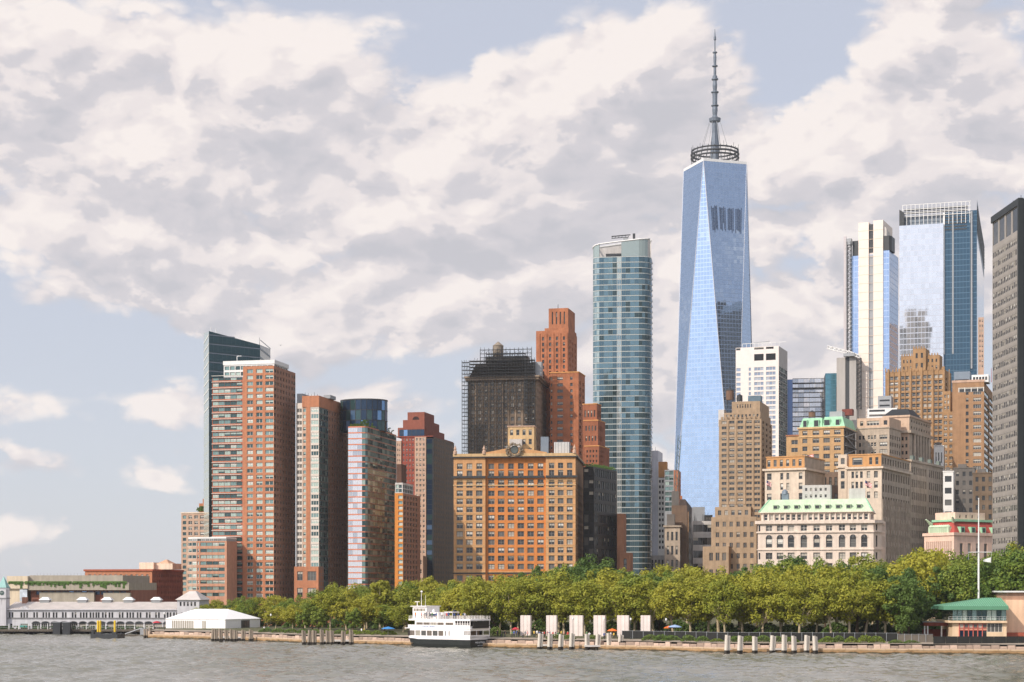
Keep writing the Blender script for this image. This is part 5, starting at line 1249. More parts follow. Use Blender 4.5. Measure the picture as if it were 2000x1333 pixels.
for z_, h_, g_ in ((b.z(1022), 1.3, 1.0), (b.z(1040), .6, .55), (b.z(1074), .4, .4)):
    q = MB(); q.prism([(p_[0] + (g_ * .6 if p_[0] > 5 else -g_), p_[1] - g_) for p_ in plan[:3]] + [ch[2], (-g_, 24)], z_, z_ + h_, CR); q.obj('cornice', b.root)
xa_, xb_ = u(1486), u(1700)
b.block('attic', xa_, xb_, .8, 23, zc + .4, ze, CR, [(b.z(1015), b.z(1003), [(u(1490 + 10.9 * i + 2) - xa_, u(1490 + 10.9 * i + 9) - xa_, 'sashw') for i in range(19)])], rows(zc + .6, ze - .3, 1, .7, [(1, 20, 9, .6, 'dark')]))
for i in range(20):
    q = MB(); x_ = u(1490.2 + 10.9 * i); q.lathe(x_, .62, [(.3, zc + .5), (.24, ze - .4), (.34, ze)], CR, 8); q.obj('attic_column', b.root)
q = MB(); rb = (xa_ - .8, xb_ + .8, .1, 23.5); rt = (u(1500), u(1690), 5.0, 18); q.frustum(rb, ze + .25, rt, zr, COPPER_L, COPPER); q.box(rb[0] - .2, rb[1] + .2, -.1, 23.6, ze - .02, ze + .24, CR)
q.obj('copper_roof', b.root)
sm = MB()
for i in range(64):     # standing seams
    f = (i + .5) / 64; a = (rb[0] + (rb[1] - rb[0]) * f, rb[2], ze + .3); c = (rt[0] + (rt[1] - rt[0]) * f, rt[2], zr + .03); sm.tube(a, c, .07, .07, COPPER_L, 3)
tag(sm.obj('roof_seams', b.root), kind='stuff')
for i in range(9):
    q = MB(); x_ = u(1514 + 20.4 * i); y_ = 1.6; z_ = ze + 1.6; q.box(x_ - 1.0, x_ + 1.0, y_ - .6, y_ + 2.4, z_, z_ + 1.5, COPPER_L); q.box(x_ - .8, x_ + .8, y_ - .66, y_ - .58, z_ + .15, z_ + 1.25, G_DARK); q.box(x_ - 1.2, x_ + 1.2, y_ - .8, y_ + 2.4, z_ + 1.5, z_ + 1.65, COPPER_L); q.obj('dormer', b.root)
rg_ = MB(); rg_.tube((rb[1], rb[2], ze + .3), (rt[1], rt[2], zr), .3, .3, COPPER, 5); rg_.tube((rb[0], rb[2], ze + .3), (rt[0], rt[2], zr), .3, .3, COPPER, 5); rg_.obj('roof_hip', b.root)
b.block('roof_house', u(1567, 9), u(1622, 9), 9, 16, zr - .1, b.z(948, 20, 9), CONC, rows(zr + .2, b.z(950, 20, 9), 2, .45, [(.6, 10.5, 5, .45, 'sash')])); b.box('roof_wall', u(1658, 12), u(1690, 12), 12, 13, zr - .1, b.z(955, 30, 12), CONC)
q = MB(); q.box(u(1527, 9), u(1540, 9), 9, 12, zr - .1, b.z(966, 10, 9), STEEL_B); q.lathe(u(1533, 10), 10, [(1.4, b.z(966, 10, 9)), (1.2, b.z(960, 10, 9)), (.4, b.z(956, 10, 9))], STEEL_B, 10); q.obj('roof_vent', b.root)
b.finish()
def flag(lab, px, d_, py0, py1, pole=True, w=3.4, lean=1.2):
    p_ = P(px, d_); rt_ = tag(empty('flag', (p_.x, p_.y, Z(py1, d_))), lab, 'flag', 'roof flags'); h = Z(py0, d_) - Z(py1, d_)
    q = MB(); q.tube((0, 0, 0), (0, 0, h), .09, .05, METAL_W, 5); q.obj('pole', rt_)
    st = [mat('flag_red', (190, 70, 66), .8, 0), mat('flag_white', (232, 226, 222), .8, 0)]; bl_ = mat('flag_blue', (52, 58, 92), .8, 0)
    q = MB(); n = 6
    for i in range(n):
        for j in range(7):
            x0, x1 = w * i / n, w * (i + 1) / n; z0, z1 = h - .1 - 1.9 * (j + 1) / 7, h - .1 - 1.9 * j / 7
            f = lambda x, z: (x * .8, -.25 * math.sin(x * 2.2), z - x * lean * .35)
            q.poly([f(x0, z0), f(x1, z0), f(x1, z1), f(x0, z1)], bl_ if i < 2 and j < 4 else st[j % 2])
    q.obj('cloth', rt_)
flag('striped flag on pole above the right end of the green copper roof', 1689.5, 712, 938, 975)
flag('striped flag drooping at the left edge of the left stone wing', 1497, 745, 938, 956, w=2.6)
flag('striped flag flying above the left stone wing', 1575, 770, 890, 950, w=4.2, lean=-.5)

# ================================================================ custom house (corner) and dark tower
b = Bld('beaux_arts_hall', 'pink stone hall with red and green roof behind the flagpole at right', 1805, 1863, 700, -58, 1955)
PK = mat('stone_rose', (224, 190, 170), .85, .10, .4); zt = b.z(1046); L2 = min(b.L, 40)
b.block('walls', 0, b.W, 0, L2, -1, zt, PK, rows(-1, zt - .6, 4, .6, [(1, b.W - 1, 13, .5, 'sashw')]), rows(-1, zt - .6, 3, .55, [(2, L2 - 2, 5, .4, 'pair')]), rev=.5)
b.band('parapet', 0, b.W, 0, L2, zt + .01, zt + 1.2, .5, PK); zr = b.z(1018)
REDR = mat('roof_red_slate', (168, 72, 62), .8, .15, .4)
q = MB(); q.frustum((1, b.W - .5, .8, L2 - 1), zt + 1.2, (2, b.W - 3, 3.5, L2 - 3), zr, REDR, ROOF); q.obj('red_roof', b.root)
q = MB(); q.box(1.4, b.W - 2.2, 2.8, L2 - 2.4, zr + .01, zr + .9, COPPER); q.obj('copper_crest', b.root)
for i in range(9):
    x_ = 3 + (b.W - 7) / 8 * i; q = MB(); q.box(x_ - .9, x_ + .9, .2, 3, zt + 1.2, zt + 3.6, COPPER_L); q.lathe(x_, .9, [(1, zt + 3.6), (.7, zt + 4.2), (.1, zt + 4.5)], COPPER_L, 8); q.obj('dormer', b.root)
for i in range(4):
    y_ = 5 + (L2 - 9) / 3 * i; q = MB(); q.box(b.W - 3, b.W + .1, y_ - 1.2, y_ + 1.2, zt + 1.2, zt + 3.6, COPPER); q.box(b.W + .08, b.W + .2, y_ - .7, y_ + .7, zt + 1.4, zt + 3.2, G_DARK); q.obj('dormer', b.root)
q = MB(); q.tube((2, 2, zr - 1), (2, -1, zr + 1), .8, .3, COPPER_L, 6); q.tube((b.W - 2, 2, zr), (b.W - 1, 0, zr + 1.8), .9, .3, COPPER_L, 6); q.obj('roof_ornament', b.root)
b.block('roof_house', b.W - 16, b.W - 5, 6, L2 - 4, zr + .9, b.z(999), PK, (), rows(zr + 1, b.z(1001), 1, .5, [(1, L2 - 12, 4, .25, 'dark')])); b.finish()

pf = P(1938.5, 590); pn = P(1990, 562)
b = Bld('dark_office_tower', 'dark grey gridded office tower cut off by the right edge of the picture', 1938.5, 1990, 562, math.degrees(math.atan2(pn.y - pf.y, pn.x - pf.x)), L=40)
DKF = mat('tower_bronze_grey', (150, 142, 134), .6, .10, .2); zt = b.z(388, b.W); zw = b.z(458, b.W)
b.wall('west_wall', (0, 0), (b.W, 0), -1, zt, DKF, rows(2, zw, 36, .58, [(.3, b.W - .3, 16, .72, 'sash')]) + [(zw + 1.6, zt - 2.5, [(.6 + 7 * i, .6 + 7 * i + 5.4, 'tint') for i in range(4)])], rev=.11)
for i in range(17):
    q = MB(); x_ = .3 + (b.W - .6) / 16 * i; q.box(x_ - .1, x_ + .1, -.06, .02, -1, zw, DKF); q.obj('mullion', b.root)
for i in range(37):
    q = MB(); z_ = 2 + (zw - 2) / 36 * i; q.box(0, b.W, -.04, .02, z_ - .3, z_ + .3, DKF); q.obj('spandrel', b.root)
TBK = mat('tower_black', (34, 38, 38), .5, .1); b.box('corner_column', b.W - .02, b.W + 1.0, -.5, 1.2, -1, zt, TBK); b.wall('south_wall', (b.W, 1.2), (b.W, 40), -1, zt, TBK, rows(2, zw, 36, .6, [(.6, 38.2, 18, .7, 'tint')]), rev=.25); b.box('top_band', -.3, b.W, -.5, .02, zt - 2.2, zt, mat('tower_black', (34, 38, 38))); b.box('body', 0, b.W - .05, .6, 39, -1, zt - .1, METAL_D)
q = MB(); q.tube((b.W - 4, 2, zt), (b.W - 4, 2, zt + 2), .1, .1, METAL_D, 4); q.tube((b.W - 12, 2, zt), (b.W - 12, 2, zt + 2), .1, .1, METAL_D, 4); q.obj('roof_posts', b.root)
b.finish()
# ---------------------------------------------------------------- water
import numpy as np
rng = np.random.default_rng(5)
def shore_d(py): return CH * F / (py - HY)
SHORE = [(292, 1247.5), (430, 1251), (600, 1257.5), (790, 1262), (970, 1267), (1250, 1272), (1420, 1276.5), (1600, 1277.5), (1830, 1279), (2080, 1281), (2700, 1284)]
SP = [P(px, shore_d(py)) for px, py in SHORE]
m = bpy.data.materials.new('river_water'); m.use_nodes = True; t = m.node_tree; pb = t.nodes['Principled BSDF']
geo = t.nodes.new('ShaderNodeNewGeometry')
pb.inputs['Roughness'].default_value = .16; pb.inputs['IOR'].default_value = 1.33
na = nd(t, 'ShaderNodeTexNoise', i_Scale=.03, i_Detail=4.0); t.links.new(vmth(t, 'MULTIPLY', geo.outputs['Position'], (1, .45, 1)), na.inputs['Vector'])
mc = t.nodes.new('ShaderNodeMix'); mc.data_type = 'RGBA'; t.links.new(maprange(t, na.outputs['Fac'], .35, .65), mc.inputs['Factor'])
mc.inputs['A'].default_value = (.190, .182, .140, 1); mc.inputs['B'].default_value = (.255, .238, .200, 1); t.links.new(mc.outputs['Result'], pb.inputs['Base Color'])
nb = nd(t, 'ShaderNodeTexNoise', i_Scale=2.6, i_Detail=3.0); t.links.new(geo.outputs['Position'], nb.inputs['Vector'])
bp = nd(t, 'ShaderNodeBump', i_Strength=.35, i_Distance=.10); t.links.new(nb.outputs['Fac'], bp.inputs['Height']); t.links.new(bp.outputs[0], pb.inputs['Normal'])
WATER = m
gx = np.arange(-215, 215.01, .60); gy = np.concatenate([np.arange(240, 480, .75), np.arange(480, 640.1, 1.1)])
X, Y = np.meshgrid(gx, gy); H = np.zeros_like(X)
for i in range(90):
    lam = .8 * (9 / .8) ** rng.random(); a = rng.normal(-1.15, .55); k = 2 * math.pi / lam
    H += (.0062 * lam ** .8) * np.sin(k * (X * math.cos(a) + Y * math.sin(a)) + rng.random() * 6.28) * (1 + .5 * np.sin(.043 * X + .07 * Y + i))
H = H + .35 * np.abs(H)
nyv, nxv = X.shape
V = np.stack([X, Y, H], -1).reshape(-1, 3)
idx = np.arange(nyv * nxv).reshape(nyv, nxv)
FQ = np.stack([idx[:-1, :-1], idx[:-1, 1:], idx[1:, 1:], idx[1:, :-1]], -1).reshape(-1, 4)
base = len(V); big = np.array([(-4000, -3000, -.7), (4000, -3000, -.7), (4000, 6000, -.7), (-4000, 6000, -.7)])
V = np.concatenate([V, big]); FQ = np.concatenate([FQ, [[base, base + 1, base + 2, base + 3]]])
me = bpy.data.meshes.new('water')
me.vertices.add(len(V)); me.vertices.foreach_set('co', V.astype(np.float32).ravel())
me.loops.add(FQ.size); me.loops.foreach_set('vertex_index', FQ.astype(np.int32).ravel())
me.polygons.add(len(FQ)); me.polygons.foreach_set('loop_start', np.arange(0, FQ.size, 4, dtype=np.int32))
me.polygons.foreach_set('use_smooth', np.ones(len(FQ), dtype=bool)); me.update(calc_edges=True); me.materials.append(WATER)
wo_ = bpy.data.objects.new('water', me); col.objects.link(wo_); tag(wo_, kind='structure')

# ---------------------------------------------------------------- ground, seawall
PARK = mat('park_ground', (86, 84, 56), .95, .35, .15); PAVE = mat('promenade_paving', (150, 136, 120), .9, .2, .4)
g = MB(); n = len(SP)
offs = [(2.4, 2.3), (9, 2.6), (18, GZ), (60, GZ)]
for i in range(n - 1):
    for (o0, z0_), (o1, z1_) in zip(offs[:-1], offs[1:]):
        g.poly([(SP[i].x, SP[i].y + o0, z0_), (SP[i + 1].x, SP[i + 1].y + o0, z0_), (SP[i + 1].x, SP[i + 1].y + o1, z1_), (SP[i].x, SP[i].y + o1, z1_)], PAVE if o1 < 10 else PARK)
edge = [(p.x, p.y + 60, GZ) for p in SP]
g.poly(edge + [(4000, 480, GZ), (4000, 6000, GZ), (-1800, 6000, GZ), (-900, 620, GZ), (-140, 612, GZ)], PARK)
tag(g.obj('ground'), kind='structure')
LEDGE = bpy.data.materials.new('ledge_granite'); LEDGE.use_nodes = True; t = LEDGE.node_tree; pb = t.nodes['Principled BSDF']; pb.inputs['Roughness'].default_value = .9
geo = t.nodes.new('ShaderNodeNewGeometry'); sp_ = t.nodes.new('ShaderNodeSeparateXYZ'); t.links.new(geo.outputs['Position'], sp_.inputs[0])
na = nd(t, 'ShaderNodeTexNoise', i_Scale=.5, i_Detail=5.0, i_Roughness=.65); t.links.new(vmth(t, 'MULTIPLY', geo.outputs['Position'], (1, 1, 2.2)), na.inputs['Vector'])
zz = mth(t, 'ADD', sp_.outputs[2], mth(t, 'MULTIPLY', mth(t, 'SUBTRACT', na.outputs['Fac'], .5), 1.3))
rp = t.nodes.new('ShaderNodeValToRGB'); t.links.new(maprange(t, zz, 0, 1.6, 0, 1, False), rp.inputs[0]); el = rp.color_ramp.elements
el[0].position = 0; el[0].color = (.035, .03, .018, 1); el[1].position = 1; el[1].color = (.52, .40, .30, 1)
for p_, c_ in ((.22, (.08, .06, .03)), (.36, (.30, .17, .07)), (.62, (.46, .32, .19))):
    q_ = el.new(p_); q_.color = c_ + (1,)
t.links.new(rp.outputs[0], pb.inputs['Base Color'])
STONE = mat('wall_granite', (176, 154, 138), .9, .30, .8, rand=.35); STONE_D = mat('wall_core', (96, 82, 70), .95, .2)
sw = tag(empty('seawall', (SP[0].x, SP[0].y, 0)), kind='structure')
o0 = Vector((SP[0].x, SP[0].y, 0))
core = MB()
for i in range(n - 1):
    a, c = SP[i] - SP[0], SP[i + 1] - SP[0]
    core.prism([(a.x, a.y), (c.x, c.y), (c.x, c.y + 2.6), (a.x, a.y + 2.6)], -3, .95, LEDGE)
    core.prism([(a.x, a.y + 1.95), (c.x, c.y + 1.95), (c.x, c.y + 2.7), (a.x, a.y + 2.7)], .94, 1.9, STONE_D)
core.prism([(-.5, 0), (0, 0), (0, 70), (-.5, 70)], -3, 2.2, LEDGE)
core.obj('wall_core', sw)
bm_ = MB(); bm_.frustum((0, 1, 0, 1), 0, (.015, .985, .04, .96), 1, STONE); ME_ST = bm_.mesh('stone')
bm_ = MB(); bm_.frustum((0, 1, 0, 1), 0, (.01, .99, .03, .97), 1, LEDGE); ME_CP = bm_.mesh('coping')
for i in range(n - 2):
    a, c = SP[i], SP[i + 1]; u_ = c - a; L_ = u_.length; ang = math.atan2(u_.y, u_.x); u_.normalize(); s_ = 0.
    while s_ < L_ - .3:
        l_ = min(random.uniform(1.3, 2.4), L_ - s_); q = a + u_ * s_ - SP[0]
        link('wall_stone', ME_ST, sw, (q.x, q.y + 1.75 + random.uniform(-.06, .06), .96), ang, (l_ - .07, .9, random.uniform(.85, 1.3))); s_ += l_
    s_ = 0.
    while s_ < L_ - .3:
        l_ = min(random.uniform(2.4, 3.4), L_ - s_); q = a + u_ * s_ - SP[0]
        link('coping_stone', ME_CP, sw, (q.x, q.y - .12 + random.uniform(-.03, .03), .96), ang, (l_ - .05, 1.8, random.uniform(.28, .36))); s_ += l_
def shore_at(px):
    for (x0, y0), (x1, y1) in zip(SHORE[:-1], SHORE[1:]):
        if x0 <= px <= x1: return shore_d(y0) + (shore_d(y1) - shore_d(y0)) * (px - x0) / (x1 - x0)
    return shore_d(SHORE[0][1]) if px < SHORE[0][0] else shore_d(SHORE[-1][1])
def gz_at(px, d):
    k = d - shore_at(px); return 2.3 + (GZ - 2.3) * min(1, max(0, (k - 2.4) / 15.6))

ORD = ['first', 'second', 'third', 'fourth', 'fifth', 'sixth', 'seventh', 'eighth', 'ninth', 'tenth', 'eleventh', 'twelfth', 'thirteenth', 'fourteenth', 'fifteenth', 'sixteenth', 'seventeenth', 'eighteenth', 'nineteenth', 'twentieth']
ORD += ['twenty-' + o_ for o_ in ORD[:9]] + ['thirtieth'] + ['thirty-' + o_ for o_ in ORD[:9]]

# ---------------------------------------------------------------- trees
def leaf_mat(name, c1, c2):
    m = bpy.data.materials.new(name); m.use_nodes = True; t = m.node_tree; pb = t.nodes['Principled BSDF']; pb.inputs['Roughness'].default_value = .6; pb.inputs['Specular IOR Level'].default_value = .25
    oi = t.nodes.new('ShaderNodeObjectInfo'); tcn = t.nodes.new('ShaderNodeTexCoord')
    nz = nd(t, 'ShaderNodeTexNoise', i_Scale=.55, i_Detail=3.0); t.links.new(tcn.outputs['Object'], nz.inputs['Vector'])
    f = mth(t, 'ADD', mth(t, 'MULTIPLY', maprange(t, nz.outputs['Fac'], .3, .7), .5), mth(t, 'MULTIPLY', oi.outputs['Random'], .55))
    mc = t.nodes.new('ShaderNodeMix'); mc.data_type = 'RGBA'; t.links.new(f, mc.inputs['Factor']); mc.inputs['A'].default_value = c1 + (1,); mc.inputs['B'].default_value = c2 + (1,)
    t.links.new(mc.outputs['Result'], pb.inputs['Base Color'])
    tr = t.nodes.new('ShaderNodeBsdfTranslucent'); t.links.new(mc.outputs['Result'], tr.inputs[0]); mx = t.nodes.new('ShaderNodeMixShader'); mx.inputs[0].default_value = .3
    t.links.new(pb.outputs[0], mx.inputs[1]); t.links.new(tr.outputs[0], mx.inputs[2]); t.links.new(mx.outputs[0], t.nodes['Material Output'].inputs[0]); return m
LF_Y = leaf_mat('leaf_yellow_green', (.200, .235, .024), (.410, .370, .042)); LF_G = leaf_mat('leaf_green', (.125, .195, .028), (.240, .275, .040)); LF_D = leaf_mat('leaf_dark_green', (.064, .120, .026), (.125, .185, .036))
BARK = mat('plane_bark', (186, 168, 138), .9, .25, .8); BARK_D = mat('bark_dark', (92, 76, 58), .9, .25, .8)
def make_tree(seed, H_, Wd, clear, lf, bark, nclump, dense, lean=0.):
    rg = random.Random(seed); tr = MB(); cr = MB(); tr.mi(bark); cr.mi(lf)
    top = Vector((lean, 0, clear)); tr.tube((0, 0, -.6), (lean * .5, 0, clear * .55), .34, .26, bark, 7); tr.tube((lean * .5, 0, clear * .55), top, .26, .22, bark, 7)
    cl = []
    cz = (H_ + clear) / 2; hz = (H_ - clear) / 2 * 1.02
    for i in range(nclump):
        while True:
            v = Vector((rg.uniform(-1, 1), rg.uniform(-1, 1), rg.uniform(-1, 1)))
            if .25 < v.length < 1: break
        w_ = 1.0 if v.z < 0 else 1.0 - .25 * v.z
        c = Vector((v.x * Wd / 2 * w_ + lean, v.y * Wd / 2 * w_, cz + v.z * hz * (.8 + .3 * rg.random()))); cl.append((c, rg.uniform(.75, 1.5) * Wd / 9))
    for i, (c, r_) in enumerate(cl):
        if i % 4 == 0:
            md = top + (c - top) * .45 + Vector((0, 0, .5)); tr.tube(top - Vector((0, 0, .3)), md, .15, .09, bark, 5); tr.tube(md, c, .09, .03, bark, 4)
        for j in range(dense):
            d_ = Vector((rg.gauss(0, 1), rg.gauss(0, 1), rg.gauss(0, 1) * .8)).normalized(); p_ = c + d_ * r_ * (.55 + .5 * rg.random()); s_ = rg.uniform(.20, .42)
            n_ = (d_ + Vector((rg.gauss(0, .4), rg.gauss(0, .4), rg.gauss(0, .4) + .3))).normalized(); a_ = n_.orthogonal().normalized(); b_ = n_.cross(a_)
            th = rg.random() * 6.28; e_ = a_ * math.cos(th) + b_ * math.sin(th); f_ = n_.cross(e_)
            cr.poly([p_ - e_ * s_, p_ - f_ * s_ * .6, p_ + e_ * s_, p_ + f_ * s_ * .6], lf)
    return tr.mesh('trunk'), cr.mesh('crown')
TREES = {'plane': [make_tree(10 + i, 14, 10.5 + (i % 3), 3.4 + .4 * (i % 4), LF_Y, BARK, 74, 80, random.uniform(-.8, .8)) for i in range(8)], 'green': [make_tree(30 + i, 15, 10.5, 3.2, LF_G, BARK_D, 64, 74) for i in range(4)],
         'dark': [make_tree(50 + i, 15, 10.0, 2.6, LF_D, BARK_D, 66, 84) for i in range(4)], 'slim': [make_tree(70, 15, 5.2, 4.0, LF_Y, BARK, 40, 70)], 'small': [make_tree(80 + i, 7, 5.0, 1.8, LF_G, BARK_D, 34, 60) for i in range(2)]}
BASEH = {'plane': 14, 'green': 15, 'dark': 15, 'slim': 15, 'small': 7}
PROF = [(370, 1190), (395, 1172), (440, 1160), (500, 1152), (560, 1156), (600, 1150), (640, 1133), (700, 1136), (760, 1138), (820, 1132), (880, 1130), (930, 1124), (985, 1126), (1050, 1114), (1100, 1110), (1150, 1096), (1190, 1112), (1250, 1108), (1310, 1106), (1360, 1104), (1420, 1112), (1480, 1102), (1550, 1088), (1600, 1100), (1660, 1090), (1710, 1088), (1760, 1092), (1810, 1078), (1850, 1082), (1890, 1076), (1950, 1070), (2010, 1064), (2100, 1064)]
def prof(px):
    for (x0, y0), (x1, y1) in zip(PROF[:-1], PROF[1:]):
        if x0 <= px <= x1: return y0 + (y1 - y0) * (px - x0) / (x1 - x0)
    return 1100
SEG = [(0, 520, 'behind the white tent'), (520, 790, 'between the white tent and the ferry'), (790, 960, 'behind the white ferry'), (960, 1290, 'around the granite slabs'), (1290, 1420, 'right of the granite slabs'), (1420, 1610, 'behind the right-hand timber piles'), (1610, 1840, 'left of the green-roofed building'), (1840, 2200, 'behind the green-roofed building')]
KW = {'plane': 'yellow-green plane tree', 'green': 'mid-green tree', 'dark': 'dark green tree', 'slim': 'slim yellow-green tree', 'small': 'small green tree'}
placed = []
def tree(kind, px, d, toppy, row, wscale=1.):
    gz = gz_at(px, d); h = Z(toppy, d) - gz; h = max(6.5, min(30, h)); k = h / BASEH[kind]
    placed.append((px, d, gz, k, kind, row, wscale))
rt = random.Random(3)
px = 396
while px < 1795:         # front row with pale trunks
    d = shore_at(px) + rt.uniform(24, 36) + (30 if px < 520 else 0); kind = 'plane' if rt.random() < .9 else 'green'
    if 1755 < px < 1800: kind = 'dark'
    tree(kind, px, d, max(prof(px) + rt.uniform(14, 48), 1134), 'front row', rt.uniform(.95, 1.3)); px += rt.uniform(30, 40)
px = 400
while px < 2040:
    d = shore_at(px) + rt.uniform(52, 70); kind = rt.choices(['plane', 'green', 'dark'], [7, 2, 1])[0]
    if px > 1830: kind = rt.choice(['green', 'dark', 'dark'])
    if 1660 < px < 1790: kind = rt.choice(['dark', 'green', 'plane'])
    tree(kind, px, d, prof(px) + rt.uniform(10, 26), 'second row', rt.uniform(.95, 1.3)); px += rt.uniform(33, 44)
px = 420
while px < 2050:
    d = shore_at(px) + rt.uniform(88, 112); kind = rt.choices(['plane', 'green', 'dark'], [5, 3, 2])[0]
    if px > 1830: kind = rt.choice(['green', 'dark'])
    tree(kind, px, d, prof(px) + rt.uniform(2, 16), 'third row', 1.1); px += rt.uniform(36, 48)
for px in list(range(660, 2050, 46)):
    d = shore_at(px) + rt.uniform(135, 170); kind = rt.choices(['plane', 'green', 'dark'], [4, 3, 2])[0]
    tree(kind, px + rt.uniform(-10, 10), d, prof(px) + rt.uniform(-2, 10), 'back row', 1.0)
for (px, dd, tp, kind, ws) in ((742, 48, 1121, 'slim', 1.0), (1148, 120, 1090, 'dark', 1.1), (1172, 110, 1096, 'dark', 1.0), (1552, 120, 1084, 'dark', 1.2), (1478, 125, 1099, 'dark', 1.1), (1806, 75, 1076, 'plane', 1.15), (1775, 40, 1126, 'dark', 1.1), (1690, 60, 1108, 'dark', 1.1), (1062, 130, 1102, 'dark', .8), (1098, 140, 1104, 'green', .9)):
    tree(kind, px, shore_at(px) + dd, tp, 'tall top', ws)
for (px, dd, tp) in ((592, 15, 1204), (622, 16, 1200), (690, 20, 1212)): tree('small', px, shore_at(px) + dd, tp, 'low row', 1.0)
placed.sort(key=lambda q: q[0]); cnt = {}
for (px, d, gz, k, kind, row, ws) in placed:
    seg = next(s_[2] for s_ in SEG if s_[0] <= px < s_[1]); key = (seg, row, kind); cnt[key] = cnt.get(key, 0) + 1
    tm, cm = rt.choice(TREES[kind]); p_ = P(px, d); rz = rt.uniform(0, 6.28)
    e_ = empty('tree', (p_.x, p_.y, gz), rz); w_ = ws * (k ** .75) * rt.uniform(.92, 1.12); e_.scale = (w_, w_, k)
    tag(e_, '%s %s from left, %s, %s' % (ORD[cnt[key] - 1], KW[kind], row if row != 'tall top' else 'topmost ones', seg), 'tree', 'park trees')
    link('trunk', tm, e_); link('crown', cm, e_)
# ---------------------------------------------------------------- bushes and planting
def bush_mesh(seed, n_, lf):
    rg = random.Random(seed); b_ = MB()
    for i in range(n_):
        x, y = rg.uniform(-1, 1), rg.uniform(-.6, .6); z = rg.random() ** .7 * max(.1, 1 - x * x * .8); s_ = rg.uniform(.07, .15); nrm = Vector((rg.gauss(0, 1), rg.gauss(0, 1) - .4, rg.gauss(0, 1) + .5)).normalized(); a_ = nrm.orthogonal().normalized(); c_ = nrm.cross(a_); p_ = Vector((x, y, z))
        b_.poly([p_ - a_ * s_, p_ - c_ * s_ * .6, p_ + a_ * s_, p_ + c_ * s_ * .6], lf)
    return b_.mesh('foliage')
LF_L = leaf_mat('leaf_fresh_green', (.10, .17, .03), (.17, .21, .045))
BUSH = [bush_mesh(i, 420, LF_L if i % 3 else LF_G) for i in range(5)]
bl = [(520 + i * 24, 9, 1.3) for i in range(11)] + [(968, 12, 2.6)] + [(1082, 5, 1.3), (1106, 5, 1.2), (1160, 6, 1.2)] + [(1270, 6, 1.5), (1292, 6, 1.6), (1312, 6.5, 1.4), (1345, 6, 1.6), (1372, 6, 1.4), (1400, 6, .9), (1436, 6, 1.5), (1462, 6, 1.6), (1490, 6, 1.7), (1518, 6, 1.5), (1545, 6, 1.4)] + [(1616, 6, 1.5), (1638, 6, 1.7), (1662, 6, 1.5), (1690, 6, 1.9), (1712, 6, 1.7), (1750, 5, .9), (1780, 5, .8)]
names = [(0, 790, 'along the wall left of the ferry'), (790, 1250, 'near the granite slabs'), (1250, 1420, 'in front of the fence right of the slabs'), (1420, 1600, 'behind the right-hand timber piles'), (1600, 1830, 'on the wall left of the black screen')]
cnt = {}
for (px, dd, h) in bl:
    d = shore_at(px) + dd; p_ = P(px, d); sg = next(q[2] for q in names if q[0] <= px < q[1]); cnt[sg] = cnt.get(sg, 0) + 1
    e_ = tag(empty('bush', (p_.x, p_.y, gz_at(px, d) - .1)), '%s leafy green bush from the left %s' % (ORD[cnt[sg] - 1], sg), 'bush', 'bushes along the seawall'); link('foliage', rt.choice(BUSH), e_, rz=rt.uniform(-.3, .3), scale=(rt.uniform(1.5, 2.4), 1.6, h))
    st = MB(); st.tube((0, 0, -.2), (0, 0, h * .5), .06, .03, BARK_D, 4); st.obj('stem', e_)
# ---------------------------------------------------------------- pier house at far left
b = Bld('pier_house', 'long white arcaded pier house with pale metal roof and clock tower at far left', 14, 352, 572, -3, L=16)
PW = mat('clapboard_white', (196, 194, 196), .8, .07, .5); TRIM = mat('trim_grey', (128, 126, 126), .8, .08); TINR = mat('tin_roof', (200, 190, 182), .55, .14, .3, streak=False)
u = lambda px, y=0.: b.x(px, y); ze, zr = b.z(1192), b.z(1176, b.W, 8); zb = b.z(1234); zs = b.z(1209)
wu = []
k = 0; px = 17
grp = [(17, 2), (40, 3), (65, 2), (83, 3), (103, 2), (121, 2), (140, 2), (156, 3), (175, 3), (191, 1), (199, 2), (212, 2), (232, 2), (247, 3), (267, 2), (285, 2), (303, 2), (320, 3), (338, 2)]
for p0, c in grp:
    for j in range(c): wu.append((u(p0 + j * 5.6), u(p0 + j * 5.6 + 3.6), 'dark'))
ar = [62.5 + 18.3 * i for i in range(16)]
b.wall('wall', (0, 0), (b.W, 0), zb - .3, ze, PW, [(b.z(1207), b.z(1196.5), wu), (b.z(1231), b.z(1219), [(u(20), u(24), 'dark'), (u(40), u(56), 'quad')] + [(u(p0), u(p0 + 16), 'quad') for p0 in ar])], rev=.3)
b.box('string_course', -.1, b.W + .1, -.25, .02, zs, zs + .35, TRIM); b.box('eave', -.3, b.W + .3, -.6, .3, ze, ze + .3, PW)
for p0 in ar:
    q = MB(); x_, r_ = u(p0 + 8), (u(p0 + 16) - u(p0)) / 2; za_ = b.z(1219)
    q.poly([(x_ + r_ * math.cos(R(a)), -.05, za_ + r_ * .55 * math.sin(R(a))) for a in range(0, 181, 20)], G_DARK)
    for a in range(0, 180, 20):
        c0, c1 = R(a), R(a + 20); q.poly([(x_ + r_ * math.cos(c0), -.12, za_ + r_ * .55 * math.sin(c0)), (x_ + r_ * 1.12 * math.cos(c0), -.12, za_ + r_ * .68 * math.sin(c0)), (x_ + r_ * 1.12 * math.cos(c1), -.12, za_ + r_ * .68 * math.sin(c1)), (x_ + r_ * math.cos(c1), -.12, za_ + r_ * .55 * math.sin(c1))], TRIM)
    q.obj('arch', b.root)
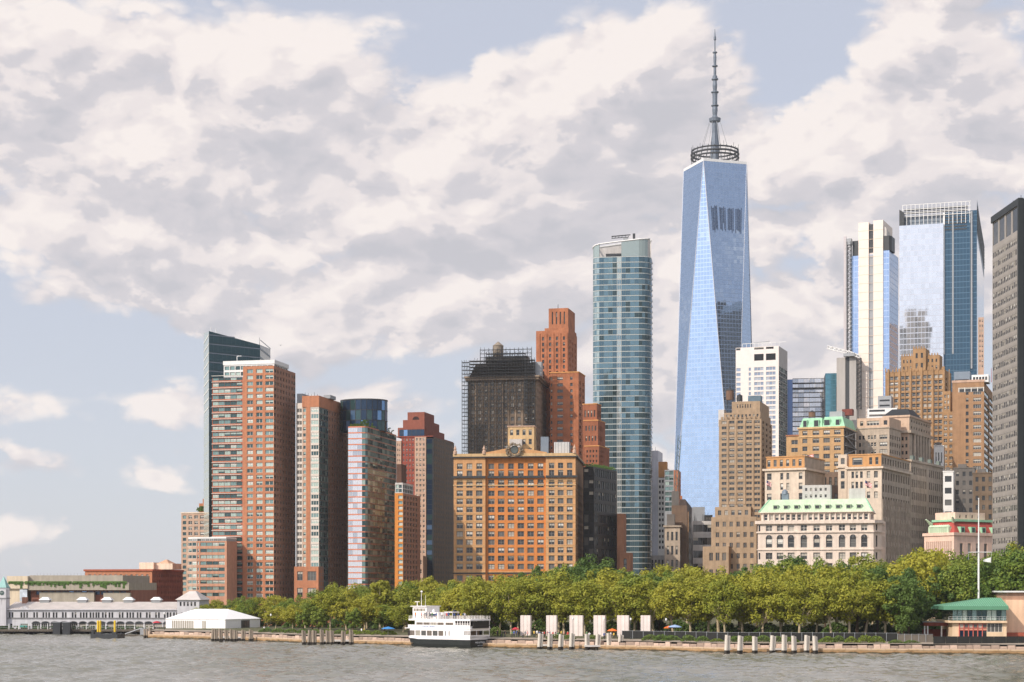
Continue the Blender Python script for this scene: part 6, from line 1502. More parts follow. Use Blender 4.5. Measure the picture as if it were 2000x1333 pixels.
q = MB(); q.poly([(-.3, -.6, ze + .3), (b.W + .3, -.6, ze + .3), (b.W, 8, zr), (0, 8, zr)], TINR); q.poly([(b.W + .3, 16.6, ze + .3), (-.3, 16.6, ze + .3), (0, 8, zr), (b.W, 8, zr)], TINR); q.poly([(-.3, 16.6, ze + .3), (-.3, -.6, ze + .3), (0, 8, zr)], PW); q.poly([(b.W + .3, -.6, ze + .3), (b.W + .3, 16.6, ze + .3), (b.W, 8, zr)], PW); q.obj('roof', b.root)
sm = MB()
for i in range(70):
    x_ = b.W * (i + .5) / 70; sm.tube((x_, -.6, ze + .36), (x_, 8, zr + .06), .06, .06, TINR, 3)
tag(sm.obj('roof_seams', b.root), kind='stuff')
b.box('body', .1, b.W - .1, .5, 16, zb - .3, ze, TRIM)
for px in (89, 162, 210, 252, 306):
    q = MB(); x_ = u(px, 8); z_ = zr - .5; q.box(x_ - 1.5, x_ + 1.5, 6.8, 9.2, z_, z_ + 1.1, METAL_G); q.frustum((x_ - 1.9, x_ + 1.9, 6.4, 9.6), z_ + 1.1, (x_ - .9, x_ + .9, 7.6, 8.4), z_ + 2.1, METAL_W); q.obj('roof_ventilator', b.root)
q = MB(); x0_, x1_, xm_ = u(37), u(61), u(49); q.poly([(x0_, -.5, ze), (x1_, -.5, ze), (xm_, -.5, b.z(1184))], PW); q.poly([(x0_, -.5, ze), (xm_, -.5, b.z(1184)), (xm_, 5, b.z(1184))], TINR); q.poly([(x1_, -.5, ze), (xm_, 5, b.z(1184)), (xm_, -.5, b.z(1184))], TINR); q.obj('gable', b.root)
b.box('chimney', u(31), u(39), 6, 8, ze, b.z(1167), BR_D)
q = MB(); q.box(u(41), u(54), -1.2, -.1, b.z(1226), b.z(1222), mat('awning_teal', (70, 150, 140), .8, .1)); q.obj('awning', b.root)
# clock tower
t0, t1 = u(-1), u(14.5); tw = t1 - t0; tz = b.z(1151)
b.wall('tower', (t0, -1.5), (t1, -1.5), zb - .3, tz, PW, [(b.z(1181), b.z(1171), [(tw * .42, tw * .58, 'dark')])]); b.box('tower_body', t0, t1 - .01, -1.4, 2.2, zb - .3, tz - .02, PW); b.wall('tower', (t1, -1.5), (t1, 2.3), zb - .3, tz, PW)
for py in (1170, 1150): b.band('tower_course', t0, t1, -1.5, 2.2, b.z(py), b.z(py) + .3, .2, TRIM)
q = MB(); q.frustum((t0 - .2, t1 + .2, -1.7, 2.4), tz + .32, (t0 + tw * .48, t0 + tw * .52, .25, .35), b.z(1126), mat('copper_blue_green', (140, 178, 172), .7, .15)); q.obj('tower_spire', b.root)
q = MB(); q.lathe(0, 0, [(.78, 0), (.72, .12)], mat('clock_face', (74, 92, 88), .5, .1), 16); o = q.obj('clock_face', b.root); o.rotation_euler = (R(90), 0, 0); o.location = (t0 + tw / 2, -1.52, b.z(1158.5))
q = MB()
for a_, l_ in ((40, .5), (150, .62)): q.tube((t0 + tw / 2, -1.68, b.z(1158.5)), (t0 + tw / 2 + l_ * math.cos(R(a_)), -1.68, b.z(1158.5) + l_ * math.sin(R(a_))), .05, .03, METAL_W, 4)
q.obj('clock_hands', b.root)
# head pavilion at the landward end
h0, h1 = u(349), u(392); b.wall('pavilion', (h0, -2), (h1, -2), zb - .3, b.z(1172), PW, [(b.z(1184), b.z(1176), [(u(354 + 7 * i) - h0, u(357.5 + 7 * i) - h0, 'dark') for i in range(5)]), (b.z(1207), b.z(1197), [(u(356 + 7 * i) - h0, u(359.5 + 7 * i) - h0, 'dark') for i in range(5)])]); b.box('pavilion_body', h0, h1, -1.6, 12, zb - .3, b.z(1172) - .02, PW); b.wall('pavilion', (h0, 12), (h0, -2), zb - .3, b.z(1172), PW)
q = MB(); q.frustum((h0 - .6, h1 + .6, -2.6, 12.6), b.z(1172), (h0 + 2.6, h1 - 2.6, 4, 6), b.z(1155), TINR); q.obj('pavilion_roof', b.root)
b.finish()
# pier deck with rail
DECK = mat('deck_timber', (96, 88, 78), .9, .2, .6); d0 = P(-40, 566); d1 = P(300, 566)
e_ = tag(empty('pier_deck', (d0.x, d0.y, 0)), 'low timber pier deck with pale rails under the white pier house', 'pier'); wd = d1.x - d0.x
q = MB(); q.box(0, wd, 0, 46, 1.0, 1.7, DECK); q.obj('deck', e_)
for i in range(34):
    q = MB(); q.tube((wd * (i + .5) / 34, .8, -2), (wd * (i + .5) / 34, .8, 1.05), .22, .2, METAL_D, 6); q.obj('pier_pile', e_)
for i in range(18):
    q = MB(); q.box(wd * i / 18, wd * i / 18 + .18, .1, .28, 1.7, 3.6 if i % 2 else 2.9, METAL_W); q.obj('rail_post', e_)
for z_ in (2.2, 2.8):
    q = MB(); q.box(0, wd, .15, .22, z_, z_ + .08, METAL_G); q.obj('rail', e_)
q = MB()
for i in range(500):
    x_ = random.choice([random.uniform(0, 9), random.uniform(0, wd)]); z_ = 1.7 + random.random() * .9; q.poly([(x_ - .3, .4, z_), (x_ + .3, .5, z_), (x_ + .2, .4, z_ + .3), (x_ - .2, .4, z_ + .35)], PLANT)
tag(q.obj('deck_plants', e_), kind='stuff')
for (x_, nm) in ((112, 'left'), (131, 'right')):
    p_ = P(x_, 565); q = MB(); q.box(-1.2, 1.2, -1.2, 1.2, -1, 4.0, METAL_D); q.box(-1.3, 1.3, -1.3, 1.3, 4.0, 4.2, METAL_G); o = q.obj('dock_block', None); o.location = (p_.x, p_.y, 0); tag(o, nm + ' of two dark square fender blocks at the white pier house', 'fender', 'fender blocks')

# ---------------------------------------------------------------- black work barge with yellow spuds
dB = shore_d(1248); p_ = P(205, dB); e_ = tag(empty('work_barge', (p_.x, p_.y, 0), R(-6)), 'black work barge with tall yellow posts moored off the pier house', 'barge')
hw = 27 * dB / F; YEL = mat('spud_yellow', (214, 178, 44), .6, .12, .8, streak=True)
q = MB(); q.prism([(-hw, -1), (hw, -1), (hw, 6), (-hw, 6)], -.6, 1.4, METAL_D, None, True); q.box(-hw + .2, -hw + .9, -.8, 4, 1.4, 2.6, METAL_D); q.obj('hull', e_)
for x_ in (-2.3, -1.6, 2.9):
    q = MB(); q.lathe(x_ * 1.0, .4, [(.32, -1), (.32, 5.2), (.18, 5.5)], YEL, 10); q.obj('spud_post', e_)
q = MB(); q.box(-2.9, -1.0, -.4, 1.2, 1.4, 2.0, METAL_D); q.box(2.3, 3.5, -.4, 1.2, 1.4, 2.0, METAL_D); q.obj('spud_well', e_)
q = MB(); q.tube((3.6, 1, 1.4), (3.6, 1, 5.8), .07, .04, METAL_D, 4); q.obj('mast', e_)
p_ = P(258, 540); e_ = tag(empty('landing_float', (p_.x, p_.y, 0)), 'low grey landing float right of the work barge', 'float')
q = MB(); q.box(-4.5, 4.5, 0, 4, -.4, .6, DECK); q.obj('float_deck', e_)
q = MB(); q.tube((-3, 1, .6), (2.5, 1, 2.6), .2, .2, METAL_G, 5); q.tube((-3, 3, .6), (2.5, 3, 2.6), .2, .2, METAL_G, 5); q.box(2.3, 4.5, .8, 3.2, .6, 2.5, METAL_G); q.obj('gangway', e_)

# ---------------------------------------------------------------- white tent
b = Bld('event_tent', 'large white event tent with hipped roof and clear side windows on the quay', 324, 440, 523, -27, 508)
b.root.location.z = 2.3; TW = mat('tent_fabric', (244, 240, 236), .6, .03, .3); TC = glass('tent_clear_vinyl', (150, 142, 128), .2, wob=.02)
he = 3.4; hr = 6.4
b.wall('side_wall', (0, 0), (b.W, 0), 0, he, TW, [(.5, 2.8, [(b.x(336), b.x(379), 'vinyl'), (b.x(395), b.x(403), 'vinyl')])] if False else [], rev=.1)
b.wall('end_wall', (b.W, 0), (b.W, b.L), 0, he, TW); b.wall('far_end_wall', (0, b.L), (0, 0), 0, he, TW); b.wall('rear_wall', (b.W, b.L), (0, b.L), 0, he, TW)
q = MB(); y2 = b.L / 2; E = .25
rp0, rp1 = (min(4.5, b.L * .3), y2, hr), (b.W - min(5.5, b.L * .35), y2, hr); c0, c1, c2, c3 = (-E, -E, he), (b.W + E, -E, he), (b.W + E, b.L + E, he), (-E, b.L + E, he)
q.poly([c0, c1, rp1, rp0], TW); q.poly([c1, c2, rp1], TW); q.poly([c2, c3, rp0, rp1], TW); q.poly([c3, c0, rp0], TW); q.obj('roof', b.root)
for i in range(1, 7):
    f = i / 7; q = MB(); a_ = Vector(c0) + (Vector(c1) - Vector(c0)) * f; bb = Vector(rp0) + (Vector(rp1) - Vector(rp0)) * f; q.tube(a_ + Vector((0, -.02, .03)), bb + Vector((0, 0, .04)), .06, .06, TW, 4); q.obj('roof_rib', b.root)
for (pa, pb_, n_) in ((336, 379, 12), (395, 403, 3)):
    for i in range(n_):
        xa_, xb_ = b.x(pa) + (b.x(pb_) - b.x(pa)) * i / n_, b.x(pa) + (b.x(pb_) - b.x(pa)) * (i + .72) / n_; q = MB(); q.poly([(xa_, -.03, .6), (xb_, -.03, .6), (xb_, -.03, 2.9), (xa_, -.03, 2.9)], TC); q.obj('clear_window', b.root)
q = MB(); q.box(-.05, b.W + .05, -.08, .02, he - .25, he, TW); q.obj('valance', b.root)
y_ = b.L * .45; q = MB(); q.poly([(b.W + .03, y_, .3), (b.W + .03, y_ + 4.2, .3), (b.W + .03, y_ + 4.2, 3.0), (b.W + .03, y_, 3.0)], G_MID)
for k_ in range(4): q.box(b.W, b.W + .1, y_ + k_ * 1.4 - .05, y_ + k_ * 1.4 + .05, .2, 3.0, METAL_D)
q.obj('glazed_entrance', b.root)
b.finish()

# ---------------------------------------------------------------- round brick fort behind the trees
FORT = mat('fort_sandstone', (182, 122, 88), .9, .22, .4); c_ = P(668, 575); e_ = tag(empty('round_fort', (c_.x, c_.y, GZ)), 'low round reddish stone fort wall behind the trees left of the ferry', 'fort')
q = MB(); N_ = 40; rr = 27
for i in range(N_):
    a0, a1 = math.pi + math.pi * i / N_, math.pi + math.pi * (i + 1) / N_; A, B = (rr * math.cos(a0), rr * math.sin(a0)), (rr * math.cos(a1), rr * math.sin(a1))
    q.poly([(*A, -1), (*B, -1), (*B, 4.2), (*A, 4.2)], FORT); q.poly([(A[0] * 1.01, A[1] * 1.01, 4.2), (B[0] * 1.01, B[1] * 1.01, 4.2), (B[0] * 1.01, B[1] * 1.01, 4.6), (A[0] * 1.01, A[1] * 1.01, 4.6)], ST_PINK); q.poly([(A[0] * 1.01, A[1] * 1.01, 4.6), (B[0] * 1.01, B[1] * 1.01, 4.6), (B[0] * .96, B[1] * .96, 4.6), (A[0] * .96, A[1] * .96, 4.6)], ST_PINK)
q.obj('curved_wall', e_)
for i in range(16):
    a = math.pi + math.pi * (i + .5) / 16; q = MB(); x_, y_ = rr * 1.004 * math.cos(a), rr * 1.004 * math.sin(a); tx, ty = -math.sin(a) * .6, math.cos(a) * .6
    q.poly([(x_ - tx, y_ - ty, 1.2), (x_ + tx, y_ + ty, 1.2), (x_ + tx, y_ + ty, 2.4), (x_, y_, 2.8), (x_ - tx, y_ - ty, 2.4)], METAL_D); q.obj('gun_port', e_)

# ---------------------------------------------------------------- granite slabs of the memorial
SLAB = mat('slab_granite', (222, 208, 200), .85, .08, .6); xs_ = [(1016, 1036, 1040), (1066.5, 1087, 1091), (1112, 1138, 1142), (1159, 1182, 1186), (1205, 1228, 1232), (1251, 1270, 1274)]
for i, (a, c, e2) in enumerate(xs_):
    d_ = shore_at(a) + 15; b = Bld('granite_slab', '%s tall pale granite slab from the left in the waterfront row' % ORD[i], a, c, d_, -17, L=1.3, cat='monument', group='memorial slabs'); b.root.location.z = gz_at(a, d_) - .1
    zt = Z(1202.5, d_) - b.root.location.z; n_ = 3
    for k_ in range(n_):
        w_ = b.W / n_; q = MB(); q.box(k_ * w_ + .035, (k_ + 1) * w_ - .035, .0 + random.uniform(0, .04), 1.3, -.3, zt, SLAB); q.obj('stone_panel', b.root)
    b.box('slab_core', .04, b.W - .04, .1, 1.25, -.3, zt - .08, ST_DARKTAN); b.box('plinth', -.2, b.W + .2, -.2, 1.5, -.4, .15, CONC); b.finish()

# ---------------------------------------------------------------- timber and concrete piles
PILE = mat('pile_timber', (150, 136, 120), .9, .3, 1.2, streak=True); PILE_W = mat('pile_pale', (206, 196, 182), .9, .2, 1., streak=True); WET = mat('pile_wet', (48, 42, 34), .7, .25, 1.)
def pile_mesh(n_, h, r_, m, tilt, dy=.9):
    q = MB()
    for k_ in range(n_):
        x_ = (k_ % 2) * .55 - .2; y_ = k_ * dy * .5; t_ = tilt * (1 + .3 * k_); q.tube((x_, y_, -2.2), (x_ + t_ * .35, y_, .85), r_ * 1.05, r_ * 1.02, WET, 8); q.tube((x_ + t_ * .35, y_, .84), (x_ + t_, y_, h - .2 * k_), r_, r_ * .92, m, 8)
    return q.mesh('pile')
groups = [('in the cluster at the left end of the seawall', [284, 288.5, 292], 1247, 1228, PILE, .34, 1, .5), ('in the group before the white tent', [415, 421.5, 431, 443, 452, 459.5, 473.5, 489], 1254, 1230, PILE, .34, 2, .5),
          ('in the group left of the ferry', [594, 603, 613, 629, 640, 648.5, 668.5, 686], 1261, 1231, PILE, .34, 2, .6), ('in the pale row before the granite slabs', [1053, 1073, 1093.5, 1115, 1147, 1166, 1190, 1210], 1270.5, 1238, PILE_W, .38, 2, .9), ('in the pale row before the fence at right', [1419, 1444, 1474, 1507, 1531, 1551, 1574.5, 1593], 1278, 1241.5, PILE_W, .40, 2, .9)]
for (lab, xs_, yw, yt, m, r_, n_, dy) in groups:
    d_ = shore_d(yw)
    for i, px in enumerate(xs_):
        p_ = P(px, d_); h = Z(yt + random.uniform(-1.5, 1.5), d_); o = link('mooring_pile', pile_mesh(n_, h, r_, m, random.uniform(-.25, .35), dy), None, (p_.x, p_.y, 0)); tag(o, '%s mooring pile from the left %s' % (ORD[i], lab), 'pile', 'mooring piles ' + lab)
for i, (xa, xb, yw, lab) in enumerate(((412, 492, 1253, 'before the white tent'), (626, 690, 1260, 'left of the ferry'), (1050, 1124, 1269, 'before the first granite slabs'), (1140, 1222, 1269.5, 'before the last granite slabs'), (1416, 1482, 1276, 'at the left of the fence piles'), (1500, 1608, 1276.5, 'at the right of the fence piles'))):
    d_ = shore_d(yw) + 1.2; a, c = P(xa, d_), P(xb, d_); dz = shore_at((xa + xb) / 2) - d_; e_ = tag(empty('fender_platform', (a.x, a.y, 0)), 'low concrete fender platform between mooring piles ' + lab, 'platform', 'fender platforms'); w_ = c.x - a.x
    q = MB(); q.box(0, w_, .2, dz + .3, .85, 1.25, CONC); q.obj('slab', e_)
    for k_ in range(5):
        q = MB(); q.box(w_ * (k_ + .4) / 5 - .3, w_ * (k_ + .4) / 5 + .3, .5, 1.2, -2, .86, WET); q.obj('support', e_)
    q = MB(); q.box(.1, w_ - .1, 1.3, 1.5, -1.5, .85, WET); q.obj('shade_back', e_)  # dark sheet stands in for the shade beneath the platform

# ---------------------------------------------------------------- ferry
dF = shore_d(1267.5)
b = Bld('ferry', 'white three-deck sightseeing ferry with black hull in front of the park', 793, 918, dF, -34, 957, cat='ferry'); b.root.location.z = 0
W, B_ = b.W, b.L; zf = lambda py: Z(py, dF)
FW = mat('ferry_white', (240, 234, 230), .45, .03, .4); FB = mat('ferry_black', (36, 40, 38), .5, .12, .6); FGL = glass('ferry_window', (120, 108, 96), .10, wob=.04); FDK = mat('ferry_inside', (44, 38, 34), .8, .15); RAIL = mat('ferry_rail', (226, 220, 216), .5, 0)
z1, z2, z3, z4, z5 = zf(1251), zf(1229.5), zf(1213.5), zf(1212), zf(1206)
def deckplan(off, bow, ins=0.):
    c = [(W - ins, ins + off), (W - ins, B_ - ins - off)]
    L_ = []
    for k_ in range(9):
        f = k_ / 8; ang = f * math.pi; x_ = 3.8 - (3.8 + bow) * math.sin(ang); y_ = B_ / 2 + (B_ / 2 - ins - off) * math.cos(ang); L_.append((x_, y_))
    return c + L_                    # counter-clockwise from the near stern corner
q = MB(); lo, mi_, up = deckplan(.7, -.6), deckplan(.15, 1.0), deckplan(0, 1.6)
def loft(q, A, Bp, za, zb_, m, sheer=0.):
    n_ = len(A); s_ = lambda p: sheer * max(0, (4 - p[0]) / 5)
    for i in range(n_):
        j = (i + 1) % n_; q.poly([(*A[i], za + s_(A[i]) * (za > 0)), (*A[j], za + s_(A[j]) * (za > 0)), (*Bp[j], zb_ + s_(Bp[j])), (*Bp[i], zb_ + s_(Bp[i]))], m)
loft(q, lo, mi_, -.8, .9, FB); loft(q, mi_, up, .9, z1, FB, .35); q.obj('hull', b.root)
q = MB(); loft(q, up, up, z1, z1 + .9, FW, .35); q.poly([(*p, z1 + .05) for p in up], FDK); q.obj('bulwark', b.root)
q = MB(); loft(q, [(p[0] * 1.003, p[1] - .04) for p in up], [(p[0] * 1.003, p[1] - .04) for p in up], z1 - .12, z1 + .06, METAL_D, .35); q.obj('rub_rail', b.root)
xm = b.x(894); xq = b.x(866)
KIND['ferry'] = (3, 1, .04, FR_DARK, [(FGL, None, 0, 2), (G_MID, None, 0, 1), (G_BLIND, None, 0, 1)]); KIND['port'] = (1, 1, .2, FR_GREY, [(G_DARK, None, 0, 1)])
wl = [(b.x(800 + 11.2 * i) - 1.2, b.x(809.5 + 11.2 * i) - 1.2, 'ferry') for i in range(6)] + [(b.x(869) - 1.2, b.x(870.8) - 1.2, 'port'), (b.x(876) - 1.2, b.x(877.8) - 1.2, 'port')]
b.wall('main_deck_wall', (1.2, .05), (xm + 2, .05), z1 + .3, z2, FW, [(zf(1243.5), zf(1233.5), wl)], rev=.12)
b.wall('main_deck_wall', (xm + 2, .05), (W, .05), z1 + .3, z1 + 1.2, FW); b.wall('main_deck_wall', (xm + 2, .05), (W, .05), z2 - .45, z2, FW)
b.box('main_deck_interior', 1.5, xm + 1.5, .4, B_ - .3, z1 + .1, z2 - .1, FDK); b.box('main_deck_aft', xm + 1.6, W - 3, 1.6, B_ - 1.6, z1 + .1, z2 - .1, mat('ferry_tan_inside', (150, 128, 110), .8, .1)); b.wall('main_deck_front', (1.2, B_ - 2), (1.2, .05), z1 + .3, z2, FW)
b.wall('stern_wall', (W, .05), (W, B_ - .05), z1 + .3, z1 + 1.2, FW); b.wall('stern_wall', (W, .05), (W, B_ - .05), z2 - .45, z2 + .75, FW)
q = MB(); q.box(-.4, W + .15, -.08, B_ + .05, z2, z2 + .16, FW); q.obj('upper_deck', b.root)
b.wall('upper_deck_bulwark', (.6, .02), (W, .02), z2 + .1, z2 + .95, FW)
xo = b.x(889)
b.wall('upper_deck_wall', (2.8, .06), (xo, .06), z2 + .9, z3, FW, [(zf(1225.5), zf(1217.3), [(b.x(813 + 13.6 * i) - 2.8, b.x(825.5 + 13.6 * i) - 2.8, 'ferry') for i in range(4)] + [(b.x(870) - 2.8, b.x(885) - 2.8, 'ferry')])], rev=.12)
b.box('upper_deck_interior', 3.0, xo - .3, .5, B_ - .4, z2 + .2, z3 - .1, FDK); b.box('upper_deck_aft', xo + 4.5, xo + 5, 1, B_ - 1, z2 + .2, z3 - .1, FDK); b.wall('upper_deck_front', (2.8, B_ - .5), (2.8, .06), z2 + .1, z3, FW)
q = MB(); q.box(.9, W + .1, -.1, B_ + .08, z3, z3 + .42, FW); q.obj('sun_deck', b.root)
for (xa, xb, n_, za, zb_) in ((xo, W, 6, z2 + .9, z3), (xm + 2, W, 5, z1 + 1.2, z2 - .4)):
    for i in range(1, n_ + 1):
        q = MB(); x_ = xa + (xb - xa) * i / n_ - .08; q.box(x_ - .07, x_ + .07, .06, .2, za, zb_, FW); q.obj('deck_post', b.root)
    for i in range(4):
        q = MB(); y_ = .1 + (B_ - .3) * i / 3; q.box(W - .16, W - .02, y_, y_ + .14, za, zb_, FW); q.obj('deck_post', b.root)
def rail(xa, xb, y_, z_, h, n_, nm='railing'):
    q = MB()
    for i in range(n_ + 1): q.box(xa + (xb - xa) * i / n_ - .035, xa + (xb - xa) * i / n_ + .035, y_ - .03, y_ + .03, z_, z_ + h, RAIL)
    for f in (.35, .68, 1.): q.box(xa, xb, y_ - .03, y_ + .03, z_ + h * f - .05, z_ + h * f, RAIL)
    q.obj(nm, b.root)
rail(1, W, 0, z3 + .42, z5 - z3 - .2, 20); rail(1, W, B_, z3 + .42, z5 - z3 - .2, 20); rail(xo, W, .1, z2 + .9, .55, 6)
q = MB()
for i in range(9): q.box(W - .03, W + .03, B_ * i / 8 - .03, B_ * i / 8 + .03, z3 + .42, z5 + .2, RAIL)
for f in (.35, .7, 1.): q.box(W - .03, W + .03, 0, B_, z3 + .4 + (z5 - z3 - .2) * f, z3 + .45 + (z5 - z3 - .2) * f, RAIL)
q.obj('stern_railing', b.root)
# pilothouse and gear
zp = zf(1190); pa, pb_ = b.x(808, 2), b.x(835, 2)
b.wall('pilothouse', (pa, 1.6), (pb_, 1.6), z3 + .4, zp + .5, FW, [(zp - .7, zp, [(.3, pb_ - pa - .5, 'ferry')])], rev=.1); b.wall('pilothouse', (pb_, 1.6), (pb_, B_ - 1.6), z3 + .4, zp + .5, FW); b.wall('pilothouse', (pa, B_ - 1.6), (pa, 1.6), z3 + .4, zp + .5, FW, [(zp - .7, zp, [(.4, B_ - 3.8, 'ferry')])], rev=.1)
q = MB(); q.box(pa - .5, pb_ + .2, 1.2, B_ - 1.2, zp + .5, zp + .68, FW); q.obj('pilothouse_roof', b.root)
b.box('deckhouse', pb_ + .02, b.x(856, 2), 2.0, B_ - 2, z3 + .4, zf(1197.5), FW); q = MB(); q.poly([(b.x(838, 2), 1.97, zf(1206)), (b.x(852, 2), 1.97, zf(1206)), (b.x(852, 2), 1.97, zf(1200)), (b.x(838, 2), 1.97, zf(1200))], mat('panel_navy', (60, 66, 90), .6, .1)); q.obj('dark_panel', b.root)
for (px, y0_, y1_, r_) in ((823, 1190, 1156, .09), (831, 1190, 1163, .05)):
    q = MB(); q.tube((b.x(px, 3), 3, zf(y0_)), (b.x(px, 3), 3, zf(y1_)), r_, r_ * .6, FW, 5); q.obj('mast', b.root)
q = MB(); x_ = b.x(815, 3); q.tube((x_, 3, zp + .6), (x_, 3, zf(1177)), .12, .1, FW, 5); q.box(x_ - .75, x_ + .75, 2.9, 3.1, zf(1177), zf(1176), FW); q.obj('radar', b.root)
q = MB(); x_ = b.x(847, 3); q.lathe(x_, 3, [(.3, zf(1197.5)), (.35, zf(1194)), (.1, zf(1191))], FW, 8); q.obj('dome_antenna', b.root)
q = MB(); x_ = b.x(823.5, 3); q.lathe(x_, 3, [(.1, zf(1158)), (.35, zf(1156)), (.1, zf(1154))], FW, 8); q.obj('masthead_light', b.root)
q = MB(); xa, xb = b.x(872, 3), b.x(888, 3); q.box(xa, xb, 2, 5, zf(1197.5), zf(1196), FW)
for x_ in (xa + .1, xb - .1): q.tube((x_, 2.2, z3 + .4), (x_, 2.2, zf(1197)), .05, .05, FW, 4)
q.obj('canopy', b.root); b.box('funnel', b.x(884, 4), b.x(887, 4), 4, 5, z3 + .4, zf(1192), METAL_D)
b.box('anchor_pocket', .2, .9, .5, 1.4, z1 + .9, z1 + 2.2, FDK)
def text_mesh(body, size, m):
    cu = bpy.data.curves.new('lettering', 'FONT'); cu.body = body; cu.size = size; cu.align_x = 'CENTER'; cu.extrude = .01
    o = bpy.data.objects.new('tmp_text', cu); col.objects.link(o); bpy.context.view_layer.update()
    me = bpy.data.meshes.new_from_object(o.evaluated_get(bpy.context.evaluated_depsgraph_get())); bpy.data.objects.remove(o); me.materials.clear(); me.materials.append(m); return me
for (tx, sz, x_, y_, z_, rz, m_) in (('STATUE CRUISES', .55, b.x(837), -.06, z2 + .32, 0, mat('lettering_blue', (90, 130, 180), .6, 0)), ('MISS GATEWAY', .62, W + .06, B_ * .5, 1.25, 90, mat('lettering_white', (230, 230, 230), .6, 0)), ('NEW YORK', .4, W + .0, B_ * .5, .55, 90, mat('lettering_white', (230, 230, 230)))):
    o = link('lettering', text_mesh(tx, sz, m_), b.root, (x_, y_, z_)); o.rotation_euler = (R(90), 0, R(rz))
b.finish()
FERRY = b

# ---------------------------------------------------------------- people
import bmesh
def person_mesh(pose):
    bmv = bmesh.new(); lay = bmv.verts.layers.skin.verify(); vs = []
    def v(x, y, z, r_): w = bmv.verts.new((x, y, z)); w[lay].radius = (r_, r_); vs.append(w); return w
    pel = v(0, 0, .95, .15); pel[lay].use_root = True
    wst = v(0, 0, 1.15, .13); ch = v(0, 0, 1.36, .16); nk = v(0, 0, 1.50, .055); hd = v(0, -.02, 1.60, .10); tp = v(0, -.01, 1.72, .09)
    E = [(pel, wst), (wst, ch), (ch, nk), (nk, hd), (hd, tp)]
    st = .16 if pose == 1 else .03
    for s_ in (-1, 1):
        hp = v(.1 * s_, 0, .88, .10); kn = v(.11 * s_, -st * s_ - .02, .48, .07); ft = v(.12 * s_, st * s_ * .9, .08, .05); to = v(.12 * s_, st * s_ * .9 - .16, .04, .04); E += [(pel, hp), (hp, kn), (kn, ft), (ft, to)]
        sh = v(.2 * s_, 0, 1.42, .07); bend = pose == 2 and s_ == 1
        el = v(.26 * s_, -.05 if not bend else -.12, 1.14, .05); wr_ = v(.24 * s_, -.12 if not bend else -.30, .90 if not bend else 1.30, .035); hnd = v(.235 * s_, -.14 if not bend else -.34, .80 if not bend else 1.40, .04); E += [(ch, sh), (sh, el), (el, wr_), (wr_, hnd)]
    for a, c in E: bmv.edges.new((a, c))
    me = bpy.data.meshes.new('person'); bmv.to_mesh(me); bmv.free()
    o = bpy.data.objects.new('tmp_person', me); col.objects.link(o); o.modifiers.new('skin', 'SKIN'); sb = o.modifiers.new('sub', 'SUBSURF'); sb.levels = 1; sb.render_levels = 1
    bpy.context.view_layer.update(); out = bpy.data.meshes.new_from_object(o.evaluated_get(bpy.context.evaluated_depsgraph_get())); bpy.data.objects.remove(o)
    out.materials.clear()
    for nm in ('skin', 'shirt', 'trousers', 'hair'): out.materials.append(mat('cloth_' + nm, (150, 120, 100), .8, 0))
    for p_ in out.polygons:
        c = p_.center; p_.material_index = 3 if c.z > 1.66 or (c.z > 1.55 and c.y > .03) else 0 if c.z > 1.48 or (abs(c.x) > .2 and c.z < 1.12 and c.z > .7) else 1 if c.z > .92 else 2; p_.use_smooth = True
    return out
PM = [person_mesh(i) for i in range(3)]
SHIRTS = [('red', (190, 60, 54)), ('white', (226, 224, 220)), ('blue', (70, 96, 150)), ('black', (40, 40, 44)), ('pink', (214, 150, 150)), ('grey', (130, 132, 136)), ('yellow', (214, 180, 80)), ('green', (80, 120, 80)), ('orange', (220, 130, 60))]
PANTS = [(44, 50, 70), (60, 58, 56), (150, 130, 104), (34, 34, 36)]; SKIN = [(206, 160, 130), (150, 106, 80), (224, 186, 160)]; HAIR = [(40, 30, 24), (84, 60, 40), (28, 26, 26)]
rp_ = random.Random(9)
def person(loc, lab, cn, rz=None):
    nm, c = SHIRTS[cn]; o = bpy.data.objects.new('person', rp_.choice(PM)); o.location = loc; o.rotation_euler = (0, 0, rp_.uniform(0, 6.28) if rz is None else rz); k_ = rp_.uniform(.92, 1.06); o.scale = (k_, k_, k_); col.objects.link(o)
    for i, (key, cc) in enumerate((('skin', rp_.choice(SKIN)), ('shirt', c), ('pants', rp_.choice(PANTS)), ('hair', rp_.choice(HAIR)))):
        o.material_slots[i].link = 'OBJECT'; o.material_slots[i].material = mat('person_%s_%d_%d_%d' % (key, *cc), cc, .85, 0)
    tag(o, lab % nm, 'person', 'people along the waterfront')
cn = {}
spots = [(972, 9), (980, 10), (986, 8), (1000, 9), (1004, 8), (1009, 10), (1013, 9), (1021, 8), (1026, 9), (1030, 8), (1043, 9), (1049, 10), (1054, 9), (1060, 8), (1063, 10), (1069, 9), (1074, 8), (1080, 10), (1085, 9), (1090, 8), (1096, 10), (1102, 9), (1109, 8), (1146, 10), (1151, 9), (1180, 8), (1193, 9), (1199, 10), (1238, 11), (706, 8), (711, 9), (516, 8), (524, 10), (300, 12)]
for px, dd in sorted(spots):
    d_ = shore_at(px) + dd + rp_.uniform(-1.5, 2); p_ = P(px, d_); c = rp_.randrange(len(SHIRTS)); sg = 'on the quay by the white tent' if px < 560 else 'on the promenade left of the ferry' if px < 790 else 'by the first granite slabs' if px < 1050 else 'between the second and third granite slabs' if px < 1125 else 'right of the third granite slab'
    cn[(sg, c)] = cn.get((sg, c), 0) + 1; person((p_.x, p_.y, gz_at(px, d_)), ORD[cn[(sg, c)] - 1] + ' person from the left in %s shirt standing ' + sg, c)
cn = {}
